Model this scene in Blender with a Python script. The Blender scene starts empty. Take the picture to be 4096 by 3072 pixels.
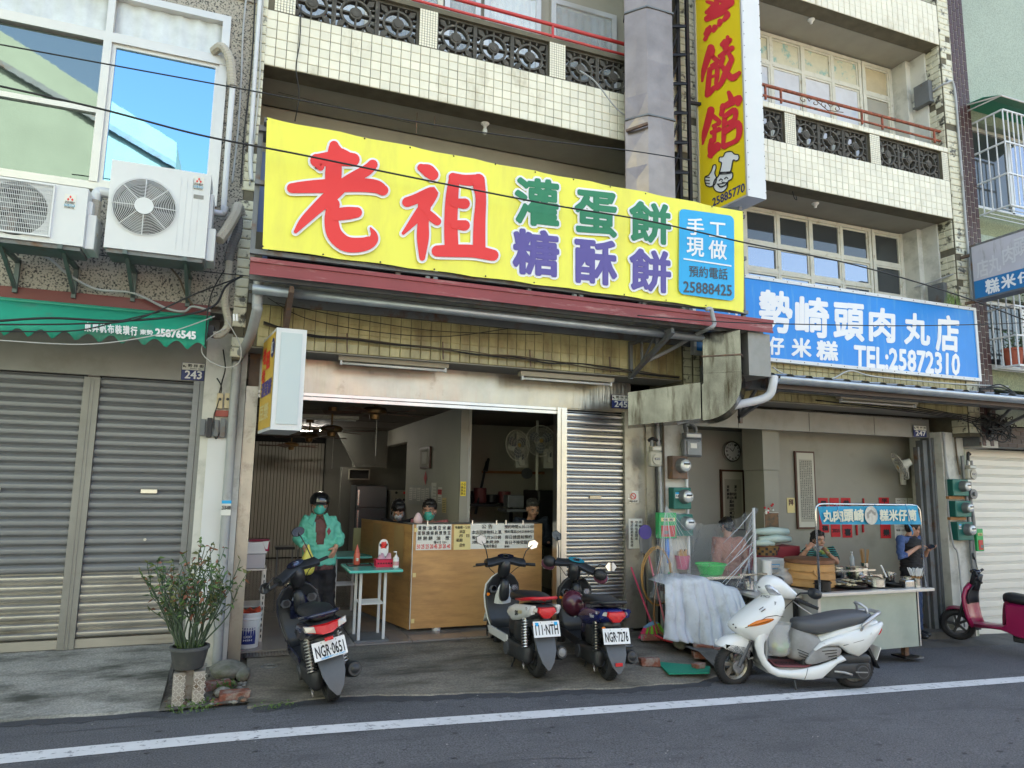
import bpy,bmesh,math,random
from mathutils import Vector,Matrix,Euler
random.seed(7)
SC=bpy.context.scene
C=SC.collection
# ---------------------------------------------------------------- camera, sky, sun, exposure
YAW,PIT,ROL,FPX,H=math.radians(20.7885),math.radians(8.1695),math.radians(0.9077),2806.0,1.75
FW=Vector((math.sin(YAW)*math.cos(PIT),math.cos(YAW)*math.cos(PIT),math.sin(PIT)))
RT0=Vector((math.cos(YAW),-math.sin(YAW),0))
UP0=RT0.cross(FW)
RT=RT0*math.cos(ROL)+UP0*math.sin(ROL)
UP=-RT0*math.sin(ROL)+UP0*math.cos(ROL)
cd=bpy.data.cameras.new('camera')
cam=bpy.data.objects.new('camera',cd)
C.objects.link(cam)
SC.camera=cam
m3=Matrix((RT,UP,-FW)).transposed()
cam.matrix_world=Matrix.Translation((0,0,H))@m3.to_4x4()
cd.sensor_width=36
cd.lens=36*FPX/4096
cd.clip_end=500
SUN_EL,SUN_AZ=math.radians(50),math.radians(12)  # sun stands behind the shophouses
wd=bpy.data.worlds.new('World')
SC.world=wd
wd.use_nodes=True
nt=wd.node_tree
bg=nt.nodes['Background']
sky=nt.nodes.new('ShaderNodeTexSky')
sky.sky_type='NISHITA'
sky.sun_disc=False
sky.sun_elevation=SUN_EL
sky.sun_rotation=SUN_AZ
sky.air_density=1.0
sky.dust_density=2.5
sky.ozone_density=1.0
tint=nt.nodes.new('ShaderNodeVectorMath')
tint.operation='MULTIPLY'
tint.inputs[1].default_value=(1.12,1.0,.84)
nt.links.new(sky.outputs[0],tint.inputs[0])
nt.links.new(tint.outputs[0],bg.inputs[0])
bg.inputs[1].default_value=0.12
sl=bpy.data.lights.new('sun','SUN')
sl.energy=5.0
sl.angle=math.radians(0.5)
sl.color=(1,.95,.86)
so=bpy.data.objects.new('sun',sl)
C.objects.link(so)
so.location=(0,0,30)
sv=Vector((math.sin(SUN_AZ)*math.cos(SUN_EL),math.cos(SUN_AZ)*math.cos(SUN_EL),math.sin(SUN_EL)))
so.rotation_euler=sv.to_track_quat('Z','Y').to_euler()
SC.view_settings.view_transform='Standard'
SC.view_settings.look='None'
SC.view_settings.exposure=2.6
SC.view_settings.gamma=1
SC.cycles.use_denoising=True
SC.cycles.max_bounces=8
SC.cycles.diffuse_bounces=5
SC.cycles.transparent_max_bounces=16
SC.cycles.sample_clamp_indirect=6
SC.cycles.caustics_reflective=False
SC.cycles.caustics_refractive=False
# ---------------------------------------------------------------- measuring helpers
def ray(x,y):
 return(x-2048)*RT-(y-1536)*UP+FPX*FW
def W(x,y,Y):  # where the sight line meets the upright plane Y
 d=ray(x,y)
 return Vector((0,0,H))+d*(Y/d.y)
def G(x,y,z=0.0):  # where it meets the level z
 d=ray(x,y)
 return Vector((0,0,H))+d*((z-H)/d.z)
def rect(x0,y0,x1,y1,Y):
 a,b=W(x0,y0,Y),W(x1,y1,Y)
 return a.x,b.x,b.z,a.z  # X0 X1 Z0 Z1
def gz(x):  # the street falls gently to the right
 return-0.036*x*x/(x+.6) if x>0 else 0.0
F,S=7.15,7.6
# ---------------------------------------------------------------- mesh builder
WORLD=True  # False while parts are written in their thing's own frame
def TR(x=0,y=0,z=0,rx=0,ry=0,rz=0,s=1):
 return Matrix.Translation((x,y,z))@Euler((rx,ry,rz)).to_matrix().to_4x4()@Matrix.Scale(s,4)
def setcol(o,parent):
 C.objects.link(o)
 if parent:
  o.parent=parent
def base_of(o):
 v=Vector((0,0,0))
 while o:
  v+=o.location
  o=o.parent
 return v
class MB:
 def __init__(s,M=None):
  s.v,s.f,s.m,s.cur,s.M=[],[],[],0,M
 def add(s,vs,fs,M=None):
  n=len(s.v)
  for p in vs:
   p=Vector(p)
   if M is not None:
    p=M@p
   if s.M is not None:
    p=s.M@p
   s.v.append(p)
  for f in fs:
   s.f.append([i+n for i in f])
   s.m.append(s.cur)
  return s
 def box(s,x0,x1,y0,y1,z0,z1,M=None):
  return s.add([(x0,y0,z0),(x1,y0,z0),(x1,y1,z0),(x0,y1,z0),(x0,y0,z1),(x1,y0,z1),(x1,y1,z1),(x0,y1,z1)],
  [(0,3,2,1),(4,5,6,7),(0,1,5,4),(1,2,6,5),(2,3,7,6),(3,0,4,7)],M)
 def cbox(s,c,d,M=None):
  return s.box(c[0]-d[0]/2,c[0]+d[0]/2,c[1]-d[1]/2,c[1]+d[1]/2,c[2]-d[2]/2,c[2]+d[2]/2,M)
 def bar(s,a,b,w,h=None,up=(0,0,1)):
  a,b=Vector(a),Vector(b)
  h=h or w
  d=(b-a)
  L=d.length
  d.normalize()
  up=Vector(up)
  if abs(d.dot(up))>.98:
   up=Vector((0,1,0))
  r=d.cross(up).normalized()
  u=r.cross(d)
  mm=Matrix((r,d,u)).transposed().to_4x4()
  return s.box(-w/2,w/2,0,L,-h/2,h/2,Matrix.Translation(a)@mm)
 def rings(s,rr,closed=False,caps=True,M=None):
  n=len(rr[0])
  vs=[p for r in rr for p in r]
  fs=[]
  k=len(rr)
  for i in range(k if closed else k-1):
   j=(i+1)%k
   for a in range(n):
    b=(a+1)%n
    fs.append((i*n+a,i*n+b,j*n+b,j*n+a))
  if caps and not closed:
   fs.append(tuple(range(n-1,-1,-1)))
   fs.append(tuple((k-1)*n+a for a in range(n)))
  return s.add(vs,fs,M)
 def tube(s,pts,r,n=8,closed=False,caps=True,M=None,flat=1.0):
  pts=[Vector(p) for p in pts]
  k=len(pts)
  rr=[]
  nrm=None
  for i,p in enumerate(pts):
   if closed:
    t=pts[(i+1)%k]-pts[i-1]
   else:
    t=pts[min(i+1,k-1)]-pts[max(i-1,0)]
   if t.length<1e-9:
    t=Vector((0,0,1))
   t.normalize()
   if nrm is None:
    nrm=t.orthogonal().normalized()
   else:
    nrm=(nrm-t*nrm.dot(t))
    nrm=nrm.normalized() if nrm.length>1e-6 else t.orthogonal().normalized()
   bn=t.cross(nrm)
   ra=r[i] if isinstance(r,(list,tuple)) else r
   rr.append([p+nrm*ra*math.cos(2*math.pi*a/n)+bn*ra*flat*math.sin(2*math.pi*a/n) for a in range(n)])
  return s.rings(rr,closed,caps,M)
 def cyl(s,a,b,r,r2=None,n=12):
  return s.tube([a,b],[r,r if r2 is None else r2],n)
 def lathe(s,prof,n=16,M=None,caps=True):
  rr=[[(r*math.cos(2*math.pi*a/n),r*math.sin(2*math.pi*a/n),z) for a in range(n)] for r,z in prof]
  return s.rings(rr,False,caps,M)
 def ell(s,c,r,nu=16,nv=10,M=None):
  rr=[]
  for i in range(nv+1):
   t=-math.pi/2+math.pi*i/nv
   k=max(math.cos(t),.02)
   rr.append([(c[0]+r[0]*k*math.cos(2*math.pi*a/nu),c[1]+r[1]*k*math.sin(2*math.pi*a/nu),c[2]+r[2]*math.sin(t)) for a in range(nu)])
  return s.rings(rr,False,True,M)
 def prism(s,poly,y0,y1,M=None):  # poly in (x, z)
  n=len(poly)
  vs=[(p[0],y0,p[1]) for p in poly]+[(p[0],y1,p[1]) for p in poly]
  fs=[tuple(range(n)),tuple(range(2*n-1,n-1,-1))]
  for i in range(n):
   j=(i+1)%n
   fs.append((i,i+n,j+n,j))
  return s.add(vs,fs,M)
 def poly(s,pts,M=None):
  return s.add(pts,[tuple(range(len(pts)))],M)
 def grid(s,P,M=None):  # P[i][j] points
  a,b=len(P),len(P[0])
  return s.add([p for r in P for p in r],[(i*b+j,i*b+j+1,(i+1)*b+j+1,(i+1)*b+j) for i in range(a-1) for j in range(b-1)],M)
 def build(s,name,mat,parent=None,smooth=False,bevel=0,sub=0,world=None,solid=0,ang=40,recenter=True):
  me=bpy.data.meshes.new(name)
  v=s.v
  off=Vector((0,0,0))
  if parent is None and recenter and v:
   off=Vector(((min(p.x for p in v)+max(p.x for p in v))/2,(min(p.y for p in v)+max(p.y for p in v))/2,min(p.z for p in v)))
   v=[p-off for p in v]
  me.from_pydata([tuple(p) for p in v],[],s.f)
  mats=mat if isinstance(mat,(list,tuple)) else[mat]
  for m in mats:
   me.materials.append(m)
  if len(mats)>1:
   me.polygons.foreach_set('material_index',s.m)
  bm=bmesh.new()
  bm.from_mesh(me)
  bmesh.ops.recalc_face_normals(bm,faces=bm.faces)
  bm.to_mesh(me)
  bm.free()
  if smooth:
   me.polygons.foreach_set('use_smooth',[True]*len(me.polygons))
   if smooth=='auto':
    try:
     me.set_sharp_from_angle(angle=math.radians(ang))
    except Exception:
     pass
  o=bpy.data.objects.new(name,me)
  setcol(o,parent)
  if parent is None:
   o.location=off
  elif WORLD if world is None else world:
   o.location=-base_of(parent)
  if solid:
   q=o.modifiers.new('solid','SOLIDIFY')
   q.thickness=solid
   q.offset=0
  if bevel:
   q=o.modifiers.new('bevel','BEVEL')
   q.width=bevel
   q.segments=2
   q.limit_method='ANGLE'
   q.harden_normals=False
  if sub:
   q=o.modifiers.new('sub','SUBSURF')
   q.levels=q.render_levels=sub
  return o
def inst(o,loc=None,rot=None,parent=None,scale=None,name=None):  # a copy sharing mesh data, in world coordinates
 c=o.copy()
 if name:
  c.name=name
 c.parent=None
 setcol(c,parent)
 if loc is not None:
  c.location=Vector(loc)-(base_of(parent) if parent else Vector((0,0,0)))
 if rot is not None:
  c.rotation_euler=rot
 if scale is not None:
  c.scale=scale
 return c
def piece(mesh,name,loc,parent=None,rot=None,scale=None):
 o=bpy.data.objects.new(name,mesh)
 setcol(o,parent)
 o.location=Vector(loc)-(base_of(parent) if parent else Vector((0,0,0)))
 if rot is not None:
  o.rotation_euler=rot
 if scale is not None:
  o.scale=scale
 return o
def tag(o,label=None,cat=None,group=None,kind=None):
 if label:o['label']=label
 if cat:o['category']=cat
 if group:o['group']=group
 if kind:o['kind']=kind
 return o
def thing(name,label,cat,loc=(0,0,0),rz=0,group=None,rot=None):
 o=bpy.data.objects.new(name,None)
 C.objects.link(o)
 o.empty_display_size=.1
 o.location=loc
 o.rotation_euler=rot or(0,0,rz)
 return tag(o,label,cat,group)
def struct(o):
 o['kind']='structure'
 return o
def stuff(o):
 o['kind']='stuff'
 return o
 # ---------------------------------------------------------------- materials
MATS={}
def mat(name,col,rough=.6,metal=0,var=0,vs=3.0,bst=None,dirt=None,ds=1.5,dthr=.55,dw=.12,bump=0,bs=40,rnd=0,spec=.5,alpha=1,emit=0,wave=None,
trans=0,coord='Position',stretch=None,coat=0,fine=0,fs=150):
 if name in MATS:return MATS[name]
 m=bpy.data.materials.new(name)
 m.use_nodes=True
 N,L=m.node_tree.nodes,m.node_tree.links
 b=N['Principled BSDF']
 b.inputs['Roughness'].default_value=rough
 b.inputs['Metallic'].default_value=metal
 b.inputs['Specular IOR Level'].default_value=spec
 b.inputs['Alpha'].default_value=alpha
 b.inputs['Transmission Weight'].default_value=trans
 if coat:
  b.inputs['Coat Weight'].default_value=coat
  b.inputs['Coat Roughness'].default_value=.05
 c4=(*col,1)
 b.inputs['Base Color'].default_value=c4
 if emit:
  b.inputs['Emission Color'].default_value=c4
  b.inputs['Emission Strength'].default_value=emit
 src=None
 def coordn(st=None):
  if coord=='Position':
   g=N.new('ShaderNodeNewGeometry'); o=g.outputs['Position']
  else:
   g=N.new('ShaderNodeTexCoord'); o=g.outputs['Object']
  if st:
   mp=N.new('ShaderNodeMapping'); mp.inputs['Scale'].default_value=st
   L.new(o,mp.inputs[0]); o=mp.outputs[0]
  return o
 def noise(scale,detail=4,st=None,rough_=.6):
  n=N.new('ShaderNodeTexNoise'); n.inputs['Scale'].default_value=scale; n.inputs['Detail'].default_value=detail
  n.inputs['Roughness'].default_value=rough_
  L.new(coordn(st),n.inputs['Vector']); return n.outputs['Fac']
 def mul(colsock,facsock,lo,hi,a=.25,bb=.75):
  r=N.new('ShaderNodeMapRange'); r.inputs[1].default_value=a; r.inputs[2].default_value=bb
  r.inputs[3].default_value=lo; r.inputs[4].default_value=hi
  L.new(facsock,r.inputs[0])
  h=N.new('ShaderNodeVectorMath'); h.operation='SCALE'
  L.new(colsock,h.inputs[0]); L.new(r.outputs[0],h.inputs['Scale']); return h.outputs[0]
 if var or dirt or rnd or fine:
  rgb=N.new('ShaderNodeRGB'); rgb.outputs[0].default_value=c4; src=rgb.outputs[0]
  if rnd:
   oi=N.new('ShaderNodeObjectInfo'); src=mul(src,oi.outputs['Random'],1-rnd,1+rnd*.6,0,1)
  if var:src=mul(src,noise(vs),1-var,1+var*.7)
  if fine:src=mul(src,noise(fs,2),1-fine,1+fine,.35,.65)
  if dirt:
   r=N.new('ShaderNodeMapRange'); r.inputs[1].default_value=dthr-dw; r.inputs[2].default_value=dthr+dw
   L.new(noise(ds,7,stretch,.65),r.inputs[0])
   mx=N.new('ShaderNodeMix'); mx.data_type='RGBA'
   L.new(r.outputs[0],mx.inputs[0]); L.new(src,mx.inputs[6]); mx.inputs[7].default_value=(*dirt,1); src=mx.outputs[2]
  L.new(src,b.inputs['Base Color'])
 if bump:
  bn=N.new('ShaderNodeBump'); bn.inputs['Strength'].default_value=bump; bn.inputs['Distance'].default_value=.02
  L.new(noise(bs,3 if bst else 5,bst),bn.inputs['Height']); L.new(bn.outputs[0],b.inputs['Normal'])
 MATS[name]=m
 return m
CREAM=(.78,.74,.60)
mat('tile',CREAM,.28,rnd=.08,var=.1,vs=2,dirt=(.33,.27,.14),ds=2.2,dthr=.70,dw=.12,stretch=(1,1,.5))
mat('tile_low',(.55,.49,.25),.35,rnd=.12,var=.2,vs=5,dirt=(.16,.11,.045),ds=2.6,dthr=.60,dw=.2,stretch=(1.6,1,.5))
mat('tile_old',(.66,.63,.48),.4,rnd=.1,var=.15,vs=4,dirt=(.07,.065,.05),ds=7,dthr=.58,dw=.04)
mat('grout',(.13,.115,.08),.9,var=.3,vs=6)
mat('grout_dark2',(.075,.06,.04),.9,var=.3,vs=6)
mat('stucco',(.38,.35,.30),.95,var=.12,vs=1.5,dirt=(.05,.05,.05),ds=55,dthr=.55,dw=.04,bump=.6,bs=60)
mat('concrete',(.33,.32,.29),.9,var=.25,vs=2,dirt=(.06,.062,.05),ds=2.3,dthr=.56,dw=.12,bump=.35,bs=25,fine=.22,fs=60,stretch=(.7,2.0,1))
mat('concrete_brown',(.21,.19,.155),.68,var=.3,vs=1.3,dirt=(.07,.065,.05),ds=2.2,dthr=.55,dw=.10,bump=.4,bs=24,fine=.25,fs=50,stretch=(.6,1.8,1))
mat('concrete_dark',(.13,.125,.115),.85,var=.35,vs=1.3,dirt=(.04,.04,.037),ds=1.6,dthr=.55,dw=.14,bump=.4,bs=18,fine=.2)
mat('asphalt',(.112,.113,.121),.85,var=.18,vs=1.1,bump=.7,bs=75,fine=.42,fs=85,dirt=(.06,.062,.068),ds=1.6,dthr=.62,dw=.10,stretch=(.5,1.6,1))
mat('asphalt_dark',(.06,.062,.07),.85,var=.25,vs=2.5,bump=.6,bs=120,fine=.25,fs=170)
mat('roadpaint',(.66,.66,.66),.7,var=.1,vs=6,dirt=(.2,.2,.21),ds=17,dthr=.62,dw=.06)
mat('white_wall',(.62,.61,.56),.8,var=.12,vs=2,dirt=(.33,.33,.29),ds=3,dthr=.62,dw=.12,bump=.1,bs=12)
mat('soffit',(.34,.325,.28),.85,var=.12,vs=2.5,dirt=(.35,.32,.27),ds=1.6,dthr=.62,dw=.1)
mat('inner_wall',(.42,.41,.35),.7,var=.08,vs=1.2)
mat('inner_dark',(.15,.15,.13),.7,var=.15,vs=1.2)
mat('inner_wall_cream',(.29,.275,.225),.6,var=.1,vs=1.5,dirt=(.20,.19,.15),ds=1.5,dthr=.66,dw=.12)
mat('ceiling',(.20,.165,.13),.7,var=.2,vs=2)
mat('floor_tile',(.24,.22,.21),.12,rnd=.05,var=.06,vs=3)
mat('steel',(.40,.365,.30),.30,.92,var=.2,vs=2.5,bump=.55,bs=2.2,bst=(3.2,1,.35),dirt=(.2,.17,.13),ds=4,dthr=.66,dw=.1)
mat('steel_bright',(.55,.54,.52),.28,1,var=.1,vs=4)
mat('steel_worn',(.42,.40,.35),.40,.7,var=.2,vs=3,dirt=(.22,.2,.17),ds=5,dthr=.64,dw=.1,bump=.4,bs=5,bst=(1,1,.3))
mat('steel_crumple',(.33,.265,.22),.33,.9,var=.25,vs=3,bump=.35,bs=4)
mat('duct',(.15,.15,.152),.22,.97,var=.5,vs=2.2,dirt=(.03,.024,.018),ds=3,dthr=.60,dw=.10,stretch=(3.4,3.4,.5),bump=.6,bs=3,bst=(1.5,1.5,.6))
mat('galv',(.46,.5,.54),.45,.7,var=.2,vs=4,dirt=(.3,.2,.14),ds=3,dthr=.72,dw=.05)
mat('shutter_grey',(.235,.24,.25),.5,.3,var=.12,vs=1.3,dirt=(.17,.17,.17),ds=3,dthr=.66,dw=.15,stretch=(.5,1,4))
mat('shutter_steel',(.46,.44,.41),.36,.8,var=.15,vs=2,dirt=(.22,.2,.17),ds=4,dthr=.66,dw=.15,stretch=(.4,1,4))
mat('shutter_white',(.72,.71,.65),.45,.1,var=.06,vs=1)
mat('panel_grey',(.25,.245,.23),.5,.4,var=.12,vs=2,dirt=(.2,.19,.17),ds=3,dthr=.62,dw=.12)
mat('panel_pale',(.48,.50,.47),.5,.2,var=.08,vs=2,dirt=(.3,.3,.27),ds=5,dthr=.66,dw=.08)
mat('alu',(.62,.60,.57),.4,.5,var=.06,vs=5)
mat('paint_frame',(.62,.60,.52),.6,var=.12,vs=7,dirt=(.34,.27,.18),ds=9,dthr=.66,dw=.08)
mat('red_paint',(.36,.03,.03),.45,var=.12,vs=3)
mat('fascia',(.25,.042,.045),.5,var=.2,vs=1.4,dirt=(.42,.22,.2),ds=6,dthr=.64,dw=.08,stretch=(.5,1,3))
mat('dark_red',(.12,.008,.008),.4)
mat('rail_red',(.52,.05,.05),.4,var=.1,vs=4)
mat('rail_rust',(.33,.09,.05),.7,var=.2,vs=9,dirt=(.11,.045,.025),ds=20,dthr=.55,dw=.08)
mat('rust',(.16,.11,.085),.85,var=.3,vs=6,dirt=(.26,.12,.05),ds=7,dthr=.6,dw=.08)
mat('grey_steel',(.17,.18,.19),.6,.3,var=.2,vs=4,dirt=(.15,.085,.05),ds=5,dthr=.62,dw=.08)
mat('black_steel',(.02,.02,.025),.5,.2)
mat('breeze',(.085,.08,.072),.95,var=.4,vs=10,dirt=(.22,.2,.17),ds=14,dthr=.66,dw=.1)
mat('glass_sky_tint',(.24,.47,.70),.015,1,bump=.012,bs=1.2)  # blue of the mirrored sky is put into the glass colour
mat('glass_green',(.20,.25,.25),.02,.95,bump=.02,bs=1.2)
mat('glass_dark',(.10,.11,.12),.03,.55,spec=.8,bump=.01,bs=1.5)
mat('glass_sky',(.30,.34,.42),.03,.8,spec=.8,bump=.02,bs=1.5)
mat('curtain',(.62,.66,.70),.8,var=.15,vs=8)
mat('dark',(.012,.012,.012),.8)
mat('black',(.02,.02,.02),.45)
mat('rubber',(.022,.022,.024),.75,bump=.3,bs=60,coord='Object')
mat('yellow',(.84,.80,.09),.5,var=.05,vs=1,dirt=(.70,.64,.10),ds=2.4,dthr=.64,dw=.15,stretch=(1.5,1,.3))
mat('yellow_sign',(.80,.60,.015),.35)
mat('yellow_old',(.66,.42,.06),.5,var=.1,vs=4)
mat('white',(.78,.78,.78),.5)
mat('white_metal',(.66,.67,.68),.4,var=.04,vs=3)
mat('pvc',(.62,.63,.65),.4,var=.08,vs=3)
mat('pvc_grey',(.36,.37,.38),.45,var=.15,vs=3,dirt=(.22,.2,.17),ds=5,dthr=.66,dw=.1)
mat('hose_beige',(.42,.39,.33),.7)
mat('paper',(.72,.71,.66),.8,var=.04,vs=10)
mat('paper_yellow',(.72,.60,.28),.8)
mat('red_text',(.74,.03,.025),.5)
mat('sign_red',(.65,.03,.045),.5)
mat('green_text',(.02,.20,.09),.5)
mat('violet_text',(.10,.075,.30),.5)
mat('blue_box',(.02,.37,.72),.5)
mat('blue_sign',(.004,.23,.70),.4,var=.08,vs=2,dirt=(.08,.33,.66),ds=5,dthr=.64,dw=.1,stretch=(3,1,.3))
mat('blue_dark',(.015,.03,.17),.4)
mat('navy_text',(.03,.035,.15),.5)
mat('grey_text',(.06,.07,.09),.6)
mat('ink',(.02,.02,.025),.8)
mat('white_text',(.80,.80,.82),.5)
mat('awning',(.012,.30,.19),.65,var=.15,vs=2,dirt=(.10,.16,.13),ds=1.6,dthr=.66,dw=.1)
mat('awning_green',(.02,.27,.17),.4,var=.1,vs=3)
mat('brown_brick',(.055,.022,.022),.5,rnd=.1,var=.3,vs=20)
mat('white_joint',(.5,.48,.44),.8)
mat('green_mosaic',(.30,.35,.28),.55,var=.1,vs=2,fine=.16,fs=45,bump=.2,bs=40)
mat('olive_mosaic',(.22,.24,.14),.7,var=.15,vs=2,fine=.25,fs=45,bump=.2,bs=40)
mat('cable',(.012,.012,.013),.6)
mat('cable_white',(.45,.45,.43),.6)
mat('cable_brown',(.10,.07,.04),.6)
mat('tube_lamp',(.72,.72,.70),.3)
mat('tube_lit',(1,.95,.85),.3,emit=22)
mat('wood_ply',(.54,.30,.115),.42,var=.2,vs=1.6,dirt=(.38,.20,.08),ds=2.6,dthr=.58,dw=.15,stretch=(1,1,6),coord='Object')
mat('skin',(.46,.25,.17),.5,var=.06,vs=12,coord='Object')
mat('hair',(.012,.01,.01),.45)
# ---------------------------------------------------------------- lettering
def glyph(s):
 c=bpy.data.curves.new('t','FONT')
 c.body=s
 c.size=1
 c.resolution_u=2
 o=bpy.data.objects.new('t',c)
 C.objects.link(o)
 dg=bpy.context.evaluated_depsgraph_get()
 m=bpy.data.meshes.new_from_object(o.evaluated_get(dg))
 vs=[(v.co.x,v.co.y) for v in m.vertices]
 fs=[tuple(p.vertices) for p in m.polygons]
 bpy.data.objects.remove(o)
 bpy.data.meshes.remove(m)
 return vs,fs
GC={}
def text(s,P,mt,parent,bold=.0,k=6,name='lettering',nrm=Vector((0,-1,0)),lift=.0015,outline=None,ow=.07,ok=10,mode='quad',spread=False,gap=None):
 """P: four corners TL TR BR BL; the string's box is fitted to them. Bold = copies shifted round a small circle, each a hair nearer."""
 key=(s,gap)
 if key not in GC:
  if gap:
   vs,fs=[],[]
   x=0
   for ch in s:
    if ch==' ':
     x+=gap; continue
    a,b=glyph(ch)
    n=len(vs)
    vs+=[(p[0]+x,p[1]) for p in a]
    fs+=[tuple(i+n for i in f) for f in b]
    x+=gap
   GC[key]=(vs,fs)
  else:
   GC[key]=glyph(s)
 vs,fs=GC[key]
 x0,x1=min(v[0] for v in vs),max(v[0] for v in vs)
 y0,y1=min(v[1] for v in vs),max(v[1] for v in vs)
 TL,TRr,BR,BL=[Vector(p) for p in P]
 def mp(x,y):
  u,v=(x-x0)/(x1-x0),(y-y0)/(y1-y0)
  return(BL*(1-u)+BR*u)*(1-v)+(TL*(1-u)+TRr*u)*v
 outs=[]
 for(mm,bb,kk,l0) in(((outline,bold+ow,ok,lift),) if outline else())+((mt,bold,k,lift+(.006 if outline else 0)),):
  mb=MB()
  cps=[(0,0)] if bb==0 else[(bb*math.cos(2*math.pi*i/kk),bb*math.sin(2*math.pi*i/kk)) for i in range(kk)]+([(0,0)] if bb>.03 else[])
  for i,(dx,dy) in enumerate(cps):
   mb.add([mp(v[0]+dx,v[1]+dy)+nrm*(l0+i*.00035) for v in vs],fs)
  outs.append(mb.build(name if mm is mt else 'letter_outline',mm,parent))
 return outs[-1]
def qpx(p,Y):
 return[W(x,y,Y) for x,y in p]
def box_px(x0,y0,x1,y1,Y):
 return[W(x0,y0,Y),W(x1,y0,Y),W(x1,y1,Y),W(x0,y1,Y)]
def rq(X0,X1,Y,Z0,Z1):
 return[Vector((X0,Y,Z1)),Vector((X1,Y,Z1)),Vector((X1,Y,Z0)),Vector((X0,Y,Z0))]
def strokes(sts,to_world,mt,parent,name,extra=0,lift=.002,nrm=Vector((0,-1,0))):
 """brush strokes: polylines with a radius at every point"""
 mb=MB()
 for si,st in enumerate(sts):
  pts=[]
  n=len(st)
  # smooth resample
  for i in range(n-1):
   p0,p1,p2,p3=st[max(i-1,0)],st[i],st[i+1],st[min(i+2,n-1)]
   for q in range(6):
    t=q/6
    pts.append(tuple(.5*((2*p1[c])+(-p0[c]+p2[c])*t+(2*p0[c]-5*p1[c]+4*p2[c]-p3[c])*t*t+(-p0[c]+3*p1[c]-3*p2[c]+p3[c])*t**3) for c in range(3)))
  pts.append(st[-1])
  left,right=[],[]
  for i,(x,y,r) in enumerate(pts):
   a,b=pts[max(i-1,0)],pts[min(i+1,len(pts)-1)]
   d=Vector((b[0]-a[0],b[1]-a[1]))
   d.normalize()
   nx,ny=-d.y,d.x
   r=max(r,1)+extra
   left.append((x+nx*r,y+ny*r)); right.append((x-nx*r,y-ny*r))
  l=lift+si*.0007
  for i in range(len(left)-1):
   mb.poly([to_world(*left[i])+nrm*(l+i*4e-5),to_world(*left[i+1])+nrm*(l+i*4e-5+4e-5),to_world(*right[i+1])+nrm*(l+i*4e-5+4e-5),to_world(*right[i])+nrm*(l+i*4e-5)])
  for e in(0,-1):
   x,y,r=pts[e]
   r=max(r,1)+extra
   mb.poly([to_world(x+r*math.cos(2*math.pi*a/14),y+r*math.sin(2*math.pi*a/14))+nrm*(l+.003) for a in range(14)])
 return mb.build(name,mt,parent)
def copy_tree(o,parent=None,loc=None,rot=None):
 kids=[k for k in bpy.data.objects if k.parent==o]
 c=o.copy()
 C.objects.link(c)
 c.parent=parent
 if loc is not None:c.location=loc
 if rot is not None:c.rotation_euler=rot
 for k in kids:
  copy_tree(k,c)
 return c
M_=MATS
# ---------------------------------------------------------------- the street
def sheet(name,xs,ys,zf,m,smooth=True):
 return struct(MB().grid([[(x,y,zf(x,y)) for y in ys] for x in xs]).build(name,m,smooth=smooth))
def fr(a,b,n):
 return[a+(b-a)*i/n for i in range(n+1)]
XS=fr(-60,-4,8)+fr(-3.6,12,52)+fr(13,90,12)
sheet('ground',[-200,0,200],[-200,0,60],lambda x,y:-3.4,M_['concrete_dark'])
sheet('road',XS,[-12,-6,-2,0,2,4,5,6.0,6.6,7.0,7.5,8.2],lambda x,y:gz(x)+(0 if y>-4 else .0),M_['asphalt'])
LN=[(-60,6.2),(-4,5.56),(-1.3,5.50),(.3,5.46),(2,5.45),(4,5.46),(7,5.5),(12,5.6),(90,8)]
def lerp(tab,x):
 for(a,b),(c,d) in zip(tab,tab[1:]):
  if x<=c:
   return b+(d-b)*(x-a)/(c-a)
 return tab[-1][1]
struct(MB().grid([[(x,lerp(LN,x)+o,gz(x)+.004) for o in(-.09,.09)] for x in XS]).build('road_line',M_['roadpaint']))
# concrete apron before the shutters, higher at the back, cut off square at its right side
rnd=random.Random(3)
EDL=[(-60,6.3),(-3,6.3),(-1.5,6.27),(-.5,6.19)]
P=[]
for x in fr(-6,-3,3)+fr(-2.6,-.47,14):
 e=lerp(EDL,x)+.015*math.sin(9*x)
 P.append([(x,e,-.01),(x,e+.03,.02),(x,e+.5,.09),(x,e+1.0,.17),(x,7.62,.215),(x,7.9,.22)])
mb=MB().grid(P)
e=P[-1]
mb.poly([e[0],e[1],e[2],e[3],e[4],e[5],(e[5][0],e[5][1],-.1),(e[0][0],e[0][1],-.1)])
struct(mb.build('concrete_apron',M_['concrete']))
# apron in front of the eatery
EDR=[(0,6.04),(.2,6.05),(.75,6.20),(2,6.06),(3.4,5.98),(4.2,6.02),(5.2,6.4),(6,6.9)]
P=[]
for x in fr(.16,5.3,46):
 e=lerp(EDR,x)+.018*math.sin(7*x)+.012*math.sin(23*x)
 g=gz(x)
 k=0 if x<3.9 else min(1,(x-3.9)/1.4)
 top=.085*(1-k)+(-.02)*k
 P.append([(x,e,g-.03),(x,e+.03,g+.016),(x,e+.4,g*.7+top*.35+.01),(x,e+.85,g*.35+top*.68),(x,7.5,top-.004),(x,7.66,top-.004)])
mb=MB().grid(P)
mb.poly([p for p in reversed(P[0])]+[(P[0][0][0],P[0][0][1],-.1),(P[0][-1][0],P[0][-1][1],-.1)])
struct(mb.build('eatery_apron',M_['concrete_brown'],smooth=False))
struct(MB().grid([[(x,y,gz(x)-.012+(.03 if y>7 else .006)) for y in(6.45,6.9,7.4,8.6)] for x in fr(5.3,16,20)]).build('pavement',M_['concrete_dark']))
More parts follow.
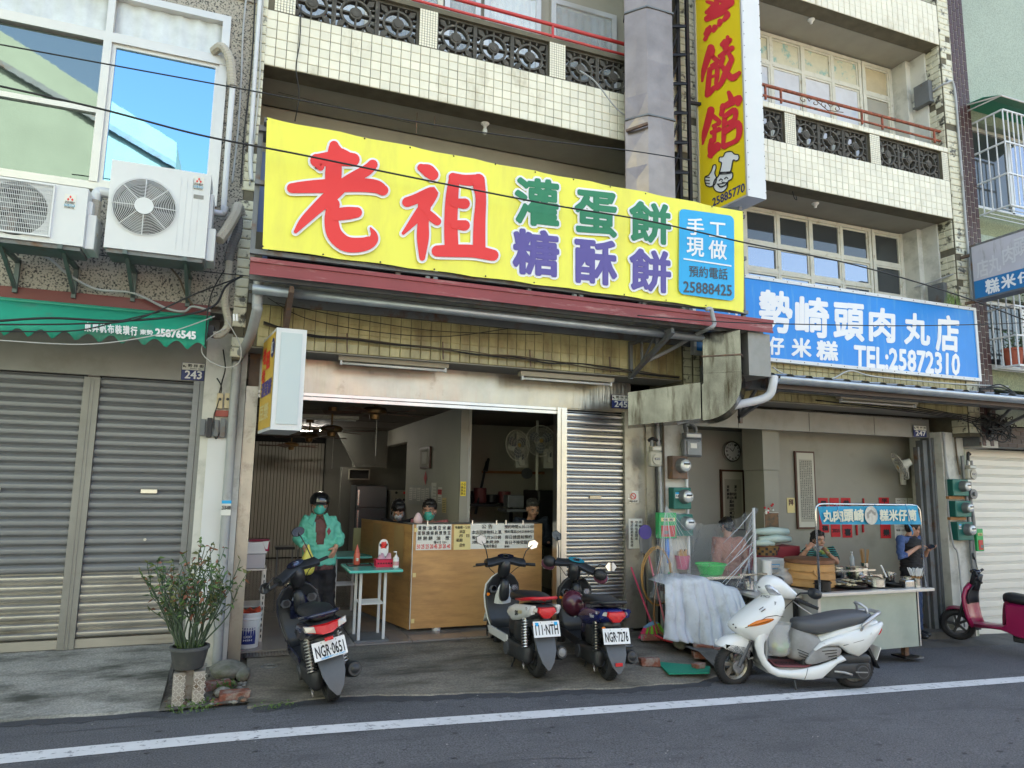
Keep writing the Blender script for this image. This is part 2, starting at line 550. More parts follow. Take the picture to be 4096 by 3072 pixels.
# dark seam, cracks and patches where apron and asphalt meet
rk=random.Random(9)
for k,(xa,xb) in enumerate(((-6,-.4),(.2,5.2))):
 tab=EDL if k==0 else EDR
 P=[]
 for x in fr(xa,xb,70):
  e=lerp(tab,x)+.012*math.sin(7*x)+.01*math.sin(23*x)
  P.append([(x,e-.07-.07*rk.random(),gz(x)+.003),(x,e+.03,gz(x)+.0055)])
 struct(MB().grid(P).build('road_edge',M_['asphalt_dark']))
def crack(pts,w,z):
 P=[]
 for i in range(len(pts)-1):
  for q in range(6):
   t=q/6
   x,y=pts[i][0]*(1-t)+pts[i+1][0]*t,pts[i][1]*(1-t)+pts[i+1][1]*t
   x+=rk.uniform(-.018,.018); y+=rk.uniform(-.018,.018)
   P.append((x,y))
 return[[(x-w*rk.random(),y-w*rk.random()*.6,z(x,y)),(x+w*rk.random(),y+w*rk.random()*.6,z(x,y))] for x,y in P]
cz_=lambda x,y:gz(x)+.004
mb=MB()
for pts in(((-2.5,5.9),(-1.2,5.95),(.2,5.85),(1.1,5.9)),((2.2,5.75),(3.2,5.82),(4.3,5.7)),((5.5,6.2),(6.6,6.0),(7.6,6.1)),((1.0,4.4),(1.8,4.6),(2.4,4.5)),((4.5,4.4),(5.2,4.7))):
 mb.grid(crack(pts,.006,cz_))
struct(mb.build('road_cracks',M_['asphalt_dark']))
mb=MB()
for _ in range(260):
 x,y=rk.uniform(-2.5,7.5),rk.uniform(2.6,6.1)
 s_=rk.uniform(.004,.012)
 z=gz(x)+.005
 a=rk.uniform(0,3)
 mb.add([(x+s_*math.cos(a),y+s_*math.sin(a),z),(x-s_*math.sin(a),y+s_*.7*math.cos(a),z+.003),(x-s_*math.cos(a),y-s_*math.sin(a),z)],[(0,1,2)])
stuff(mb.build('grit',mat('grit',(.35,.34,.32),.9)))
mb=MB()
for _ in range(140):
 x,y=rk.uniform(-2,7.5),rk.uniform(2.8,6.0)
 s_=rk.uniform(.008,.03)
 z=gz(x)+.0035
 mb.poly([(x+s_*math.cos(a)*rk.uniform(.6,1.2),y+s_*.6*math.sin(a)*rk.uniform(.6,1.2),z) for a in[2*math.pi*i/7 for i in range(7)]])
stuff(mb.build('tar_specks',mat('tar',(.045,.045,.05),.7)))
# soil gap with rubble between the two aprons
struct(MB().grid([[(x,y,.012+.02*rnd.random()) for y in fr(6.17,7.66,8)] for x in fr(-.47,.18,6)]).build('soil',M_['concrete_brown']))
for m_,n_ in(('concrete',70),('concrete_dark',60),('rust',30)):
 mb=MB()
 for _ in range(n_):
  q=rnd.uniform(.008,.03)
  mb.ell((rnd.uniform(-.44,.17),rnd.uniform(6.18,7.1),.02+q*.3),(q,q*rnd.uniform(.6,1),q*.6),6,4)
 stuff(mb.build('rubble',M_[m_]))
 # ---------------------------------------------------------------- tile laying
def tile_mesh(name,w,h,t,m,b=.006):
 mb=MB()
 mb.rings([[(-w/2+i,-t*k,-h/2+i),(w/2-i,-t*k,-h/2+i),(w/2-i,-t*k,h/2-i),(-w/2+i,-t*k,h/2-i)] for i,k in((0,0),(0,.6),(b,1))])
 o=mb.build(name,m)
 me=o.data
 loc=o.location.copy()
 for v in me.vertices:
  v.co+=loc
 bpy.data.objects.remove(o)
 return me
class Layer:
 def __init__(s,parent,limit=290):
  s.p,s.n,s.lim,s.extra=parent,0,limit,{}
 def lay(s,parent,me,x0,x1,z0,z1,Y,px,pz,m,skip=None,rz=0,org=None):
  nx,nz=max(1,round((x1-x0)/px)),max(1,round((z1-z0)/pz))
  dx,dz=(x1-x0)/nx,(z1-z0)/nz
  for j in range(nz):
   for i in range(nx):
    if skip and skip(i,j,nx,nz):
     continue
    p=Vector((x0+(i+.5)*dx,Y+rnd.uniform(-.0012,.0012),z0+(j+.5)*dz))
    r=(rnd.uniform(-.006,.006),rnd.uniform(-.006,.006),rnd.uniform(-.008,.008)+rz)
    if org:
     p=org(p)
    if s.n<s.lim:
     piece(me,'tile',p,parent,r)
     s.n+=1
    else:
     mb=s.extra.setdefault(m.name,MB())
     T=Matrix.Translation(p)@Euler(r).to_matrix().to_4x4()
     mb.add([T@v.co for v in me.vertices],[tuple(q.vertices) for q in me.polygons])
 def flush(s):
  for k,mb in s.extra.items():
   stuff(mb.build('tiles',bpy.data.materials[k],s.p))
T_MAIN=tile_mesh('tile',.102,.098,.010,M_['tile'])
T_LOW=tile_mesh('tile',.102,.100,.010,M_['tile_low'])
T_OLD=tile_mesh('tile',.118,.092,.014,M_['tile_old'],.012)
T_CAP=tile_mesh('tile',.100,.075,.012,M_['tile'])
def breeze_mesh():
 mb=MB()
 w,d=.45,.07
 for a,b,c,e in((-w/2,w/2,-w/2,-w/2+.022),(-w/2,w/2,w/2-.022,w/2)):
  mb.box(a,b,-d/2,d/2,c,e)
  mb.box(c,e,-d/2,d/2,-w/2+.02,w/2-.02)
 for r in(.155,.055):
  n=20
  for i in range(n):
   a0,a1=2*math.pi*i/n,2*math.pi*(i+1)/n
   q=[(math.cos(a0)*k,math.sin(a0)*k) for k in(r-.012,r+.012)]+[(math.cos(a1)*k,math.sin(a1)*k) for k in(r+.012,r-.012)]
   mb.prism(q,-d/2+.004,d/2-.004)
 mb.prism([(.045*math.cos(2*math.pi*i/12),.045*math.sin(2*math.pi*i/12)) for i in range(12)],-d/2-.004,d/2)
 for k in range(4):
  Mr=Euler((0,math.pi/2*k,0)).to_matrix().to_4x4()
  mb.box(-.009,.009,-d/2+.006,d/2-.006,.06,.215,Mr)
  # leaf-like arms in each corner
  Md=Euler((0,math.pi/2*k+math.pi/4,0)).to_matrix().to_4x4()
  mb.prism([(-.012,.16),(.012,.16),(.035,.22),(0,.27),(-.035,.22)],-d/2+.006,d/2-.006,Md)
  for sx in(-1,1):
   mb.prism([(sx*.07,.17),(sx*.085,.155),(sx*.10,.215),(sx*.08,.215)],-d/2+.008,d/2-.008,Mr)
 o=mb.build('breeze_block',M_['breeze'])
 for v in o.data.vertices:
  v.co+=o.location
 me=o.data
 bpy.data.objects.remove(o)
 return me
BREEZE=breeze_mesh()
def frame_rect(mb,x0,x1,z0,z1,Y,w=.05,d=.06):
 mb.box(x0,x1,Y,Y+d,z0,z0+w)
 mb.box(x0,x1,Y,Y+d,z1-w,z1)
 mb.box(x0,x0+w,Y,Y+d,z0+w,z1-w)
 mb.box(x1-w,x1,Y,Y+d,z0+w,z1-w)
def window(parent,x0,x1,z0,z1,Y,cols,rows,fm,gm,w=.045,d=.06,sash=.03,gy=None,thick=None):
 """cols / rows: fractions of the mullions; returns the window part with one pane object per field"""
 mb=MB()
 frame_rect(mb,x0,x1,z0,z1,Y,w,d)
 xs=[x0+w]+[x0+(x1-x0)*c for c in cols]+[x1-w]
 zs=[z0+w]+[z0+(z1-z0)*c for c in rows]+[z1-w]
 for x in xs[1:-1]:
  mb.box(x-w/2,x+w/2,Y+.002,Y+d-.002,z0+w,z1-w)
 for z in zs[1:-1]:
  for a,b in zip(xs,xs[1:]):
   mb.box(a+(w/2 if a!=xs[0] else 0),b-(w/2 if b!=xs[-1] else 0),Y+.004,Y+d-.004,z-w/2,z+w/2)
 o=mb.build('window',fm,parent)
 k=0
 for i,(a,b) in enumerate(zip(xs,xs[1:])):
  for j,(c,e) in enumerate(zip(zs,zs[1:])):
   aa,bb=a+(w/2 if i else 0),b-(w/2 if i<len(xs)-2 else 0)
   cc,ee=c+(w/2 if j else 0),e-(w/2 if j<len(zs)-2 else 0)
   g=gm(i,j) if callable(gm) else gm
   tl=rnd.uniform(-.004,.004)
   MB().box(aa+.002,bb-.002,Y+d*.55,Y+d*.55+.006,cc+.002,ee-.002,TR() if not tl else None).build('pane',g,o)
   if sash:
    s_=MB()
    frame_rect(s_,aa,bb,cc,ee,Y+.012+.01*(i%2),sash,.022)
    s_.build('sash',fm,o)
 return o
def slats(parent,x0,x1,z0,z1,Y,pitch,depth,mfun,prof=None,name='slat'):
 n=round((z1-z0)/pitch)
 p=(z1-z0)/n
 prof=prof or[(0,0),(-.25,.10),(-.8,.22),(-1,.42),(-.9,.66),(-.45,.82),(-.1,.88),(.15,.93),(0,1.0)]
 meshes={}
 for i in range(n):
  m=mfun(i,n)
  if m.name not in meshes:
   mb=MB()
   mb.grid([[(x,-0+q[0]*depth*(1),q[1]*p) for q in prof] for x in(0,x1-x0)])
   o=mb.build(name,m,smooth='auto',ang=35)
   me=o.data
   for v in me.vertices:
    v.co+=o.location
   bpy.data.objects.remove(o)
   meshes[m.name]=me
  piece(meshes[m.name],name,(x0,Y+rnd.uniform(-.001,.001),z0+i*p),parent,(rnd.uniform(-.01,.01),0,0))
HOUSES={}
def block(parent,name,m,*a):
 return MB().box(*a).build(name,m,parent)
 # ================================================================ 243 : stucco house with grey shutters
A=thing('stucco_building','grey stucco shophouse with reflective windows and two closed grey roller shutters','building',(-3,8,0))
x0,x1,z0,z1=-4.6,-.40,4.385,6.40
mb=MB()
mb.box(-8,x0,F,F+.3,3.40,12.6); mb.box(x1,-.17,F,F+.3,3.40,12.6)
mb.box(x0,x1,F,F+.3,3.40,z0); mb.box(x0,x1,F,F+.3,z1,12.6)
mb.box(-8,-.17,F+.3,20,6.6,12.6)
mb.box(-8,-.17,F+.3,20,3.40,3.7)
mb.box(-8,-7.7,F+.3,20,0,3.4)
mb.build('wall',M_['stucco'],A)
block(A,'ledge',M_['stucco'],-8,-.17,F-.02,F,6.62,6.70)
block(A,'red_beam',M_['dark_red'],-8,-.38,F-.01,F+.12,3.29,3.40)
MB().box(-8,-.17,F+.12,S+.02,3.36,3.40).box(-8,-.31,S-.01,S+.05,2.72,3.36).build('lintel',M_['panel_grey'],A)
# the strip window: two tall glazed fields with a transom band above
wn=MB()
wx=[-4.6,-3.45,-2.50,-1.455,-.40]
wn.box(-4.6,-.40,F-.03,F+.06,6.33,6.40); wn.box(-4.6,-.40,F-.035,F+.06,5.86,5.955); wn.box(-4.6,-.40,F-.03,F+.06,4.385,4.455)
for x in wx[1:4]:
 wn.box(x-.035,x+.035,F-.04,F+.06,4.455,5.86); wn.box(x-.03,x+.03,F-.03,F+.06,5.955,6.33)
wn.box(-.475,-.40,F-.03,F+.06,4.455,6.33)
win=wn.build('window',M_['alu'],A)
for k,(a,b) in enumerate(((-3.415,-2.535),(-2.465,-1.49))):
 MB().box(a,b,F-.02,F+.045,5.13,5.18).build('rail',M_['alu'],win)
 MB().box(a+.01,b-.01,F+.02,F+.028,5.18,5.85).build('pane',M_['glass_green'],win)
 MB().box(a+.01,b-.01,F+.012,F+.02,4.455,5.13).build('pane',M_['glass_green'],win)
MB().box(-4.6,-3.5,F+.02,F+.028,4.455,5.86).build('pane',M_['glass_green'],win)
MB().box(-1.42,-.475,F+.01,F+.018,4.455,5.86).build('pane',M_['glass_sky_tint'],win)
s_=MB(); frame_rect(s_,-1.42,-.475,4.455,5.86,F-.01,.035,.02); s_.build('sash',M_['alu'],win)
for a,b in zip(wx,wx[1:]):
 P=[[(x,F+.05+.012*math.sin(x*38+z*2),z) for z in(5.955,6.2,6.33)] for x in fr(a+.03,b-.03,40)]
 MB().grid(P).build('curtain',M_['curtain'],win,smooth=True)
 # shutters
for(a,b) in((-4.2,-3.05),(-2.90,-1.455),(-1.315,-.505)):
 sh=MB().box(a-.02,b+.02,S+.045,S+.05,.20,2.72).build('shutter',M_['dark'],A)
 slats(sh,a,b,.30,2.71,S+.035,.083,.028,lambda i,n:M_['shutter_steel'] if i<7 else M_['shutter_grey'])
 MB().box(a,b,S+.0,S+.03,.22,.30).build('bottom_rail',M_['shutter_steel'],sh)
 MB().box((a+b)/2+.02,(a+b)/2+.16,S-.012,S,1.615,1.65).build('handle',M_['steel_bright'],sh)
 MB().box((a+b)/2+.02,(a+b)/2+.14,S-.012,S,.83,.85).build('handle',M_['steel_bright'],sh)
 MB().cyl(((a+b)/2+.09,S-.008,1.18),((a+b)/2+.09,S+.01,1.18),.013).build('lock',M_['steel_bright'],sh)
for a,b in((-3.05,-2.90),(-1.455,-1.315)):
 MB().box(a+.002,b-.002,S-.02,S+.05,.215,2.70).box(a+.05,a+.06,S-.026,S-.02,.22,2.69).box(b-.06,b-.05,S-.026,S-.02,.22,2.69).build('post',M_['panel_grey'],A)
MB().box(-.505,-.45,S-.03,S+.06,.2,2.72).box(-.445,-.40,S-.04,S+.02,.2,2.72).build('jamb',M_['shutter_grey'],A)
# whitewashed pier between the two shops
MB().box(-.40,-.02,7.42,7.95,-.05,3.2).build('pier',M_['white_wall'],A)
MB().box(-.33,-.12,7.40,7.42,.6,2.15).build('cover_plate',M_['white_metal'],A)
# ================================================================ 245 : tiled house with the eatery
B=thing('tiled_building','cream tiled shophouse whose open ground floor is the eatery with a stainless steel lintel','building',(2.4,8,0))
LB=Layer(B,292)
mb=MB()
mb.box(-.165,-.075,F-.0,7.9,2.9,12.6)  # party wall strip
mb.box(-.07,4.93,F+.012,F+.25,5.98,6.61)
mb.box(-.07,4.93,F+.012,F+.25,7.06,7.12)
for a in(-.07,1.538,3.136,4.72):
 mb.box(a,a+.21,F+.012,F+.2,6.61,7.06)
mb.box(.05,4.93,F+.012,S+.2,3.045,3.75)
mb.box(-.07,.05,F+.012,S+.2,3.045,4.2)
mb.box(4.93,5.23,F+.012,7.9,2.86,12.6)
mb.build('wall',M_['grout'],B)
block(B,'slab',M_['soffit'],-.07,4.93,F+.26,8.05,5.99,6.1)
block(B,'floor_slab',M_['soffit'],-.07,4.93,S+.2,20,3.2,3.6)
mb=MB().box(-.07,4.93,8.0,8.2,5.976,12.6).box(-.07,4.93,8.2,20,9,12.6)
mb.box(-.07,4.93,8.0,8.2,5.62,6.0).box(-.07,.1,8.0,8.2,3.6,5.62)
mb.build('back_wall',M_['soffit'],B)
block(B,'upper_slab',M_['soffit'],-.07,4.93,F+.02,8.0,9.3,9.6)
LB.lay(B,T_MAIN,-.07,4.93,5.985,6.60,F+.012,.109,.103,M_['tile'])
bal=MB().box(-.07,4.93,F+.2,F+.24,7.12,7.13).build('balcony',M_['grout'],B)
for a,b in((.14,1.538),(1.748,3.136),(3.351,4.72)):
 n=3
 w_=(b-a)/n
 for i in range(n):
  piece(BREEZE,'breeze_block',(a+(i+.5)*w_,F+.09+rnd.uniform(-.004,.004),6.835),bal,None,(w_/.45,1,1))
LB.lay(B,T_CAP,-.07,4.93,7.06,7.145,F+.010,.1,.085,M_['tile'],lambda i,j,nx,nz:LB.n>285)
mb=MB()
for a in(.0,1.538,3.136,4.72):  # little mosaic on the balcony posts
 for i in range(7):
  for j in range(15):
   mb.cbox((a+.015+i*.03,F+.010,6.625+j*.03),(.025,.008,.025))
stuff(mb.build('mosaic',M_['tile'],B))
# lower band
LB2=Layer(B,0)
LB.lay(B,T_LOW,.05,4.93,3.045,3.74,F+.012,.109,.1065,M_['tile_low'])
for z0_,z1_ in((2.92,4.3),(4.3,6.0),(6.0,9.8)):
 LB.lay(B,T_OLD,-.165,-.075,z0_,z1_,F-.0,.09,.1,M_['tile_old'],lambda i,j,nx,nz:rnd.random()<.12)
 LB.lay(B,T_OLD,4.94,5.23,z0_,z1_,F+.01,.125,.1,M_['tile_old'],lambda i,j,nx,nz:rnd.random()<.06)
LB.flush()
# railings
def rail(parent,x0,x1,y,z0,z1,m,posts,r=.021):
 mb=MB().tube([(x0,y,z1),(x1,y,z1)],r*1.1,10).tube([(x0,y,z0),(x1,y,z0)],r*.8,8)
 for p in posts:
  mb.tube([(p,y,7.1),(p,y,z1)],r*.8,8)
 return mb.build('railing',m,parent,smooth='auto')
rail(B,-.07,4.93,F+.1,7.21,7.36,M_['rail_red'],(.3,1.3,3.215,4.6))
# upstairs: sliding doors behind the balcony, louvred window on the first floor
for k,(a,b,g) in enumerate(((.1,1.1,'curtain'),(1.15,2.0,'black'),(2.02,2.5,'black'),(2.55,3.35,'curtain'),(3.5,4.5,'black'))):
 o=MB(); frame_rect(o,a,b,6.0,8.3,7.94,.07,.05)
 o=o.build('window',M_['alu'] if k>1 else M_['paint_frame'],B)
 MB().grid([[(x,7.975+.014*math.sin(x*55),z) for z in(6.1,8.2)] for x in fr(a+.07,b-.07,30)]).build('curtain',M_['curtain'] if g=='curtain' else M_['grey_steel'],o,smooth=True)
 MB().box(a+.07,b-.07,7.955,7.96,6.07,8.23).build('pane',mat('clear_glass',(.9,.95,1),.02,alpha=.22,spec=.8),o)
o=MB()
zt=5.60
for a,b in((.05,1.95),(2.0,3.9),(3.95,4.9)):
 frame_rect(o,a,b,3.7,zt,7.96,.045,.06)
o.box(-.07,4.93,7.9,7.97,zt,5.66)
o=o.build('louvre_window',M_['paint_frame'],B)
for k in range(26):
 MB().box(.1,4.85,7.99,8.03,5.54-k*.055,5.548-k*.055,TR()).build('louvre',mat('louvre_brown',(.075,.06,.05),.35,.3),o)
MB().box(.1,4.85,8.04,8.05,3.75,5.56).build('pane',M_['dark'],o)
MB().box(-.02,.1,7.5,7.52,3.9,5.2).build('blue_blind',mat('blind_blue',(.16,.2,.33),.6),B)
# soffit over the shopfront and the stainless lintel
block(B,'soffit',M_['soffit'],-.02,4.93,F+.022,S+.05,3.032,3.043)
lint=MB().grid([[(x,S+.0+.004*math.sin(x*2.3)+.003*math.sin(x*5.1+z*4),z) for z in fr(2.675,3.03,6)] for x in fr(.10,4.47,60)])
lint.box(.10,4.47,S+.02,S+.1,2.66,3.031)
lint.build('lintel',M_['steel'],B,smooth='auto')
MB().box(.10,3.46,S-.012,S+.06,2.595,2.630).box(.10,3.46,S-.005,S+.06,2.640,2.672).build('track',M_['steel_bright'],B)
MB().box(-.015,.100,S-.13,S+.02,.03,2.69).box(.0,.02,S-.14,S-.13,.05,2.67).build('jamb',M_['steel_worn'],B)
MB().box(.0,.10,S-.1,S+.02,2.69,3.03).build('jamb_block',M_['rust'],B)
MB().box(3.46,3.585,S-.03,S+.09,.09,2.67).box(3.51,3.535,S-.045,S-.03,.09,2.66).build('post',M_['steel_bright'],B)
sh=MB().box(3.58,4.37,S+.05,S+.06,.09,2.66).build('shutter',M_['dark'],B)
slats(sh,3.59,4.365,.16,2.64,S+.04,.083,.03,lambda i,n:M_['steel_bright'])
MB().box(3.59,4.365,S,S+.03,.095,.16).build('bottom_rail',M_['steel_bright'],sh)
MB().box(3.9,4.05,S-.012,S,1.60,1.635).build('handle',M_['steel'],sh)
MB().box(4.37,4.465,S-.03,S+.1,.09,2.67).box(4.47,4.66,S-.02,S+.3,.05,2.54).build('cladding',M_['steel_worn'],B)
MB().box(4.66,4.80,S-.05,S+.3,.0,2.50).box(4.80,4.81,S-.055,S+.3,0,2.5).build('pier_cladding',M_['steel_worn'],B)
# inside the eatery
CZ=2.74
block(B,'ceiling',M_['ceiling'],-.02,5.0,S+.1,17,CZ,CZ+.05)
for i in range(6):
 block(B,'ceiling_joint',M_['dark'],.0,2.59,S+.9+i*1.5,S+.912+i*1.5,CZ-.004,CZ)
XW=2.59
mb=MB().box(XW,XW+.15,8.66,11.8,.09,CZ).box(XW,XW+.15,11.8,17,2.45,CZ)
mb.build('side_wall',M_['inner_wall'],B)
block(B,'wall_edge',M_['inner_wall_cream'],XW-.004,XW+.10,8.62,8.66,.09,CZ-.001)
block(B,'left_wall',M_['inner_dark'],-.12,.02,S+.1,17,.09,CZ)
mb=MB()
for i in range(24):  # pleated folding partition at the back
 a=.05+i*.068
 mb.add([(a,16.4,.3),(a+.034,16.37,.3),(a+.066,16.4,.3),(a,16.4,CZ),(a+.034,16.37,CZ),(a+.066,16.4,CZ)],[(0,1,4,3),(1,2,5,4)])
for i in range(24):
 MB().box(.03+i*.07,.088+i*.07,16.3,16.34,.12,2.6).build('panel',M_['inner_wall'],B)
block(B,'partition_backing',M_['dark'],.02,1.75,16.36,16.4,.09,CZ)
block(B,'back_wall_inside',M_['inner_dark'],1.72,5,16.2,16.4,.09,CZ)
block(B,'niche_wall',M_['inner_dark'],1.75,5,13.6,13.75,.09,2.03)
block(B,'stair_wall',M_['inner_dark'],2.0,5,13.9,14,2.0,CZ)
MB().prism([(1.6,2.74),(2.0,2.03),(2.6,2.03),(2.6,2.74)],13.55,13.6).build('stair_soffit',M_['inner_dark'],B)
o=MB(); frame_rect(o,1.88,2.28,1.80,2.0,13.55,.02,.03); o=o.build('vent_window',M_['inner_wall_cream'],B)
MB().box(1.9,2.26,13.57,13.575,1.82,1.98).build('pane',M_['dark'],o)
block(B,'kitchen_back_wall',M_['inner_wall'],XW+.15,5,11.2,11.3,.09,CZ)
block(B,'kitchen_side_wall',M_['inner_wall'],4.75,4.9,S+.3,11.2,.09,CZ)
block(B,'floor_base',M_['concrete_dark'],-.02,5.0,S-.02,17,-.1,.082)
TF=MB().box(-.297,.297,-.297,.297,-.01,.008).build('tile',M_['floor_tile'])
tfm=TF.data; bpy.data.objects.remove(TF)
fl=MB().box(-.02,5.0,16.9,16.95,.08,.085).build('floor',M_['concrete_dark'],B)
for i in range(8):
 for j in range(15):
  piece(tfm,'tile',(.30+i*.6,S+.28+j*.6,.084+rnd.uniform(-.0006,.0006)),fl)
  # ================================================================ 247 : the neighbour with the cart
D=thing('tiled_building','cream tiled shophouse with an open front behind the food cart','building',(7.6,8,0))
LD=Layer(D,292)
mb=MB()
mb.box(5.23,9.84,F+.012,F+.25,5.85,6.46)
mb.box(5.23,9.84,F+.012,F+.25,6.915,6.97)
for a in(5.24,6.68,8.24,9.70):
 mb.box(a,a+.2,F+.012,F+.2,6.46,6.915)
mb.box(5.23,9.84,F+.012,F+.25,8.72,9.42)
mb.box(5.23,9.84,F+.012,S+.2,2.865,5.0 if False else 3.7)
mb.box(9.84,10.06,F-.0,7.9,2.55,12.6)
mb.build('wall',M_['grout'],D)
LD.lay(D,T_MAIN,5.5,9.84,5.855,6.455,F+.012,.109,.10,M_['tile'])
LD.lay(D,T_CAP,5.9,9.84,6.915,7.0,F+.010,.1,.085,M_['tile_old'],None)
LD.lay(D,T_MAIN,5.5,9.84,8.725,9.4,F+.012,.109,.10,M_['tile'])
LD.lay(D,T_LOW,5.3,9.84,2.87,3.40,F+.012,.109,.106,M_['tile_low'])
for z0_,z1_ in((2.6,6.0),(6.0,9.8)):
 LD.lay(D,T_OLD,9.845,10.055,z0_,z1_,F-.0,.105,.1,M_['tile_old'],lambda i,j,nx,nz:rnd.random()<.08)
 LD.lay(D,T_OLD,0,.24,z0_,z1_,0,.12,.1,M_['tile_old'],lambda i,j,nx,nz:rnd.random()<.08,-math.pi/2,lambda p:Vector((9.838+p.y,F+.02+p.x,p.z)))
LD.flush()
mb=MB()
for a in(5.24,6.68,8.24,9.70):
 for i in range(6):
  for j in range(15):
   mb.cbox((a+.02+i*.032,F+.010,6.475+j*.03),(.026,.008,.025))
stuff(mb.build('mosaic',M_['tile'],D))
bal=MB().box(5.23,9.84,F+.2,F+.24,6.97,6.98).build('balcony',M_['grout'],D)
for a,b in((5.45,6.68),(6.88,8.24),(8.44,9.70)):
 for i in range(3):
  w_=(b-a)/3
  piece(BREEZE,'breeze_block',(a+(i+.5)*w_,F+.09+rnd.uniform(-.004,.004),6.69),bal,None,(w_/.45,1,1))
rail(D,5.3,9.83,F+.1,7.15,7.31,M_['rail_rust'],(6.45,6.72,8.22,8.62,9.7))
mb=MB()
for k,(cx,s1) in enumerate(((7.12,1),(7.32,-1),(7.5,1),(7.72,-1))):
 mb.tube([(cx+s1*(.1*(1-t/14))*math.cos(t*.55),F+.09,7.235+(.06*(1-t/16))*math.sin(t*.55)) for t in range(14)],.006,6)
mb.tube([(7.3,F+.09,7.3),(7.55,F+.09,7.17),(7.85,F+.09,7.2)],.006,6)
mb.build('scroll_ornament',M_['rust'],D)
block(D,'slab',M_['soffit'],5.23,9.84,F+.26,8.3,5.855,6.0)
block(D,'upper_slab',M_['soffit'],5.23,9.84,F+.26,8.3,8.725,8.85)
block(D,'floor_slab',M_['soffit'],5.23,9.84,S+.2,14,3.2,3.6)
YB=7.92
mb=MB().box(5.1,5.23,YB,YB+.2,3.6,12.6)
mb.box(5.1,9.84,YB+.05,YB+.2,5.50,5.86).box(5.1,9.84,YB+.05,YB+.2,8.40,8.73).box(5.1,9.84,YB,20,9.4,12.6).box(9.66,9.84,YB-.0,YB+.2,3.6,8.7)
mb.build('back_wall',M_['white_wall'],D)
MB().box(9.80,9.838,F+.25,YB,3.4,5.86).box(9.80,9.838,F+.25,YB,6.98,8.73).box(9.70,9.80,7.66,YB,3.4,5.85).box(9.70,9.80,7.66,YB,6.98,8.72).build('side_wall',M_['white_wall'],D)
for zz in(4.55,7.85):
 o=MB(); frame_rect(o,0,.3,0,.42,0,.02,.05)
 MB().box(9.72,9.80,7.30,7.56,zz,zz+.34).box(9.70,9.8,7.28,7.58,zz-.03,zz).build('vent_hood',M_['grey_steel'],D)
def glz(i,j):
 return M_['glass_sky'] if j==0 else M_['glass_dark']
 # five fields wide, panes above and below a rail
window(D,5.34,9.0,3.72,5.83,YB-.02,tuple(k/6 for k in range(1,6)),(.55,.74),M_['paint_frame'],lambda i,j:M_['glass_sky'] if j<2 else M_['glass_dark'],.05)
window(D,9.02,9.66,3.72,5.83,YB-.02,(),(.50,.74),M_['paint_frame'],lambda i,j:M_['glass_dark'] if j else M_['soffit'],.05)
posters=mat('old_poster',(.58,.55,.42),.8,var=.1,vs=8,dirt=(.25,.42,.40),ds=7,dthr=.6,dw=.05)
pale=mat('pale_film',(.60,.60,.64),.5,var=.12,vs=6,dirt=(.45,.5,.6),ds=3,dthr=.6,dw=.1)
window(D,5.34,9.0,6.3,8.70,YB-.02,tuple(k/6 for k in range(1,6)),(.50,.79),M_['paint_frame'],lambda i,j:posters if j==2 else pale,.055)
o=window(D,9.02,9.66,6.3,8.70,YB-.02,(),(.77,),M_['paint_frame'],lambda i,j:mat('brown_paper',(.5,.42,.28),.7,var=.15,vs=5) if j else M_['soffit'],.055)
# ground floor of 247
ZF=-.2
MB().box(5.2,9.6,S+.0,S+.06,2.54,2.815).build('lintel',M_['panel_grey'],D)
for x in(6.1,7.3,8.5):
 block(D,'lintel_joint',M_['dark'],x,x+.006,S-.002,S,2.545,2.81)
block(D,'soffit',M_['soffit'],5.2,9.84,F+.022,S+.05,2.855,2.866)
MB().box(9.52,9.56,S-.05,S+.1,ZF,2.54).box(9.565,9.60,S-.06,S+.1,ZF,2.54).box(9.42,9.50,S-.02,S+.1,ZF,2.5).box(9.36,9.40,S+.02,S+.1,ZF,2.4).build('jamb',M_['grey_steel'],D)
MB().box(9.60,10.05,7.42,7.95,ZF-.1,2.62).build('pier',M_['white_wall'],D)
MB().box(4.81,5.14,7.42,7.95,ZF-.1,2.87).build('pier',M_['white_wall'],D)
mb=MB()
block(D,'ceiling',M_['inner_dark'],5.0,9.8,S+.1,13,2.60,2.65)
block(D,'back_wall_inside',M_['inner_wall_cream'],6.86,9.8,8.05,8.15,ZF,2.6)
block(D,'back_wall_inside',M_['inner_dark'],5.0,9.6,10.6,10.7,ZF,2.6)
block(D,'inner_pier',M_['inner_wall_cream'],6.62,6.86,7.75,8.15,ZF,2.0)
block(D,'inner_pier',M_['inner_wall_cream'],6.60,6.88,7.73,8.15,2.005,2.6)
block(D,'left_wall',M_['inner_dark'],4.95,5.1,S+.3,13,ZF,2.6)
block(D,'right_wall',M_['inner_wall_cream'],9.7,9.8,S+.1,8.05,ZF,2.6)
block(D,'floor',M_['concrete_dark'],4.9,10,S-.2,13,ZF-.1,ZF)
block(D,'inner_post',M_['inner_wall'],5.3,5.52,8.1,8.2,ZF,2.6)
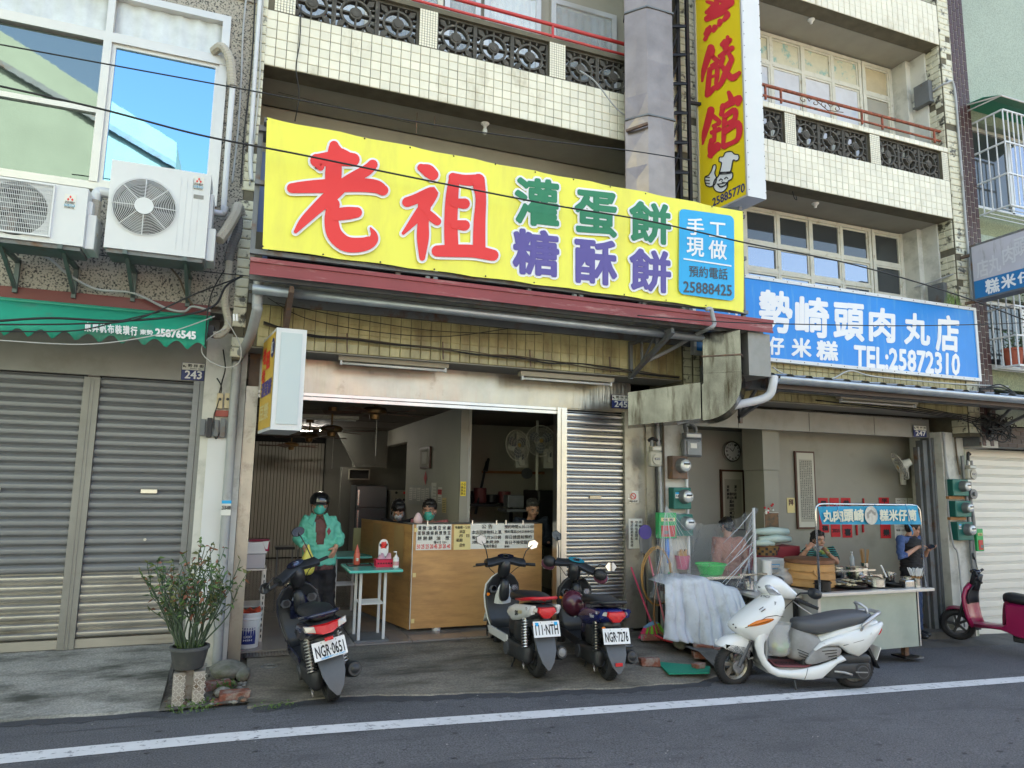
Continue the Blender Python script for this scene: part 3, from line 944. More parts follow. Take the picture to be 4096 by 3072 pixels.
# ================================================================ building with the dark brick pier and green mosaic
E_=thing('mosaic_building','green mosaic house at the right edge with a narrow pier of dark brown bricks','building',(12,8,0))
MB().box(10.08,10.42,F+.0,7.9,2.4,12.6).build('pier',M_['white_joint'],E_)
bm_=tile_mesh('brick',.070,.155,.008,M_['brown_brick'],.002)
cnt=0
mbx=MB()
for i in range(4):
 for j in range(44):
  z=2.5+j*.164+(.082 if i%2 else 0)
  if z>9.7:continue
  p=(10.125+i*.084,F,z)
  if 3.0<z<9.7 and cnt<290:
   piece(bm_,'brick',p,E_); cnt+=1
  else:
   mbx.add([Vector(p)+v.co for v in bm_.vertices],[tuple(q.vertices) for q in bm_.polygons])
if mbx.v:
 stuff(mbx.build('bricks',M_['brown_brick'],E_))
mb=MB()
mb.box(10.42,16,F+.1,F+.3,7.65,12.6).box(10.42,16,F+.1,F+.3,4.75,5.75)
mb.build('wall',M_['green_mosaic'],E_)
MB().box(10.42,16,F+.12,F+.3,5.75,6.2).box(10.42,16,F+.08,F+.3,3.30,3.62).build('band',M_['olive_mosaic'],E_)
MB().box(10.42,16,F+.1,F+.3,2.75,3.2).build('lower_wall',M_['green_mosaic'],E_)
MB().box(10.42,16,F+.35,F+.4,2.4,12.6).build('recess',M_['dark'],E_)
MB().box(10.06,16,F+.02,8.0,2.42,2.72).build('lintel',M_['grey_steel'],E_)
br=mat('brick_dim',(.10,.075,.065),.7,rnd=.2)
bk=tile_mesh('brick',.19,.055,.012,br,.002)
for j in range(5):
 for i in range(26):
  p_=(10.15+i*.2+(.1 if j%2 else 0),F+.02,2.45+j*.06)
  if i<12:piece(bk,'brick',p_,E_)
for a,z0_,z1_ in((10.42,6.2,7.65),(10.42,3.62,4.75)):
 o=MB(); frame_rect(o,a+.12,a+2.2,z0_+.03,z1_-.02,F+.2,.06,.05)
 o.box(a+1.1,a+1.16,F+.2,F+.25,z0_+.05,z1_-.05)
 o=o.build('window',M_['alu'],E_)
 MB().box(a+.18,a+1.1,F+.23,F+.235,z0_+.09,z1_-.08).build('pane',M_['glass_dark'],o)
 MB().box(a+1.16,a+2.14,F+.22,F+.225,z0_+.09,z1_-.08).build('pane',M_['glass_sky'],o)
 MB().grid([[(x,F+.26+.015*math.sin(x*45),z) for z in(z0_,z1_)] for x in fr(a,a+2.2,40)]).build('curtain',mat('curtain_dim',(.2,.24,.25),.8),o,smooth=True)
sh=MB().box(10.24,14,S+.05,S+.06,-.5,2.45).build('shutter',M_['dark'],E_)
slats(sh,10.26,13.5,-.36,2.42,S+.04,.135,.012,lambda i,n:M_['shutter_white'],[(0,0),(-.9,.04),(-1,.3),(-1,.62),(-.9,.70),(-.2,.72),(-.9,.76),(-.9,.84),(-.1,.87),(-.8,.9),(-.8,.97),(0,1)])
MB().box(10.20,10.26,S-.02,S+.07,-.5,2.45).build('guide_rail',M_['pvc'],E_)
MB().box(10.06,10.2,S-.1,S+.3,-.5,2.42).build('jamb_wall',M_['green_mosaic'],E_)
# ================================================================ across the street (seen only in the window glass)
def opp(px):
 v=W(px[0],px[1],19.4)
 return(v.x,v.z)
pts=[opp((-900,-300)),opp((0,125)),opp((430,400)),opp((708,575)),opp((705,690))]
pts+=[(pts[-1][0],-1),(pts[0][0]-30,-1),(pts[0][0]-30,pts[0][1])]
op_m=mat('stucco_green',(.28,.32,.25),.9,var=.1,vs=1.5,bump=.3,bs=30)
Q=thing('stucco_house','pale green stucco house across the street, seen mirrored in the window glass','house',(pts[0][0],-8,0))
MB().prism(pts,-9,-5).build('wall',op_m,Q)
c1,c2=opp((0,245)),opp((705,660))
MB().prism([(c1[0],c1[1]),(c2[0],c2[1]),(c2[0],c2[1]-.16),(c1[0],c1[1]-.16)],-4.96,-4.9).build('band',M_['grey_steel'],Q)
o=MB().box(pts[1][0]-3,pts[1][0]+5.5,-4.99,-4.95,3.2,4.3).build('window',M_['dark'],Q)
MB().box(pts[1][0]+1.2,pts[1][0]+2.2,-4.94,-4.9,3.3,4.2).build('curtain',M_['paint_frame'],o)
Q2=thing('low_house','low cream house across the street, seen mirrored in the steel lintel','house',(14,-8,0))
MB().box(pts[4][0]+.3,45,-10,-5.6,-1,4.3).build('wall',mat('cream_plaster',(.50,.44,.33),.9,var=.08,vs=1),Q2)
for i in range(9):
 MB().box(pts[4][0]+1.2+i*4,pts[4][0]+4+i*4,-5.58,-5.5,-.5,2.4).build('shutter',M_['panel_grey'],Q2)
for i,(x,z0_,z1_,w_,c_) in enumerate(((1,2.6,3.3,3.6,(.5,.05,.04)),(5.2,2.5,3.4,3,(.03,.2,.4)),(8.6,2.7,3.2,4,(.6,.5,.06)),(13,2.4,3.3,3,(.03,.28,.18)),(17,2.6,3.4,4,(.5,.5,.5)),(22,2.5,3.3,4,(.4,.06,.05)))):  # invented signs and windows, added to vary the reflections in the steel
 MB().box(x,x+w_,-5.55,-5.1,z0_,z1_).build('added_sign',mat('added_sign_colour%d'%i,c_,.6),Q2)
 MB().box(x+.4,x+w_-.6,-5.58,-5.5,3.5,4.1).build('window',M_['glass_dark'],Q2)
for i in range(7):
 MB().box(-1+i*4.1,-.8+i*4.1,-5.5,-5.3,-.3,4.5).build('pillar',M_['panel_grey'],Q2)
 # mid-height neighbours behind the fronts keep the sun off the street
MB().box(16,60,F+.3,20,-1,11).build('wall',M_['soffit'],tag(thing('plain_house','plain house beyond the right edge of the mosaic house','house',(38,12,0))))
MB().box(-40,-8,F+.3,20,-1,11).build('wall',M_['stucco'],tag(thing('plain_house','plain house beyond the left edge of the stucco house','house',(-24,12,0))))
MB().box(5.0,16,13,13.1,-.5,12.6).build('rear_wall',M_['stucco'],D)
MB().box(-8,5,19.9,20,-.5,12.6).build('rear_wall',M_['stucco'],B)
MB().box(9.84,16,F+.4,20,9.4,12.6).build('rear_wall',M_['green_mosaic'],E_)
# ================================================================ signs
z1_=lambda x,y:(x*.6631,y*.6631)
z2_=lambda x,y:(900+x*.6631,y*.6631)
z3_=lambda x,y:(1900+x*.663,y*.663)
z5_=lambda x,y:(x*.6027,1000+y*.6027)
z6_=lambda x,y:(900+x*.6027,1000+y*.6027)
z7_=lambda x,y:(1900+x*.6027,1000+y*.6027)
z8_=lambda x,y:(2900+x*.6028,1000+y*.6028)
zb_=lambda x,y:(1800+x*.663,1900+y*.663)
zc_=lambda x,y:(2800+x*.7063,1900+y*.7063)
zd_=lambda x,y:(2550+x*.3617,1650+y*.3617)
ze_=lambda x,y:(3550+x*.3315,1600+y*.3315)
zf_=lambda x,y:(3700+x*.3317,900+y*.3317)
zg_=lambda x,y:(3000+x*.4521,1650+y*.4521)
zh_=lambda x,y:(2500+x*.3316,2200+y*.3316)
# --- the big yellow banner: vinyl laced to a steel frame
YS=6.10
SG=thing('banner_sign','wide yellow banner with two big red characters laced above the red canopy edge','sign',(2.5,YS,3.6))
c=[W(1068,470,YS),W(2972,845,YS),W(2975,1250,YS),W(1050,995,YS)]
P=[]
for i in range(41):
 u=i/40
 col=[]
 for j in range(9):
  v=j/8
  p=(c[3]*(1-u)+c[2]*u)*(1-v)+(c[0]*(1-u)+c[1]*u)*v
  edge=(v in(0,1))
  p=p+Vector((0,.007*math.sin(u*50.3)*abs(v-.5)*2+.006*math.sin(u*9+v*4),(.010*abs(math.sin(u*math.pi*8))*(-1 if v==1 else(1 if v==0 else 0)))))
  col.append(p)
 P.append(col)
MB().grid(P).build('banner',M_['yellow'],SG,smooth=True)
fm=MB()
for z in(3.66,4.28,4.77):
 fm.box(-.06,5.12,YS+.05,YS+.09,z,z+.04)
for x in(-.06,1.2,2.5,3.8,5.08):
 fm.box(x,x+.04,YS+.092,YS+.13,3.62,4.84)
fm.build('frame',M_['grey_steel'],SG)
for k in range(2):
 MB().bar((0 if k==0 else 5.1,YS+.1,4.9),(0 if k==0 else 5.1,F+.3,5.3),.04).build('stay',M_['grey_steel'],SG)
for i in range(24):
 u=i/12 if i<13 else(i-13)/10
 e=(c[0]*(1-u)+c[1]*u-Vector((0,.006,.02))) if i<13 else(c[3]*(1-u)+c[2]*u+Vector((0,-.006,.02)))
 MB().ell(e,(.008,.005,.008),8,5).build('eyelet',M_['black_steel'],SG)
t2w=lambda x,y:W(*z2_(x,y),YS)
lao=[[(655,905,34),(655,980,46),(652,1060,50),(648,1130,46)],
[(548,965,30),(600,968,42),(680,962,46),(770,970,40)],
[(655,885,28),(675,930,42),(720,960,46)],
[(552,975,40),(575,1015,22)],
[(888,1000,30),(850,1035,34),(740,1100,36),(640,1185,42),(540,1275,34),(470,1345,26),(425,1402,12)],
[(402,1142,30),(480,1135,36),(620,1128,42),(780,1122,42),(900,1130,40),(950,1155,32)],
[(652,1240,38),(640,1330,42),(660,1420,46),(730,1478,46),(830,1480,42),(885,1455,34),(895,1420,20),(875,1382,6)],
[(792,1288,32),(740,1292,38),(670,1300,38)]]
zu=[[(1180,1018,24),(1220,1035,38),(1250,1060,34)],
[(1095,1225,30),(1150,1205,30),(1250,1162,30),(1215,1230,34),(1150,1320,28),(1072,1412,10)],
[(1200,1240,40),(1192,1340,34),(1190,1440,36),(1186,1560,18)],
[(1215,1285,20),(1250,1320,26),(1276,1342,24)],
[(1378,1085,32),(1365,1200,38),(1358,1350,40),(1362,1500,42)],
[(1370,1075,26),(1440,1092,32),(1510,1092,34)],
[(1522,1095,40),(1538,1200,32),(1530,1350,36),(1528,1510,38)],
[(1380,1230,26),(1440,1235,32)],
[(1380,1360,26),(1440,1366,32)],
[(1275,1520,34),(1380,1518,38),(1500,1522,38),(1610,1545,34)]]
for ss in(lao,zu):
 strokes(ss,t2w,M_['white_text'],SG,'letter_outline',14,.012)
 strokes(ss,t2w,M_['red_text'],SG,'red_character',0,.022)
def chq(ch,x0,y0,x1,y1,sl,zf,Y,m,par,bold=.03,k=10,**kw):
 """one character in an upright box of a zoomed region; sl = fall of its top edge per unit width"""
 d=(x1-x0)*sl
 text(ch,[W(*zf(x0,y0),Y),W(*zf(x1,y0+d),Y),W(*zf(x1,y1+d),Y),W(*zf(x0,y1),Y)],m,par,bold,k,**kw)
for ch,x0,y0,x1,y1,m in(('灌',245,1075,495,1345,'green_text'),('蛋',605,1152,845,1405,'green_text'),('餅',935,1218,1170,1450,'green_text'),
('糖',232,1385,495,1645,'violet_text'),('酥',605,1445,845,1700,'violet_text'),('餅',935,1505,1170,1745,'violet_text')):
 chq(ch,x0,y0,x1,y1,.11 if y0<1300 else .09,z3_,YS,M_[m],SG,.036,10,outline=M_['white_text'],ow=.045,ok=14,lift=.01)
q=[z3_(1225,1262),z3_(1555,1308),z3_(1558,1820),z3_(1222,1775)]
bxp=[]
def mixp(u,v):
 a=((q[3][0]*(1-u)+q[2][0]*u)*(1-v)+(q[0][0]*(1-u)+q[1][0]*u)*v,(q[3][1]*(1-u)+q[2][1]*u)*(1-v)+(q[0][1]*(1-u)+q[1][1]*u)*v)
 return W(*a,YS)
for cx,cy,a0 in((.91,.94,0),(.09,.94,90),(.09,.06,180),(.91,.06,270)):
 for k in range(5):
  a=math.radians(a0+k*22.5)
  bxp.append(mixp(cx+.09*math.cos(a),cy+.06*math.sin(a))+Vector((0,-.022,0)))
MB().poly(bxp).build('blue_field',M_['blue_box'],SG)
for s_,x0,y0,x1,y1,m,b in(('手',1270,1318,1372,1418,'white_text',.02),('工',1405,1345,1505,1430,'white_text',.02),('現',1270,1435,1372,1545,'white_text',.02),
('做',1402,1452,1508,1562,'white_text',.02),('預約電話',1283,1605,1515,1672,'grey_text',.012),('25888425',1250,1700,1540,1765,'grey_text',.02)):
 chq(s_,x0,y0,x1,y1,.085,z3_,YS,M_[m],SG,b,6,lift=.025)
pa,pb=W(*z3_(1250,1567),YS),W(*z3_(1537,1608),YS)
MB().box(pa.x,pb.x,YS-.028,YS-.025,(pa.z+pb.z)/2-.008,(pa.z+pb.z)/2+.008).build('white_rule',M_['white_text'],SG)
# --- canopy with the red edge
CN=thing('canopy','sheet metal canopy with a dark red front edge under the yellow banner','canopy',(2.6,6.5,3.5))
MB().box(-.05,5.42,6.12,6.15,3.475,3.605).box(-.052,5.425,6.105,6.12,3.575,3.612).box(-.05,5.42,6.11,6.12,3.465,3.485).build('fascia',M_['fascia'],CN)
MB().grid([[(x,y,3.56+(y-6.15)*.03+.008*math.sin(x*40)) for y in(6.152,F)] for x in fr(-.05,5.42,160)]).build('roof_sheet',M_['galv'],CN)
for y,h in((6.25,.07),(6.62,.06),(F-.05,.09)):
 MB().box(-.05,5.40,y,y+.045,3.46,3.46+h).build('purlin',M_['grey_steel'],CN)
mb=MB()
mb.tube([(-.02,6.42,3.42),(5.3,6.42,3.40)],.045,8)
mb.build('gutter',M_['galv'],CN,smooth=True)
for x in(.30,4.2,5.2):
 tb=MB()
 tb.bar((x,6.25,3.42),(x,F,3.42),.035).bar((x,6.25,3.40),(x,F,3.02),.045).bar((x,F-.02,3.45),(x,F-.02,3.0),.04)
 for t in(.35,.7):
  tb.bar((x,6.25+.9*t,3.42),(x,6.25+.9*t,3.42-.38*t),.025)
  tb.bar((x,6.25+.9*(t-.3),3.42),(x,6.25+.9*t,3.42-.38*t),.02)
 tb.build('bracket',M_['rust'] if x<1 else M_['grey_steel'],CN)
 # right return of the canopy: grey sheet box
MB().box(5.12,5.42,6.17,7.0,2.98,3.46).build('side_sheet',M_['galv'] if False else M_['panel_grey'],CN)
# --- 247's canopy: gutter, corrugated roof
C2=thing('canopy','low corrugated roof with a long half round gutter over the cart front','canopy',(7.5,6.7,3))
ys=[]
P=[]
for x in fr(5.5,12.5,280):
 h=.022*(1 if(math.sin(x*22)>.35) else 0)
 P.append([(x,6.28,3.03+h),(x,F,3.16+h)])
MB().grid(P).build('roof_sheet',M_['galv'],C2)
MB().grid([[(x,6.235+.065*math.cos(a),3.0+.075*math.sin(a)) for a in[math.pi*(1+k/8) for k in range(9)]] for x in fr(5.55,12.5,12)]).build('gutter',M_['galv'],C2,smooth=True,solid=.006)
MB().box(5.5,12.5,6.31,6.36,2.88,3.02).build('front_beam',M_['rail_rust'] if False else mat('brown_steel',(.075,.05,.04),.6,var=.2,vs=5),C2)
MB().box(5.5,12.5,6.7,6.75,2.92,3.05).build('purlin',M_['grey_steel'],C2)
for x in(5.75,10.25):
 tb=MB().bar((x,6.35,2.93),(x,F,2.62),.04).bar((x,6.35,2.96),(x,F+.0,2.96),.035).bar((x,F-.03,3.0),(x,F-.03,2.55),.04).bar((x,6.8,2.96),(x,F,2.62),.03)
 tb.build('bracket',M_['grey_steel'],C2)
mb=MB().box(9.9,12.5,6.38,F,2.99,3.01)
mb.build('soffit_sheet',M_['black_steel'],C2)
stuff(MB().grid([[(x,F-.06+.03*math.sin(x*17)*k,3.10+.07*k+.02*math.sin(x*31)) for k in(0,.5,1)] for x in fr(5.5,9.9,90)]).build('mortar',M_['concrete'],C2))
# --- blue board of the meatball shop
BS=thing('signboard','long blue signboard with white brush characters and TEL number above the cart shop','sign',(8,F,3.4))
bx0,bx1,bz0,bz1=5.05,9.99,3.39,4.42
MB().box(bx0,bx1,F-.10,F-.04,bz0,bz1).build('board',M_['blue_sign'],BS)
mb=MB(); frame_rect(mb,bx0-.03,bx1+.03,bz0-.035,bz1+.035,F-.115,.045,.07); mb.build('frame',M_['white_metal'],BS)
YB_=F-.10
ws_=W
for ch,x0,y0,x1,y1,sl in(('勢',232,268,440,530,.10),('崎',472,310,682,560,.10),('頭',725,352,918,585,.09),('肉',960,385,1122,598,.09),
('丸',1192,420,1355,618,.09),('店',1402,435,1548,662,.09),('仔',295,578,388,690,.06),('米',445,585,568,705,.06),('糕',610,603,745,725,.06)):
 chq(ch,x0,y0,x1,y1,sl,z8_,YB_,M_['white_text'],BS,.036 if y0<500 else .04,10)
chq('東',20,240,130,420,.1,z8_,YB_,M_['white_text'],BS,.036)
chq('TEL:25872310',858,635,1555,770,.085,z8_,YB_,M_['white_text'],BS,.035,8)
for i in range(22):
 for z in(bz0-.012,bz1+.012):
  MB().ell((bx0+.1+i*.225,F-.117,z),(.008,.004,.008),6,4).build('rivet',M_['rust'],BS)
  # --- tall yellow lightbox on a lattice arm
VS=thing('lightbox_sign','tall yellow lightbox with red brush characters and a winking chef drawing','sign',(5.3,6.6,5.08))
VA,VB_,VC_=Vector((5.24,6.22,0)),Vector((5.165,7.05,0)),Vector((5.49,6.22,0))
vz0,vz1=5.08,8.9
nV=Vector((-(VB_-VA).y,(VB_-VA).x,0)).normalized()
if nV.x>0:nV=-nV
def onv(px,py,d=0):
 r=ray(px,py)
 t=(VA+nV*d-Vector((0,0,H))).dot(nV)/r.dot(nV)
 return Vector((0,0,H))+r*t
def vring(a,b,c_,d,z0,z1):
 return MB().rings([[(p.x,p.y,z0) for p in(a,b,c_,d)],[(p.x,p.y,z1) for p in(a,b,c_,d)]])
vD=VC_+(VB_-VA)
vring(VA,VB_,vD,VC_,vz0,vz1).build('case',M_['white_metal'],VS)
def vfq(u,z,d):
 p=VB_*(1-u)+VA*u
 return Vector((p.x,p.y,z))+nV*d
MB().rings([[vfq(.03,vz0+.025,d),vfq(.97,vz0+.025,d),vfq(.97,vz1-.05,d),vfq(.03,vz1-.05,d)] for d in(.002,.006)]).build('face',M_['yellow_sign'],VS)
for u0,u1,za,zb in((0,.03,vz0,vz1),(.97,1,vz0,vz1),(.03,.97,vz0,vz0+.025)):
 MB().rings([[vfq(u0,za,d),vfq(u1,za,d),vfq(u1,zb,d),vfq(u0,zb,d)] for d in(.002,.018)]).build('trim',M_['alu'],VS)
for i in range(24):
 for xx in(.006,.244):
  MB().ell((VA.x+xx,VA.y-.003,vz0+.08+i*.15),(.006,.004,.006),6,4).build('screw',M_['black_steel'],VS)
  # brush characters of the lightbox written as strokes, in the zoomed region's units
t3w=lambda x,y:onv(*z3_(x,y),.006)
zheng=[[(1480,5,12),(1540,20,14),(1505,55,16)],[(1400,10,8),(1440,30,14),(1400,75,12)],[(1460,-60,14),(1458,60,16)],
[(1395,205,14),(1412,180,20),(1420,160,8)],[(1440,185,12),(1450,165,16)],[(1475,150,12),(1482,130,16)],[(1505,120,12),(1525,90,18),(1515,70,10)],
[(1400,118,14),(1450,95,16),(1500,75,14)],[(1390,240,10),(1412,195,12)],[(1545,15,24),(1470,55,16),(1395,110,8)]]
jiao=[[(1425,290,22),(1405,350,20),(1380,430,14),(1372,490,6)],[(1425,330,12),(1448,355,14),(1475,372,10)],[(1430,395,10),(1470,372,12)],
[(1418,420,14),(1410,500,16),(1402,575,14)],[(1425,415,12),(1460,400,14),(1462,460,14),(1455,505,10)],[(1425,465,8),(1455,455,8)],[(1408,570,16),(1440,535,14),(1460,515,8)],
[(1480,510,14),(1440,540,10)],[(1495,270,14),(1515,250,16),(1510,290,14)],[(1480,340,12),(1520,312,16),(1555,290,14)],[(1545,240,10),(1525,262,14)],
[(1500,350,14),(1485,400,12)],[(1535,325,12),(1550,350,16)],[(1555,360,14),(1520,430,18),(1490,500,14),(1465,540,6)],[(1490,395,12),(1530,450,18),(1560,470,20),(1600,440,10)],
[(1445,300,8),(1435,330,12)],[(1530,225,10),(1520,300,12)]]
guan=[[(1425,665,22),(1405,740,20),(1385,810,16),(1375,870,5)],[(1425,690,12),(1455,715,14),(1480,735,10)],[(1440,760,10),(1475,745,12)],[(1430,800,12),(1475,780,14)],
[(1430,850,16),(1425,900,20),(1425,945,12)],[(1430,905,14),(1470,870,14),(1470,900,12)],[(1420,940,14),(1470,895,10)],[(1450,760,12),(1445,850,12)],
[(1535,560,12),(1550,600,18)],[(1500,640,16),(1490,690,14)],[(1495,650,14),(1550,620,20),(1600,590,16),(1590,630,12)],[(1510,700,14),(1505,800,14),(1500,890,10)],
[(1515,700,14),(1570,665,16),(1570,720,14),(1515,750,12)],[(1512,800,12),(1590,745,20),(1588,840,14),(1508,880,12)],[(1508,890,10),(1590,840,10)]]
for ss,nm in((zheng,'red_character'),(jiao,'red_character'),(guan,'red_character')):
 strokes(ss,t3w,M_['sign_red'],VS,nm,1,.002,nV)
 # chef: line drawing of hat, smiling face and thumb
def ring_pts(cx,cy,rx,ry,a0=0,a1=360,n=18,r=4):
 return[(cx+rx*math.cos(math.radians(a0+(a1-a0)*i/n)),cy+ry*math.sin(math.radians(a0+(a1-a0)*i/n)),r) for i in range(n+1)]
hat=[(1478,1040),(1490,985),(1475,975),(1478,950),(1500,945),(1515,920),(1550,915),(1568,930),(1592,935),(1595,960),(1578,972),(1560,970),(1545,1035),(1510,1040)]
fc=[(1480,1045),(1545,1038),(1558,1055),(1552,1080),(1530,1095),(1522,1135),(1495,1160),(1460,1155),(1442,1130),(1448,1090),(1470,1065)]
hand=[(1398,1120),(1390,1095),(1392,1068),(1412,1058),(1430,1030),(1440,1000),(1455,995),(1458,1015),(1450,1045),(1460,1075),(1452,1110),(1425,1128)]
for nm,pl in(('chef_hat',hat),('chef_face',fc),('chef_hand',hand)):
 MB().poly([t3w(*p)+nV*.004 for p in pl]).build(nm,M_['white_text'],VS)
ln=[[(x,y,3.5) for x,y in pl+[pl[0]]] for pl in(hat,fc,hand)]
ln+=[[(1478,1090,3),(1487,1080,3),(1497,1088,3)],[(1510,1080,3),(1520,1070,3),(1530,1078,3)],[(1468,1112,4),(1485,1128,5),(1512,1120,4),(1525,1102,3)],
[(1468,1112,3),(1495,1108,3),(1525,1102,3)],[(1495,1098,3),(1500,1105,3),(1508,1100,3)],[(1480,1052,3),(1515,1050,3),(1548,1045,3)],
[(1395,1070,3),(1420,1072,3)],[(1393,1088,3),(1420,1090,3)],[(1396,1106,3),(1420,1108,3)]]
strokes(ln,t3w,M_['ink'],VS,'chef_outline',0,.007,nV)
text('25885770',[onv(x,y,.006) for x,y in((2850,795),(2979,731),(2979,766),(2852,826))],M_['navy_text'],VS,.03,6,nrm=nV)
LT=thing('lattice_bracket','black welded lattice mast holding the tall yellow lightbox','bracket',(4.9,6.8,4.7))
for x,y in((4.80,7.09),(4.92,7.09),(5.00,7.00)):
 MB().bar((x,y,4.72),(x,y,9.6),.04).build('upright',M_['black_steel'],LT)
for k in range(12):
 z=4.85+k*.40
 MB().bar((4.80,7.09,z),(4.92,7.09,z+.05),.03).bar((4.92,7.09,z+.05),(5.00,7.00,z+.0),.028).bar((4.80,7.09,z),(5.00,7.00,z),.022).bar((4.80,7.09,z+.02),(4.92,7.09,z+.36),.022).build('rung',M_['black_steel'],LT)
for z in(5.1,6.6,8.1):
 MB().bar((4.92,7.09,z),(4.94,F,z),.035).bar((5.0,7.0,z),(5.2,6.98,z),.035).build('arm',M_['black_steel'],LT)
 # --- faded lightbox at the right edge
FS=thing('lightbox_sign','faded white lightbox with peeled characters and blue lower strip at the right edge','sign',(9.85,6.5,4.5))
q4=[Vector((9.85,6.95,5.36)),Vector((9.85,5.75,5.36)),Vector((9.85,5.75,4.52)),Vector((9.85,6.95,4.52))]
zt0,zb0=5.36,4.52
nrm4=Vector((q4[1].y-q4[0].y,-(q4[1].x-q4[0].x),0)).normalized()
def fq(u,v,d=0):
 p=q4[3]*(1-u)+q4[2]*u
 return Vector((p.x,p.y,zb0+(zt0-zb0)*v))+nrm4*d
def fbox(u0,u1,v0,v1,d0,d1):
 mb=MB(); a=[fq(u0,v0,d0),fq(u1,v0,d0),fq(u1,v1,d0),fq(u0,v1,d0)]; b=[fq(u0,v0,d1),fq(u1,v0,d1),fq(u1,v1,d1),fq(u0,v1,d1)]
 return mb.rings([a,b])
fbox(0,1,0,1,-.22,0).build('case',M_['grey_steel'],FS)
faded=mat('faded_white',(.50,.49,.55),.6,var=.08,vs=3,dirt=(.28,.28,.29),ds=5,dthr=.66,dw=.08,stretch=(4,4,.6))
fbox(.03,1,.34,.96,.002,.004).build('face',faded,FS)
fbox(.03,1,.03,.338,.002,.004).build('blue_strip',mat('blue_sign_dim',(.02,.17,.42),.4),FS)
for i,(ch,v0,v1,m) in enumerate((('糕',.06,.30,'white_text'),('米',.08,.30,'white_text'),('仔',.1,.28,'white_text'))):
 u=.17+i*.19
 text(ch,[fq(u,v1,.006),fq(u+.16,v1,.006),fq(u+.16,v0,.006),fq(u,v0,.006)],M_[m],FS,.035,8,nrm=nrm4)
for i,(ch,u,v) in enumerate((('店',.08,.38),('丸',.23,.40),('肉',.40,.48),('頭',.54,.56))):
 text(ch,[fq(u,v+.3,.006),fq(u+.14,v+.3,.006),fq(u+.14,v,.006),fq(u,v,.006)],mat('pale_grey_text',(.6,.6,.64),.6),FS,.02,6,nrm=nrm4)
for u in(.0,.85):
 MB().bar(fq(u+.05,.02+u,-.1),Vector((fq(u,0).x+.1,F,fq(u,.02+u).z)),.04).build('arm',M_['rust'],FS)
 # --- small box sign beside the opening
BXS=thing('box_sign','small worn box sign, yellow on its left face and blank white at the front','sign',(.33,6.7,2.2))
P0=[Vector((.205,6.40,0)),Vector((.462,6.40,0)),Vector((.40,7.12,0)),Vector((.115,7.08,0))]
zz0,zz1=2.19,3.09
MB().rings([[(p.x,p.y,zz0) for p in P0],[(p.x,p.y,zz1) for p in P0]]).build('case',M_['white_metal'],BXS)
MB().box(.245,.425,6.392,6.399,zz0+.05,zz1-.04).build('front_panel',mat('box_glass',(.50,.57,.58),.35),BXS)
nl=Vector((P0[0].y-P0[3].y,-(P0[0].x-P0[3].x),0)).normalized()
if nl.x>0:nl=-nl
def lq(u,v,d=0):
 p=P0[3]*(1-u)+P0[0]*u
 return Vector((p.x,p.y,zz0+(zz1-zz0)*v))+nl*d
MB().poly([lq(.03,.03,.003),lq(.97,.03,.003),lq(.97,.97,.003),lq(.03,.97,.003)]).build('yellow_face',M_['yellow_old'],BXS)
def ltext(ch,u0,u1,v0,v1,m,b=.03,**kw):
 text(ch,[lq(u0,v1,.004),lq(u1,v1,.004),lq(u1,v0,.004),lq(u0,v0,.004)],M_[m],BXS,b,6,nrm=nl,**kw)
ltext('老',.1,.35,.72,.88,'red_text',.05); ltext('祖',.38,.66,.64,.82,'red_text',.05); ltext('老',.1,.35,.52,.66,'red_text',.05)
MB().poly([lq(.83+.13*math.cos(t*math.pi/8),.82+.1*math.sin(t*math.pi/8),.005) for t in range(16)]).build('blue_disc',M_['navy_text'],BXS)
text('紅',[lq(.76,.88,.008),lq(.9,.88,.008),lq(.9,.76,.008),lq(.76,.76,.008)],M_['white_text'],BXS,.03,6,nrm=nl)
ltext('灌蛋餅',.12,.9,.36,.52,'violet_text',.035); ltext('豆漿',.1,.8,.12,.28,'paper_yellow',.03)
MB().bar((.3,6.75,zz1),(.3,6.75,3.45),.03).bar((.3,7.0,zz1-.1),(.3,F+.3,zz1-.1),.03).build('hanger',M_['rust'],BXS)
# --- house number plates
def number_plate(num,lab,x,y,z,w=.175,h=.17):
 t=thing('number_plate',lab,'house number',(x,y,z))
 MB().box(x,x+w,y-.012,y-.002,z,z+h).build('backing',M_['blue_dark'],t,bevel=.004)
 MB().box(x+.004,x+w-.004,y-.0145,y-.012,z+h*.58,z+h-.004).build('white_field',M_['paper'],t)
 text(num,rq(x+.035,x+w-.025,y-.0145,z+.016,z+h*.53),M_['white_text'],t,.03,6)
 text('勢 林 街',rq(x+.055,x+w-.012,y-.0145,z+h*.74,z+h*.92),M_['ink'],t,.02,4)
 text('Shilin St.',rq(x+.075,x+w-.03,y-.0145,z+h*.63,z+h*.70),M_['ink'],t,0,4)
 MB().cyl((x+.018,y-.016,z+h*.78),(x+.018,y-.0145,z+h*.78),.010,n=8).cyl((x+.034,y-.016,z+h*.74),(x+.034,y-.0145,z+h*.74),.006,n=6).build('emblem',M_['ink'],t)
a=W(*z5_(1200,752),S-.02)
number_plate('243','blue and white house number plate 243 above the grey shutter',W(*z5_(1200,860),S-.02).x,S-.012,W(*z5_(1200,860),S-.02).z,.21,.175)
number_plate('245','blue and white house number plate 245 at the end of the steel lintel',W(*z7_(908,1050),S-.02).x,S-.012,W(*z7_(908,1048),S-.02).z,.235,.165)
number_plate('247','blue and white house number plate 247 at the right end of the grey lintel',W(*ze_(318,440),S-.02).x,S-.012,W(*ze_(318,440),S-.02).z,.26,.165)
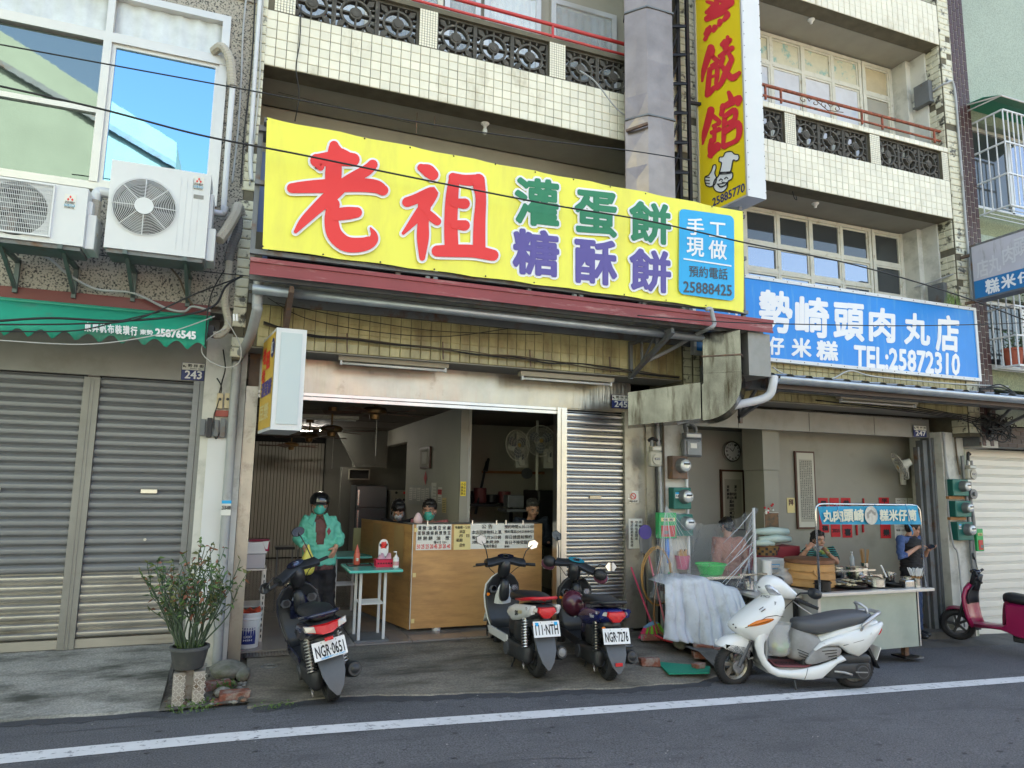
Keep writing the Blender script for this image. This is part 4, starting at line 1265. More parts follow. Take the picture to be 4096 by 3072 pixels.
# ================================================================ fixtures on the fronts
def hose(name,lab,cat,pts,r,m,grp=None,ribs=False,n=8,parent=None):
 mb=MB()
 pts=[Vector(p) for p in pts]
 sp=[]
 k=len(pts)
 for i in range(k-1):
  p0,p1,p2,p3=pts[max(i-1,0)],pts[i],pts[i+1],pts[min(i+2,k-1)]
  q=10 if not ribs else max(6,int((p2-p1).length/.012))
  for j in range(q):
   t=j/q
   sp.append(.5*((2*p1)+(-p0+p2)*t+(2*p0-5*p1+4*p2-p3)*t*t+(-p0+3*p1-3*p2+p3)*t**3))
 sp.append(pts[-1])
 rr=[r*(1+.1*(i%2)) for i in range(len(sp))] if ribs else r
 mb.tube(sp,rr,n)
 o=mb.build(name,m,parent,smooth=not ribs)
 if parent is None:
  tag(o,lab,cat,grp)
 return o
 # air conditioners on brackets
def ac_unit(big):
 if big:
  x0,x1,z0,z1,lab=-1.205,-.425,3.665,4.44,'large white air conditioner with a round fan grille under the pane tinted like mirrored blue sky'
 else:
  x0,x1,z0,z1,lab=-2.12,-1.355,3.645,4.15,'smaller white air conditioner with a square wire grille left of the large one'
 y0,y1=6.50,6.83
 t=thing('air_conditioner',lab,'air conditioner',((x0+x1)/2,y0,z0),group='air conditioners on the stucco front')
 cxx,cz,r=((-.93,4.06,.245) if big else(-1.85,3.90,.225))
 # front sheet with a round opening
 n=32
 mb=MB()
 ring=[(cxx+r*math.cos(2*math.pi*i/n),cz+r*math.sin(2*math.pi*i/n)) for i in range(n)]
 outer=[]
 for i in range(n):
  a=2*math.pi*i/n
  dx,dz=math.cos(a),math.sin(a)
  tx=((x1-cxx)/dx if dx>1e-6 else(x0-cxx)/dx if dx<-1e-6 else 9)
  tz=((z1-cz)/dz if dz>1e-6 else(z0-cz)/dz if dz<-1e-6 else 9)
  q=min(tx,tz)
  outer.append((cxx+dx*q,cz+dz*q))
 for c_ in((x0,z0),(x1,z0),(x1,z1),(x0,z1)):
  j=min(range(n),key=lambda i:(outer[i][0]-c_[0])**2+(outer[i][1]-c_[1])**2)
  outer[j]=c_
 for i in range(n):
  j=(i+1)%n
  mb.poly([(outer[i][0],y0,outer[i][1]),(outer[j][0],y0,outer[j][1]),(ring[j][0],y0,ring[j][1]),(ring[i][0],y0,ring[i][1])])
  mb.poly([(ring[i][0],y0,ring[i][1]),(ring[j][0],y0,ring[j][1]),(ring[j][0],y0+.12,ring[j][1]),(ring[i][0],y0+.12,ring[i][1])])
 mb.poly([(x0,y0,z1),(x1,y0,z1),(x1,y1,z1),(x0,y1,z1)]).poly([(x0,y0,z0),(x1,y0,z0),(x1,y1,z0),(x0,y1,z0)])
 mb.poly([(x0,y0,z0),(x0,y1,z0),(x0,y1,z1),(x0,y0,z1)]).poly([(x1,y0,z0),(x1,y1,z0),(x1,y1,z1),(x1,y0,z1)])
 mb.poly([(cxx+r*math.cos(2*math.pi*i/n),y0+.12,cz+r*math.sin(2*math.pi*i/n)) for i in range(n)])
 mb.build('case',[M_['white_metal']],t)
 MB().cyl((cxx,y0+.10,cz),(cxx,y0+.118,cz),r*.985,n=28).build('recess',M_['dark'],t)
 f=MB()
 for k in range(4):
  a=k*math.pi/2+.4
  f.prism([(cxx+.03*math.cos(a+s)+rr_*math.cos(a+s*w_),cz+.03*math.sin(a+s)+rr_*math.sin(a+s*w_)) for s,rr_,w_ in((0,.02,1),(.3,r*.8,1),(1.1,r*.86,1),(1.3,.03,1))],y0+.06,y0+.075)
 f.build('fan',M_['grey_steel'],t)
 g=MB()
 if big:
  for k in range(16):
   rr_=.06+k*(r+.01-.06)/15
   g.tube([(cxx+rr_*math.cos(2*math.pi*i/28),y0-.012-.012*math.cos(rr_/r*1.5),cz+rr_*math.sin(2*math.pi*i/28)) for i in range(28)],.0026,4,closed=True)
  g.cyl((cxx,y0-.03,cz),(cxx,y0-.015,cz),.075,n=20)
  for k in range(8):
   a=k*math.pi/4
   g.tube([(cxx+.06*math.cos(a),y0-.026,cz+.06*math.sin(a)),(cxx+(r+.012)*math.cos(a),y0-.012,cz+(r+.012)*math.sin(a))],.004,5)
 else:
  gx0,gx1,gz0,gz1=-2.1,-1.60,3.70,4.125
  for i in range(41):
   g.tube([(gx0+(gx1-gx0)*i/40,y0-.02,gz0),(gx0+(gx1-gx0)*i/40,y0-.02,gz1)],.0022,4)
  for i in range(12):
   g.tube([(gx0,y0-.022,gz0+(gz1-gz0)*i/11),(gx1,y0-.022,gz0+(gz1-gz0)*i/11)],.0026,4)
  frame_rect(g,gx0-.01,gx1+.012,gz0-.012,gz1+.012,y0-.024,.012,.024)
 g.build('grille',M_['white_metal'],t)
 MB().box(x1,x1+.07,y0+.05,y1-.03,z0,z0+.30).box(x1-.004,x1+.03,y0+.06,y1-.03,z0+.30,z0+.62 if big else z0+.42).build('valve_cover',M_['white_metal'],t,bevel=.008)
 lx,lz=(x1-.14,z1-.16) if big else(x1-.165,z1-.195)
 MB().box(lx,lx+.085,y0-.003,y0-.0005,lz,lz+.125).build('maker_label',M_['paper'],t)
 for a,b in((.0425,.1),(.028,.078),(.057,.078)):
  MB().poly([(lx+a,y0-.005,lz+b-.013),(lx+a+.009,y0-.005,lz+b),(lx+a,y0-.005,lz+b+.014),(lx+a-.009,y0-.005,lz+b)]).build('emblem',M_['red_text'],t)
 for s_,a,b,m in(('MITSUBISHI',.052,.062,'ink'),('ELECTRIC',.041,.05,'ink'),('INVERTER',.003,.014,'ink')):
  text(s_,rq(lx+.008,lx+.077,y0-.003,lz+a,lz+b),M_[m],t,.02,4)
 MB().box(lx+.004,lx+.081,y0-.005,y0-.0035,lz+.018,lz+.037).build('label_band',mat('label_blue',(.12,.35,.5),.5),t)
 text('Mr.SLIM',rq(lx+.01,lx+.075,y0-.0052,lz+.021,lz+.034),M_['white_text'],t,.02,4)
 if big:
  MB().box(x1-.13,x1-.05,y0-.004,y0-.0005,z1-.24,z1-.205).build('vent_plate',M_['panel_grey'],t)
  for k in range(4):
   MB().box(x1-.24+.05*k,x1-.237+.05*k,y0-.003,y0-.0004,z0+.05,z1-.06).build('rib',M_['pvc'],t)
 for xb in((x0+.16,x1-.16)):
  MB().bar((xb,y0+.0,z0-.02),(xb,F,z0-.02),.035).bar((xb,y0+.12,z0-.02),(xb,F-.02,z0-.26),.028).bar((xb,F-.02,z0),(xb,F-.02,z0-.30),.035).build('bracket',mat('bracket_green',(.12,.15,.145),.6,.3,var=.2,vs=6),t)
 mb=MB().box(x0+.02,x1-.02,y0+.02,y1-.02,z0-.035,z0-.002)
 mb.build('base_pan',M_['grey_steel'],t)
 return t
ac_unit(True)
ac_unit(False)
hose('trunking','white wall trunking running down beside the pane tinted like mirrored blue sky','pipe',[(-.335,7.03,5.60),(-.335,7.03,5.0),(-.33,7.03,4.30)],.036,M_['pvc'],n=4)
hose('conduit_hose','ribbed beige hose curving out of the curtain band to the white trunking','hose',[(-.54,7.12,5.98),(-.46,7.02,5.99),(-.38,7.0,5.86),(-.34,7.02,5.6)],.042,M_['hose_beige'],ribs=True)
hose('conduit_hose','ribbed beige hose bending from the large air conditioner to the wall','hose',[(-.33,6.66,3.90),(-.28,6.72,4.02),(-.22,6.85,4.22),(-.20,6.98,4.36),(-.17,7.05,4.3)],.046,M_['hose_beige'],ribs=True)
hose('conduit_hose','grey ribbed hose hanging behind the beige one by the tile strip','hose',[(-.19,6.98,4.25),(-.19,6.96,4.1),(-.23,6.96,3.95),(-.25,6.96,3.8)],.04,mat('hose_dark',(.17,.17,.17),.7),ribs=True)
hose('conduit_hose','ribbed beige hose hanging below the wall duct above the awning end','hose',[(-.24,6.95,3.80),(-.245,6.95,3.6),(-.25,6.95,3.4),(-.21,6.95,3.2),(-.26,6.95,3.10),(-.33,6.95,3.08)],.034,M_['hose_beige'],ribs=True)
hose('trunking','white trunking stub below the large air conditioner pipe cover','pipe',[(-.42,6.98,4.27),(-.33,6.98,4.27),(-.31,6.98,4.34)],.034,M_['pvc'],n=4)
hose('trunking','white wall trunking running down to the ribbed hose above the awning','pipe',[(-.25,7.02,4.15),(-.245,7.02,3.78)],.034,M_['pvc'],n=4)
hose('trunking','white elbow duct between the two air conditioners','pipe',[(-1.22,6.72,4.21),(-1.32,6.72,4.21),(-1.34,6.72,4.12)],.05,M_['pvc'],n=4)
hose('conduit_hose','ribbed grey hose dropping between the two air conditioners','hose',[(-1.335,6.70,4.12),(-1.335,6.69,4.0),(-1.34,6.66,3.85),(-1.32,6.62,3.78)],.045,M_['hose_beige'],ribs=True)
for k,(xa,r,m,lab) in enumerate(((-.145,.022,'pvc','white vertical pipe on the worn tile strip above the banner frame'),(-.27,.009,'pvc_grey','thin grey conduit beside the strip window'),
(-.105,.008,'cable_white','thin white cable clipped down the tile strip'),(-.19,.007,'cable','black cable clipped to the edge of the stucco wall'))):
 pts=[(xa+.012*math.sin(i*1.7+k),F-.03-.0*i,9.6-i*.55) for i in range(10)]
 if k==0:pts=[(xa,F-.04,9.6),(xa,F-.04,7),(xa+.01,F-.04,5.2),(xa+.04,F-.03,4.7)]
 hose('wall_pipe',lab,'pipe' if k<2 else 'cable',pts,r,M_[m])
 # downpipe of the canopy
hose('downpipe','grey downpipe from the red edged canopy to the pavement by the white pier','pipe',[(.03,6.5,3.52),(.03,6.5,3.3),(.03,6.52,3.24),(-.02,6.85,3.04),(-.105,7.28,2.93),(-.115,7.32,2.8),(-.115,7.33,1.5),(-.10,7.33,.03)],.045,M_['pvc_grey'])
st=thing('sticker','small blue and white advertising sticker on the grey downpipe','sticker',(-.12,7.28,1.43))
MB().box(-.16,-.075,7.278,7.282,1.42,1.56).build('paper',M_['paper'],st)
MB().box(-.16,-.075,7.274,7.2775,1.53,1.56).build('blue_top',M_['blue_box'],st)
text('2538-888',rq(-.157,-.078,7.276,1.475,1.51),M_['ink'],st,.03,4)
# awning with scallops
AW=thing('awning','green canvas awning with scalloped hem and white lettering','awning',(-2,7,2.9))
P=[]
n=190
def scal(x):
 u=((x+.36)%.172)/.172
 return .075*(abs(math.sin(math.pi*u))**1.2) if True else 0
for i in range(n+1):
 x=-5+4.62*i/n
 hem=2.90+scal(x)
 w_=.006*math.sin(x*9)+.004*math.sin(x*23)
 P.append([(x,7.08,3.27),(x,6.98+w_,3.20),(x,6.88+w_,3.12),(x,6.83+w_*1.5,3.03),(x,6.80+w_*2,hem)])
MB().grid(P).build('canvas',M_['awning'],AW,smooth=True,solid=.004)
MB().tube([(-5,7.06,3.26),(-.36,7.06,3.26)],.022,8).build('roller',M_['awning_green'],AW,smooth=True)
MB().box(-.39,-.33,6.95,7.1,3.08,3.17).build('end_bracket',M_['black_steel'],AW)
def aq(x0,y0,x1,y1,d=0):
 return[W(*z5_(*p),6.775) for p in((x0,y0),(x1,y0+d),(x1,y1+d),(x0,y1))]
for k,ch in enumerate('東昇帆布裝璜行'):
 x=562+k*51; y=480+k*4.6
 text(ch,aq(x,y,x+42,y+58,3),M_['white_text'],AW,.04,8)
text('東勢',aq(930,527,1015,560,5),M_['white_text'],AW,.03,6)
text('25876545',aq(1033,522,1298,570,22),M_['white_text'],AW,.05,8)
# meter boxes and junctions on the whitewashed pier
for k,(x,z) in enumerate(((-.275,2.44),(-.205,2.445))):
 t=thing('doorbell_box','cream plastic bell box, %s of the pair on the white pier'%('left one' if k==0 else 'right one'),'bell box',(x,7.38,z),group='bell boxes on the white pier')
 MB().box(x,x+.055,7.37,7.42,z,z+.15).build('case',mat('cream_plastic',(.55,.45,.28),.5),t,bevel=.004)
 MB().cyl((x+.028,7.362,z+.09),(x+.028,7.37,z+.09),.014).build('button',M_['black'],t)
tag(MB().box(-.285,-.15,7.385,7.42,2.365,2.425).build('junction_box',mat('faded_red',(.35,.08,.06),.6),None,bevel=.003),'faded red junction box just under the bell boxes','box')
for k in range(4):
 x=-.405+k*.06
 tag(MB().box(x,x+.045,7.36,7.41,2.17-.012*(k%2),2.33+.015*(k%2)).build('adapter_box',M_['grey_steel'] if k!=1 else M_['black_steel'],None,bevel=.003),
 ['first grey adapter box from the shutter on the white pier','black adapter box between grey ones on the white pier','third adapter box from the shutter on the white pier','last adapter box of four, nearest the grey downpipe'][k],'adapter','adapter boxes on the white pier')
def cab(pts,lab,r=.006,m='cable',grp=None,cat='cable'):
 return hose('cable',lab,cat,pts,r,M_[m],grp)
def w_(x,y,Y):return W(x,y,Y)
cab([w_(*z5_(1440,850),7.38),w_(*z5_(1470,920),7.38),w_(*z5_(1440,1040),7.37),w_(*z5_(1420,1110),7.36),w_(*z5_(1430,1250),7.37),w_(*z5_(1470,1190),7.37)],'black cable looping under the adapter boxes on the white pier')
cab([w_(*z5_(1480,660),7.35),w_(*z5_(1495,780),7.38),w_(*z5_(1475,870),7.38),w_(*z5_(1455,950),7.38)],'black cable dropping to the bell boxes')
cab([w_(*z5_(0,600),6.7),w_(*z5_(600,625),6.68),w_(*z5_(1100,550),6.7),w_(*z5_(1425,440),6.8)],'white cable sagging across the green awning',.005,'cable_white')
cab([w_(*z5_(1500,460),6.9),w_(*z5_(1590,620),6.9),w_(*z5_(1590,740),6.9),w_(*z5_(1500,780),6.9),w_(*z5_(1370,720),6.9),w_(*z5_(1340,640),6.9),w_(*z5_(1420,560),6.9),w_(*z5_(1500,520),6.9)],'white cable hanging in a wide loop at the awning end',.005,'cable_white')
cab([w_(*z5_(0,470),6.6),w_(*z5_(350,452),6.6),w_(*z5_(800,470),6.6),w_(*z5_(1200,435),6.65),w_(*z5_(1420,370),6.7),w_(*z5_(1500,240),6.8),w_(*z5_(1610,170),6.9)],'thick black cable crossing the green awning to the canopy corner',.010)
cab([w_(*z5_(0,495),6.6),w_(*z5_(500,490),6.6),w_(*z5_(900,460),6.6),w_(*z5_(1300,290),6.65),w_(*z5_(1600,178),6.9)],'second black cable crossing the awning just below the thick one',.007)
cab([w_(*z5_(0,540),6.6),w_(*z5_(500,535),6.6),w_(*z5_(800,470),6.6),w_(*z5_(1060,410),6.62)],'black cable just above the white lettering of the awning',.006)
cab([w_(*z5_(1360,640),6.8),w_(*z5_(1400,300),6.9),w_(*z5_(1540,60),7.0)],'black cable rising steeply past the ribbed hose',.006)
cab([w_(*z5_(450,0),7.05),w_(*z5_(900,70),7.05),w_(*z5_(1250,130),7.05),w_(*z5_(1825,190),6.4)],'thin black cable running under the air conditioners to the canopy',.005)
cab([w_(*z5_(190,0),7.08),w_(*z5_(330,60),7.06),w_(*z5_(450,160),7.06),w_(*z5_(640,260),7.05),w_(*z5_(880,285),7.05),w_(*z5_(1100,385),7.05),w_(*z5_(1220,408),7.05),w_(*z5_(1280,375),7.05),w_(*z5_(1400,405),7.0)],'grey drain hose sagging from the small air conditioner along the beam',.011,'pvc_grey',None,'hose')
cab([w_(*z5_(1120,105),7.08),w_(*z5_(1190,190),7.07),w_(*z5_(1230,290),7.06),w_(*z5_(1285,370),7.05)],'brown drain hose dropping under the large air conditioner',.009,'cable_brown',None,'hose')
t=thing('cable_connector','pair of white cable connectors hanging at the canopy corner','connector',w_(*z5_(1565,470),6.6))
for k in(1552,1572):
 p=w_(*z5_(k,470),6.6)
 MB().cyl(p,p-Vector((0,0,-.0)),.001).build('wire',M_['cable'],t) if False else None
 p0,p1=w_(*z5_(k,425),6.6),w_(*z5_(k+2,470),6.6)
 MB().cyl(p0,p1,.010,n=8).build('plug',M_['white'],t)
 # overhead lines across the street front
OVR=[([(0,178),(500,270),(1000,362),(1500,458),(2000,540),(2500,600),(2760,640)],.006,'upper thin power line crossing above the yellow banner'),
([(-20,340),(400,435),(800,540),(1200,618),(1700,720),(2200,818),(2600,885),(3000,975),(3400,1055),(3800,1170),(4120,1288)],.0085,'thick black line crossing the front of the yellow banner'),
([(2550,1262),(2900,1288),(3200,1297),(3600,1303),(3900,1298),(4120,1290)],.006,'black cable strung across the blue signboard')]
for pts,r,lab in OVR:
 cab([W(x,y,5.95 if r<.008 else 5.9) for x,y in pts],lab,r,'cable','overhead lines')
 # fluorescent batten lamps under the soffits
def batten(x0,x1,y,z,lab):
 t=thing('fluorescent_lamp',lab,'lamp',((x0+x1)/2,y,z),group='fluorescent lamps above the openings')
 MB().prism([(-.05,.055),(.05,.055),(.03,.0),(-.03,.0)],0,1).v
 mb=MB()
 mb.rings([[(x,y-.055,z+.055),(x,y+.055,z+.055),(x,y+.035,z+.005),(x,y-.035,z+.005)] for x in(x0,x1)])
 mb.build('housing',mat('lamp_body',(.42,.37,.28),.5,var=.15,vs=6),t)
 MB().tube([(x0+.04,y-.01,z-.022),(x1-.04,y-.01,z-.022)],.014,10).build('tube',M_['tube_lamp'],t,smooth=True)
 for x in(x0+.02,x1-.04):
  MB().box(x,x+.02,y-.028,y+.012,z-.04,z+.005).build('socket',M_['white_metal'],t)
batten(.85,2.02,7.30,2.985,'batten lamp over the left half of the eatery opening')
batten(2.86,4.05,7.30,2.965,'batten lamp over the steel shutter side of the eatery')
batten(7.18,8.55,6.95,2.915,'batten lamp under the low canopy of the cart shop')
def bulb(p,lab):
 t=thing('ceiling_bulb',lab,'lamp',p,group='bare bulbs under the balconies')
 MB().lathe([(.05,0),(.052,-.012),(.035,-.03),(.022,-.034),(.02,-.07)],14,TR(*p)).build('socket',M_['white'],t,smooth=True)
 if 'empty' not in lab:
  MB().ell((p[0],p[1],p[2]-.105),(.03,.03,.042),12,8).build('bulb',M_['tube_lamp'],t,smooth=True)
bulb((2.42,7.41,5.985),'bare bulb under the balcony above the yellow banner')
bulb((7.49,7.49,5.85),'empty bulb socket above the blue signboard')
bulb((7.52,7.43,8.72),'empty bulb socket under the topmost balcony')
# wires and hooks under the balconies
cab([(.26,7.1,6.7),(.27,7.12,6.3),(.25,7.12,6.0),(.30,7.2,5.75),(.28,7.3,5.5)],'thin grey wire dangling down the tiled balcony')
cab([(.1,7.5,5.9),(1.0,7.5,5.86),(1.62,7.5,5.85)],'thin wire strung under the balcony soffit',.003)
for x,z in((1.62,5.85),(1.83,5.97)):
 tag(MB().cyl((x,7.5,5.99),(x,7.5,z-.12),.005,n=6).build('hook',M_['rust']),'rusty rod %s the balcony soffit'%('at the end of the thin wire under' if x<1.7 else 'standing alone in'),'rod')
cab([(5.99,7.5,5.87),(6.0,7.5,5.72),(6.02,7.5,5.66),(5.97,7.5,5.65),(5.95,7.5,5.7)],'black hook under the balcony near the lightbox',.006,cat='hook')
cab([(6.9,7.3,5.86),(6.93,7.3,5.76),(6.97,7.3,5.74),(6.96,7.3,5.79)],'small black hook under the balcony edge',.006,cat='hook')
cab([(4.3,7.05,7.35),(4.24,7.05,7.1),(4.26,7.0,6.6),(4.25,7.0,6.0),(4.28,7.0,5.4)],'white cable hanging beside the crumpled duct',.008,'cable_white')
cab([(3.5,7.08,6.72),(3.7,7.05,6.6),(4.0,7.04,6.3),(4.3,7.04,6.2)],'grey cable sagging out of the breeze blocks',.009,'pvc_grey')
cab([(9.62,7.7,4.9),(9.7,7.5,4.93),(9.83,7.2,5.0)],'grey cable pair along the recess wall',.012,'pvc_grey')
cab([(9.80,7.8,8.0),(9.82,7.3,8.02),(9.86,7.12,8.05),(10.03,7.11,8.03),(10.05,7.11,7),(10.05,7.11,5.5),(10.06,7.11,4.6)],'bundle of grey cables running down the tiled pier',.018,'pvc_grey')
cab([(9.82,7.12,4.45),(9.9,7.1,4.47),(10.0,7.1,4.46),(10.04,7.1,4.3),(10.03,7.1,3.9),(10.04,7.1,3.2)],'grey conduit curling round the foot of the tiled pier',.015,'pvc_grey')
# sagging wire bundles before the low tile band
rw=random.Random(11)
bun=[]
for k in range(5):
 pts=[]
 for i in range(12):
  x=.1+i*.43
  pts.append((x,F-.07-.02*rw.random(),3.20-.012*i+.02*rw.uniform(-1,1)+(.06 if i==0 else 0)))
 bun.append(pts)
t=thing('wire_bundle','sagging bundle of black and brown wires across the yellowed tile band','cables',(2.4,7.1,3.1))
for k,pts in enumerate(bun):
 hose('wire',None,None,pts,.007 if k<3 else .005,M_['cable' if k%2==0 else 'cable_brown'],parent=t)
hose('wire',None,None,[(.12,7.0,3.5),(.5,7.0,3.33),(1.2,7.0,3.26),(1.9,7.0,3.28),(2.6,7.0,3.43)],.004,M_['cable'],parent=t)
hose('wire',None,None,[(.2,7.0,3.46),(.9,7.0,3.38),(1.8,7.0,3.33),(3.0,7.0,3.40)],.004,M_['cable'],parent=t)
for k in range(4):
 x=.9+k*1.0
 MB().bar((x,F-.05,3.24),(x+.01,F-.06,3.05),.012).build('clip',M_['rust'],t)
t=thing('wire_bundle','tangle of black cables under the low canopy by the brick pier','cables',(10.1,7,2.7))
for k in range(11):
 c0=(9.9+rw.random()*.5,6.95+rw.random()*.1,2.75+rw.random()*.15)
 pts=[c0]
 for i in range(6):
  pts.append((9.75+rw.random()*.75,6.9+rw.random()*.15,2.45+rw.random()*.42))
 hose('wire',None,None,pts,.006+.004*rw.random(),M_['cable'],parent=t)
for k in range(4):
 hose('wire',None,None,[(8.4-k*.5,7.05,2.93-.01*k),(9.2,7.03,2.86-.02*k),(9.8,7.0,2.80-.03*k),(10.3,7.0,2.72)],.008,M_['cable'],parent=t)
for k in range(3):
 hose('wire',None,None,[(9.9,7.0,3.20+.02*k),(10.2,6.9,3.30-.04*k),(10.6,6.9,3.16),(11,6.9,3.13),(10.4,6.9,3.11+.02*k),(9.9,7.0,3.15)],.010,M_['cable'],parent=t)
cab([W(*z8_(x,y),7.0) for x,y in((320,780),(420,830),(680,860),(830,802),(1000,840),(1480,885),(1880,905))],'black and white cable lying along the low roof under the blue board',.010,'cable_white')
# crumpled square duct going up, and the stained exhaust duct with its elbow
rd_=random.Random(5)
t=thing('sheet_duct','tall crumpled stainless steel duct rising past the balconies','duct',(4.3,6.9,4.6))
cs=[(4.03,6.92),(4.21,6.70),(4.57,6.70),(4.57,7.05),(4.10,7.05)]
mb=MB()
for a in range(len(cs)):
 p,q=Vector((*cs[a],0)),Vector((*cs[(a+1)%len(cs)],0))
 nn=(q-p).normalized().cross(Vector((0,0,1)))
 zk=4.62
 k=0
 while zk<9.6:
  h_=rd_.uniform(.36,.60)
  c0=p*.5+q*.5+(q-p)*rd_.uniform(-.15,.15)+nn*rd_.uniform(-.004,.016)+Vector((0,0,zk+h_*rd_.uniform(.35,.65)))
  b=[p+Vector((0,0,zk)),q+Vector((0,0,zk)),q+Vector((0,0,zk+h_)),p+Vector((0,0,zk+h_))]
  m1=[(b[i]+b[(i+1)%4])*.5+nn*(rd_.uniform(-.010,.012) if i in(0,2) else 0) for i in range(4)]
  if k:m1[0]=last
  last=m1[2]
  mb.add([*b,*m1,c0],[(0,4,8),(4,1,8),(1,5,8),(5,2,8),(2,6,8),(6,3,8),(3,7,8),(7,0,8)])
  zk+=h_
  k+=1
mb.build('duct_wall',M_['steel_crumple'],t)
for z in(6.10,7.50,8.9):
 MB().rings([[(4.02+dx,6.905+dy,z+dz) if i==0 else p for i,p in enumerate([(4.02,6.915,z+dz),(4.205,6.685,z+dz),(4.585,6.685,z+dz),(4.585,7.06,z+dz),(4.09,7.06,z+dz)])] for dz,dx,dy in((0,0,0),(.02,0,0))]).build('flange',M_['grey_steel'],t)
MB().bar((4.02,6.88,5.95),(4.18,6.66,5.97),.03).build('stay',M_['rust'],t)
t=thing('exhaust_duct','stained stainless exhaust duct with a large elbow under the canopy end','duct',(4.8,6.6,2.4))
# straight leg from the lintel towards the street corner
LW,LH=.38,.42
def drect(c,u,v,w,h):
 c,u,v=Vector(c),Vector(u),Vector(v)
 return[c-u*w/2-v*h/2,c+u*w/2-v*h/2,c+u*w/2+v*h/2,c-u*w/2+v*h/2]
a0=[(4.08,6.99,2.44),(4.08,6.99,2.82),(4.3,7.38,2.82),(4.3,7.38,2.44)]
a1=[(4.66,6.42,2.50),(4.66,6.42,2.90),(5.02,6.75,2.90),(5.02,6.75,2.50)]
MB().rings([a0,a1]).build('horizontal_leg',M_['duct'],t)
rr=[]
for k in range(9):
 a=math.pi/2*k/8
 R_=.02+.30*0
 # elbow: turns from heading (+x,-y) to up
 cx_,cy_,cz_=4.86,6.42,2.90
 d=Vector((math.cos(math.radians(-44)),math.sin(math.radians(-44)),0))
 s_=Vector((-d.y,d.x,0))
 c0=Vector((4.66,6.42,0))*.5+Vector((5.02,6.75,0))*.5
 piv=Vector((c0.x,c0.y,2.90))
 inner,outer_=0.0,.40
 rad_in,rad_out=.02,.42
 vdir=Vector((0,0,-1))*math.cos(a)+d*math.sin(a)
 hw=.245
 ri=[piv+vdir*rad_in-s_*hw,piv+vdir*rad_in+s_*hw,piv+vdir*rad_out+s_*hw,piv+vdir*rad_out-s_*hw]
 rr.append(ri)
MB().rings(rr).build('elbow',M_['duct'],t,smooth='auto',ang=50)
top=[p.copy() for p in rr[-1]]
up1=[p+Vector((0,0,.56)) for p in top]
MB().rings([top,up1]).build('riser',M_['duct'],t)
ctr=sum(top,Vector())/4
MB().rings([[ctr+(p-ctr)*1.06+Vector((0,0,.28+dz)) for p in top] for dz in(0,.015)]).build('flange',M_['rust'],t)
MB().rings([[ctr+(p-ctr)*1.03+Vector((0,0,.10+dz)) for p in top] for dz in(0,.01)]).build('seam',M_['duct'],t)
hose('drain_pipe','grey plastic drain pipe bent over the red canopy edge','pipe',[W(*z7_(1535,395),6.02),W(*z7_(1565,392),6.02),W(*z7_(1578,440),6.02),W(*z7_(1588,490),6.02),W(*z7_(1560,520),6.05),W(*z7_(1470,560),6.4),W(*z7_(1300,660),6.8),W(*z7_(1115,750),7.0)],.022,M_['pvc_grey'])
hose('downpipe','white plastic downpipe bend at the left end of the half round gutter','pipe',[(5.50,6.22,3.0),(5.48,6.22,2.9),(5.46,6.25,2.80),(5.38,6.3,2.74),(5.15,6.4,2.68),(4.95,6.5,2.62),(4.6,6.8,2.50)],.048,M_['pvc'])
# ================================================================ things on the pavement and in the shops
zi_=lambda x,y:(1000+x*.4219,1600+y*.4219)
za_=lambda x,y:(900+x*.663,1900+y*.663)
z9_=lambda x,y:(x*.7065,1900+y*.7065)
mat('mint',(.10,.50,.42),.25,coord='Object',var=.06,vs=5)
mat('green_plastic',(.02,.36,.10),.4)
mat('meter_green',(.012,.13,.11),.4,.2,var=.15,vs=8)
mat('meter_grey',(.20,.21,.22),.45,.3,var=.15,vs=9)
mat('meter_cream',(.46,.44,.37),.5,.1,var=.15,vs=9)
mat('meter_glass',(.62,.64,.64),.06,.3)
mat('terracotta',(.33,.08,.045),.8,var=.2,vs=8)
mat('old_brick',(.24,.085,.055),.9,var=.3,vs=14,dirt=(.30,.27,.24),ds=11,dthr=.56,dw=.1,bump=.5,bs=40)
mat('stone',(.24,.235,.20),.9,var=.25,vs=6,dirt=(.13,.14,.09),ds=8,dthr=.55,dw=.12,bump=.6,bs=20)
mat('leaf_green',(.07,.13,.03),.6,rnd=.35)
mat('leaf_red',(.25,.07,.05),.6,rnd=.3)
mat('stem_green',(.075,.11,.065),.7,var=.2,vs=9)
mat('moss',(.06,.09,.02),.95,var=.3,vs=20)
mat('pot_grey',(.085,.088,.09),.7,var=.25,vs=6,dirt=(.16,.15,.13),ds=6,dthr=.62,dw=.1)
mat('checker_plate',(.42,.40,.37),.45,.6,dirt=(.15,.10,.06),ds=9,dthr=.58,dw=.1)
mat('bamboo',(.48,.26,.09),.55,coord='Object',var=.2,vs=7,stretch=None)
mat('bamboo_dark',(.17,.07,.03),.6,coord='Object',var=.2,vs=7)
mat('iron_black',(.015,.015,.016),.4,.4)
mat('pan_steel',(.62,.62,.60),.22,1,coord='Object',var=.1,vs=12)
mat('tarp',(.56,.59,.64),.6,var=.12,vs=5,dirt=(.38,.39,.40),ds=4,dthr=.62,dw=.1)
mat('foil',(.6,.62,.68),.2,.6)
mat('basin_white',(.68,.68,.66),.35)
mat('fridge',(.10,.115,.125),.3,.6)
mat('couplet',(.50,.012,.018),.6)
mat('wood_dark',(.07,.025,.012),.5)
mat('scroll_paper',(.52,.50,.42),.8)
mat('scroll_silk',(.36,.34,.28),.8)
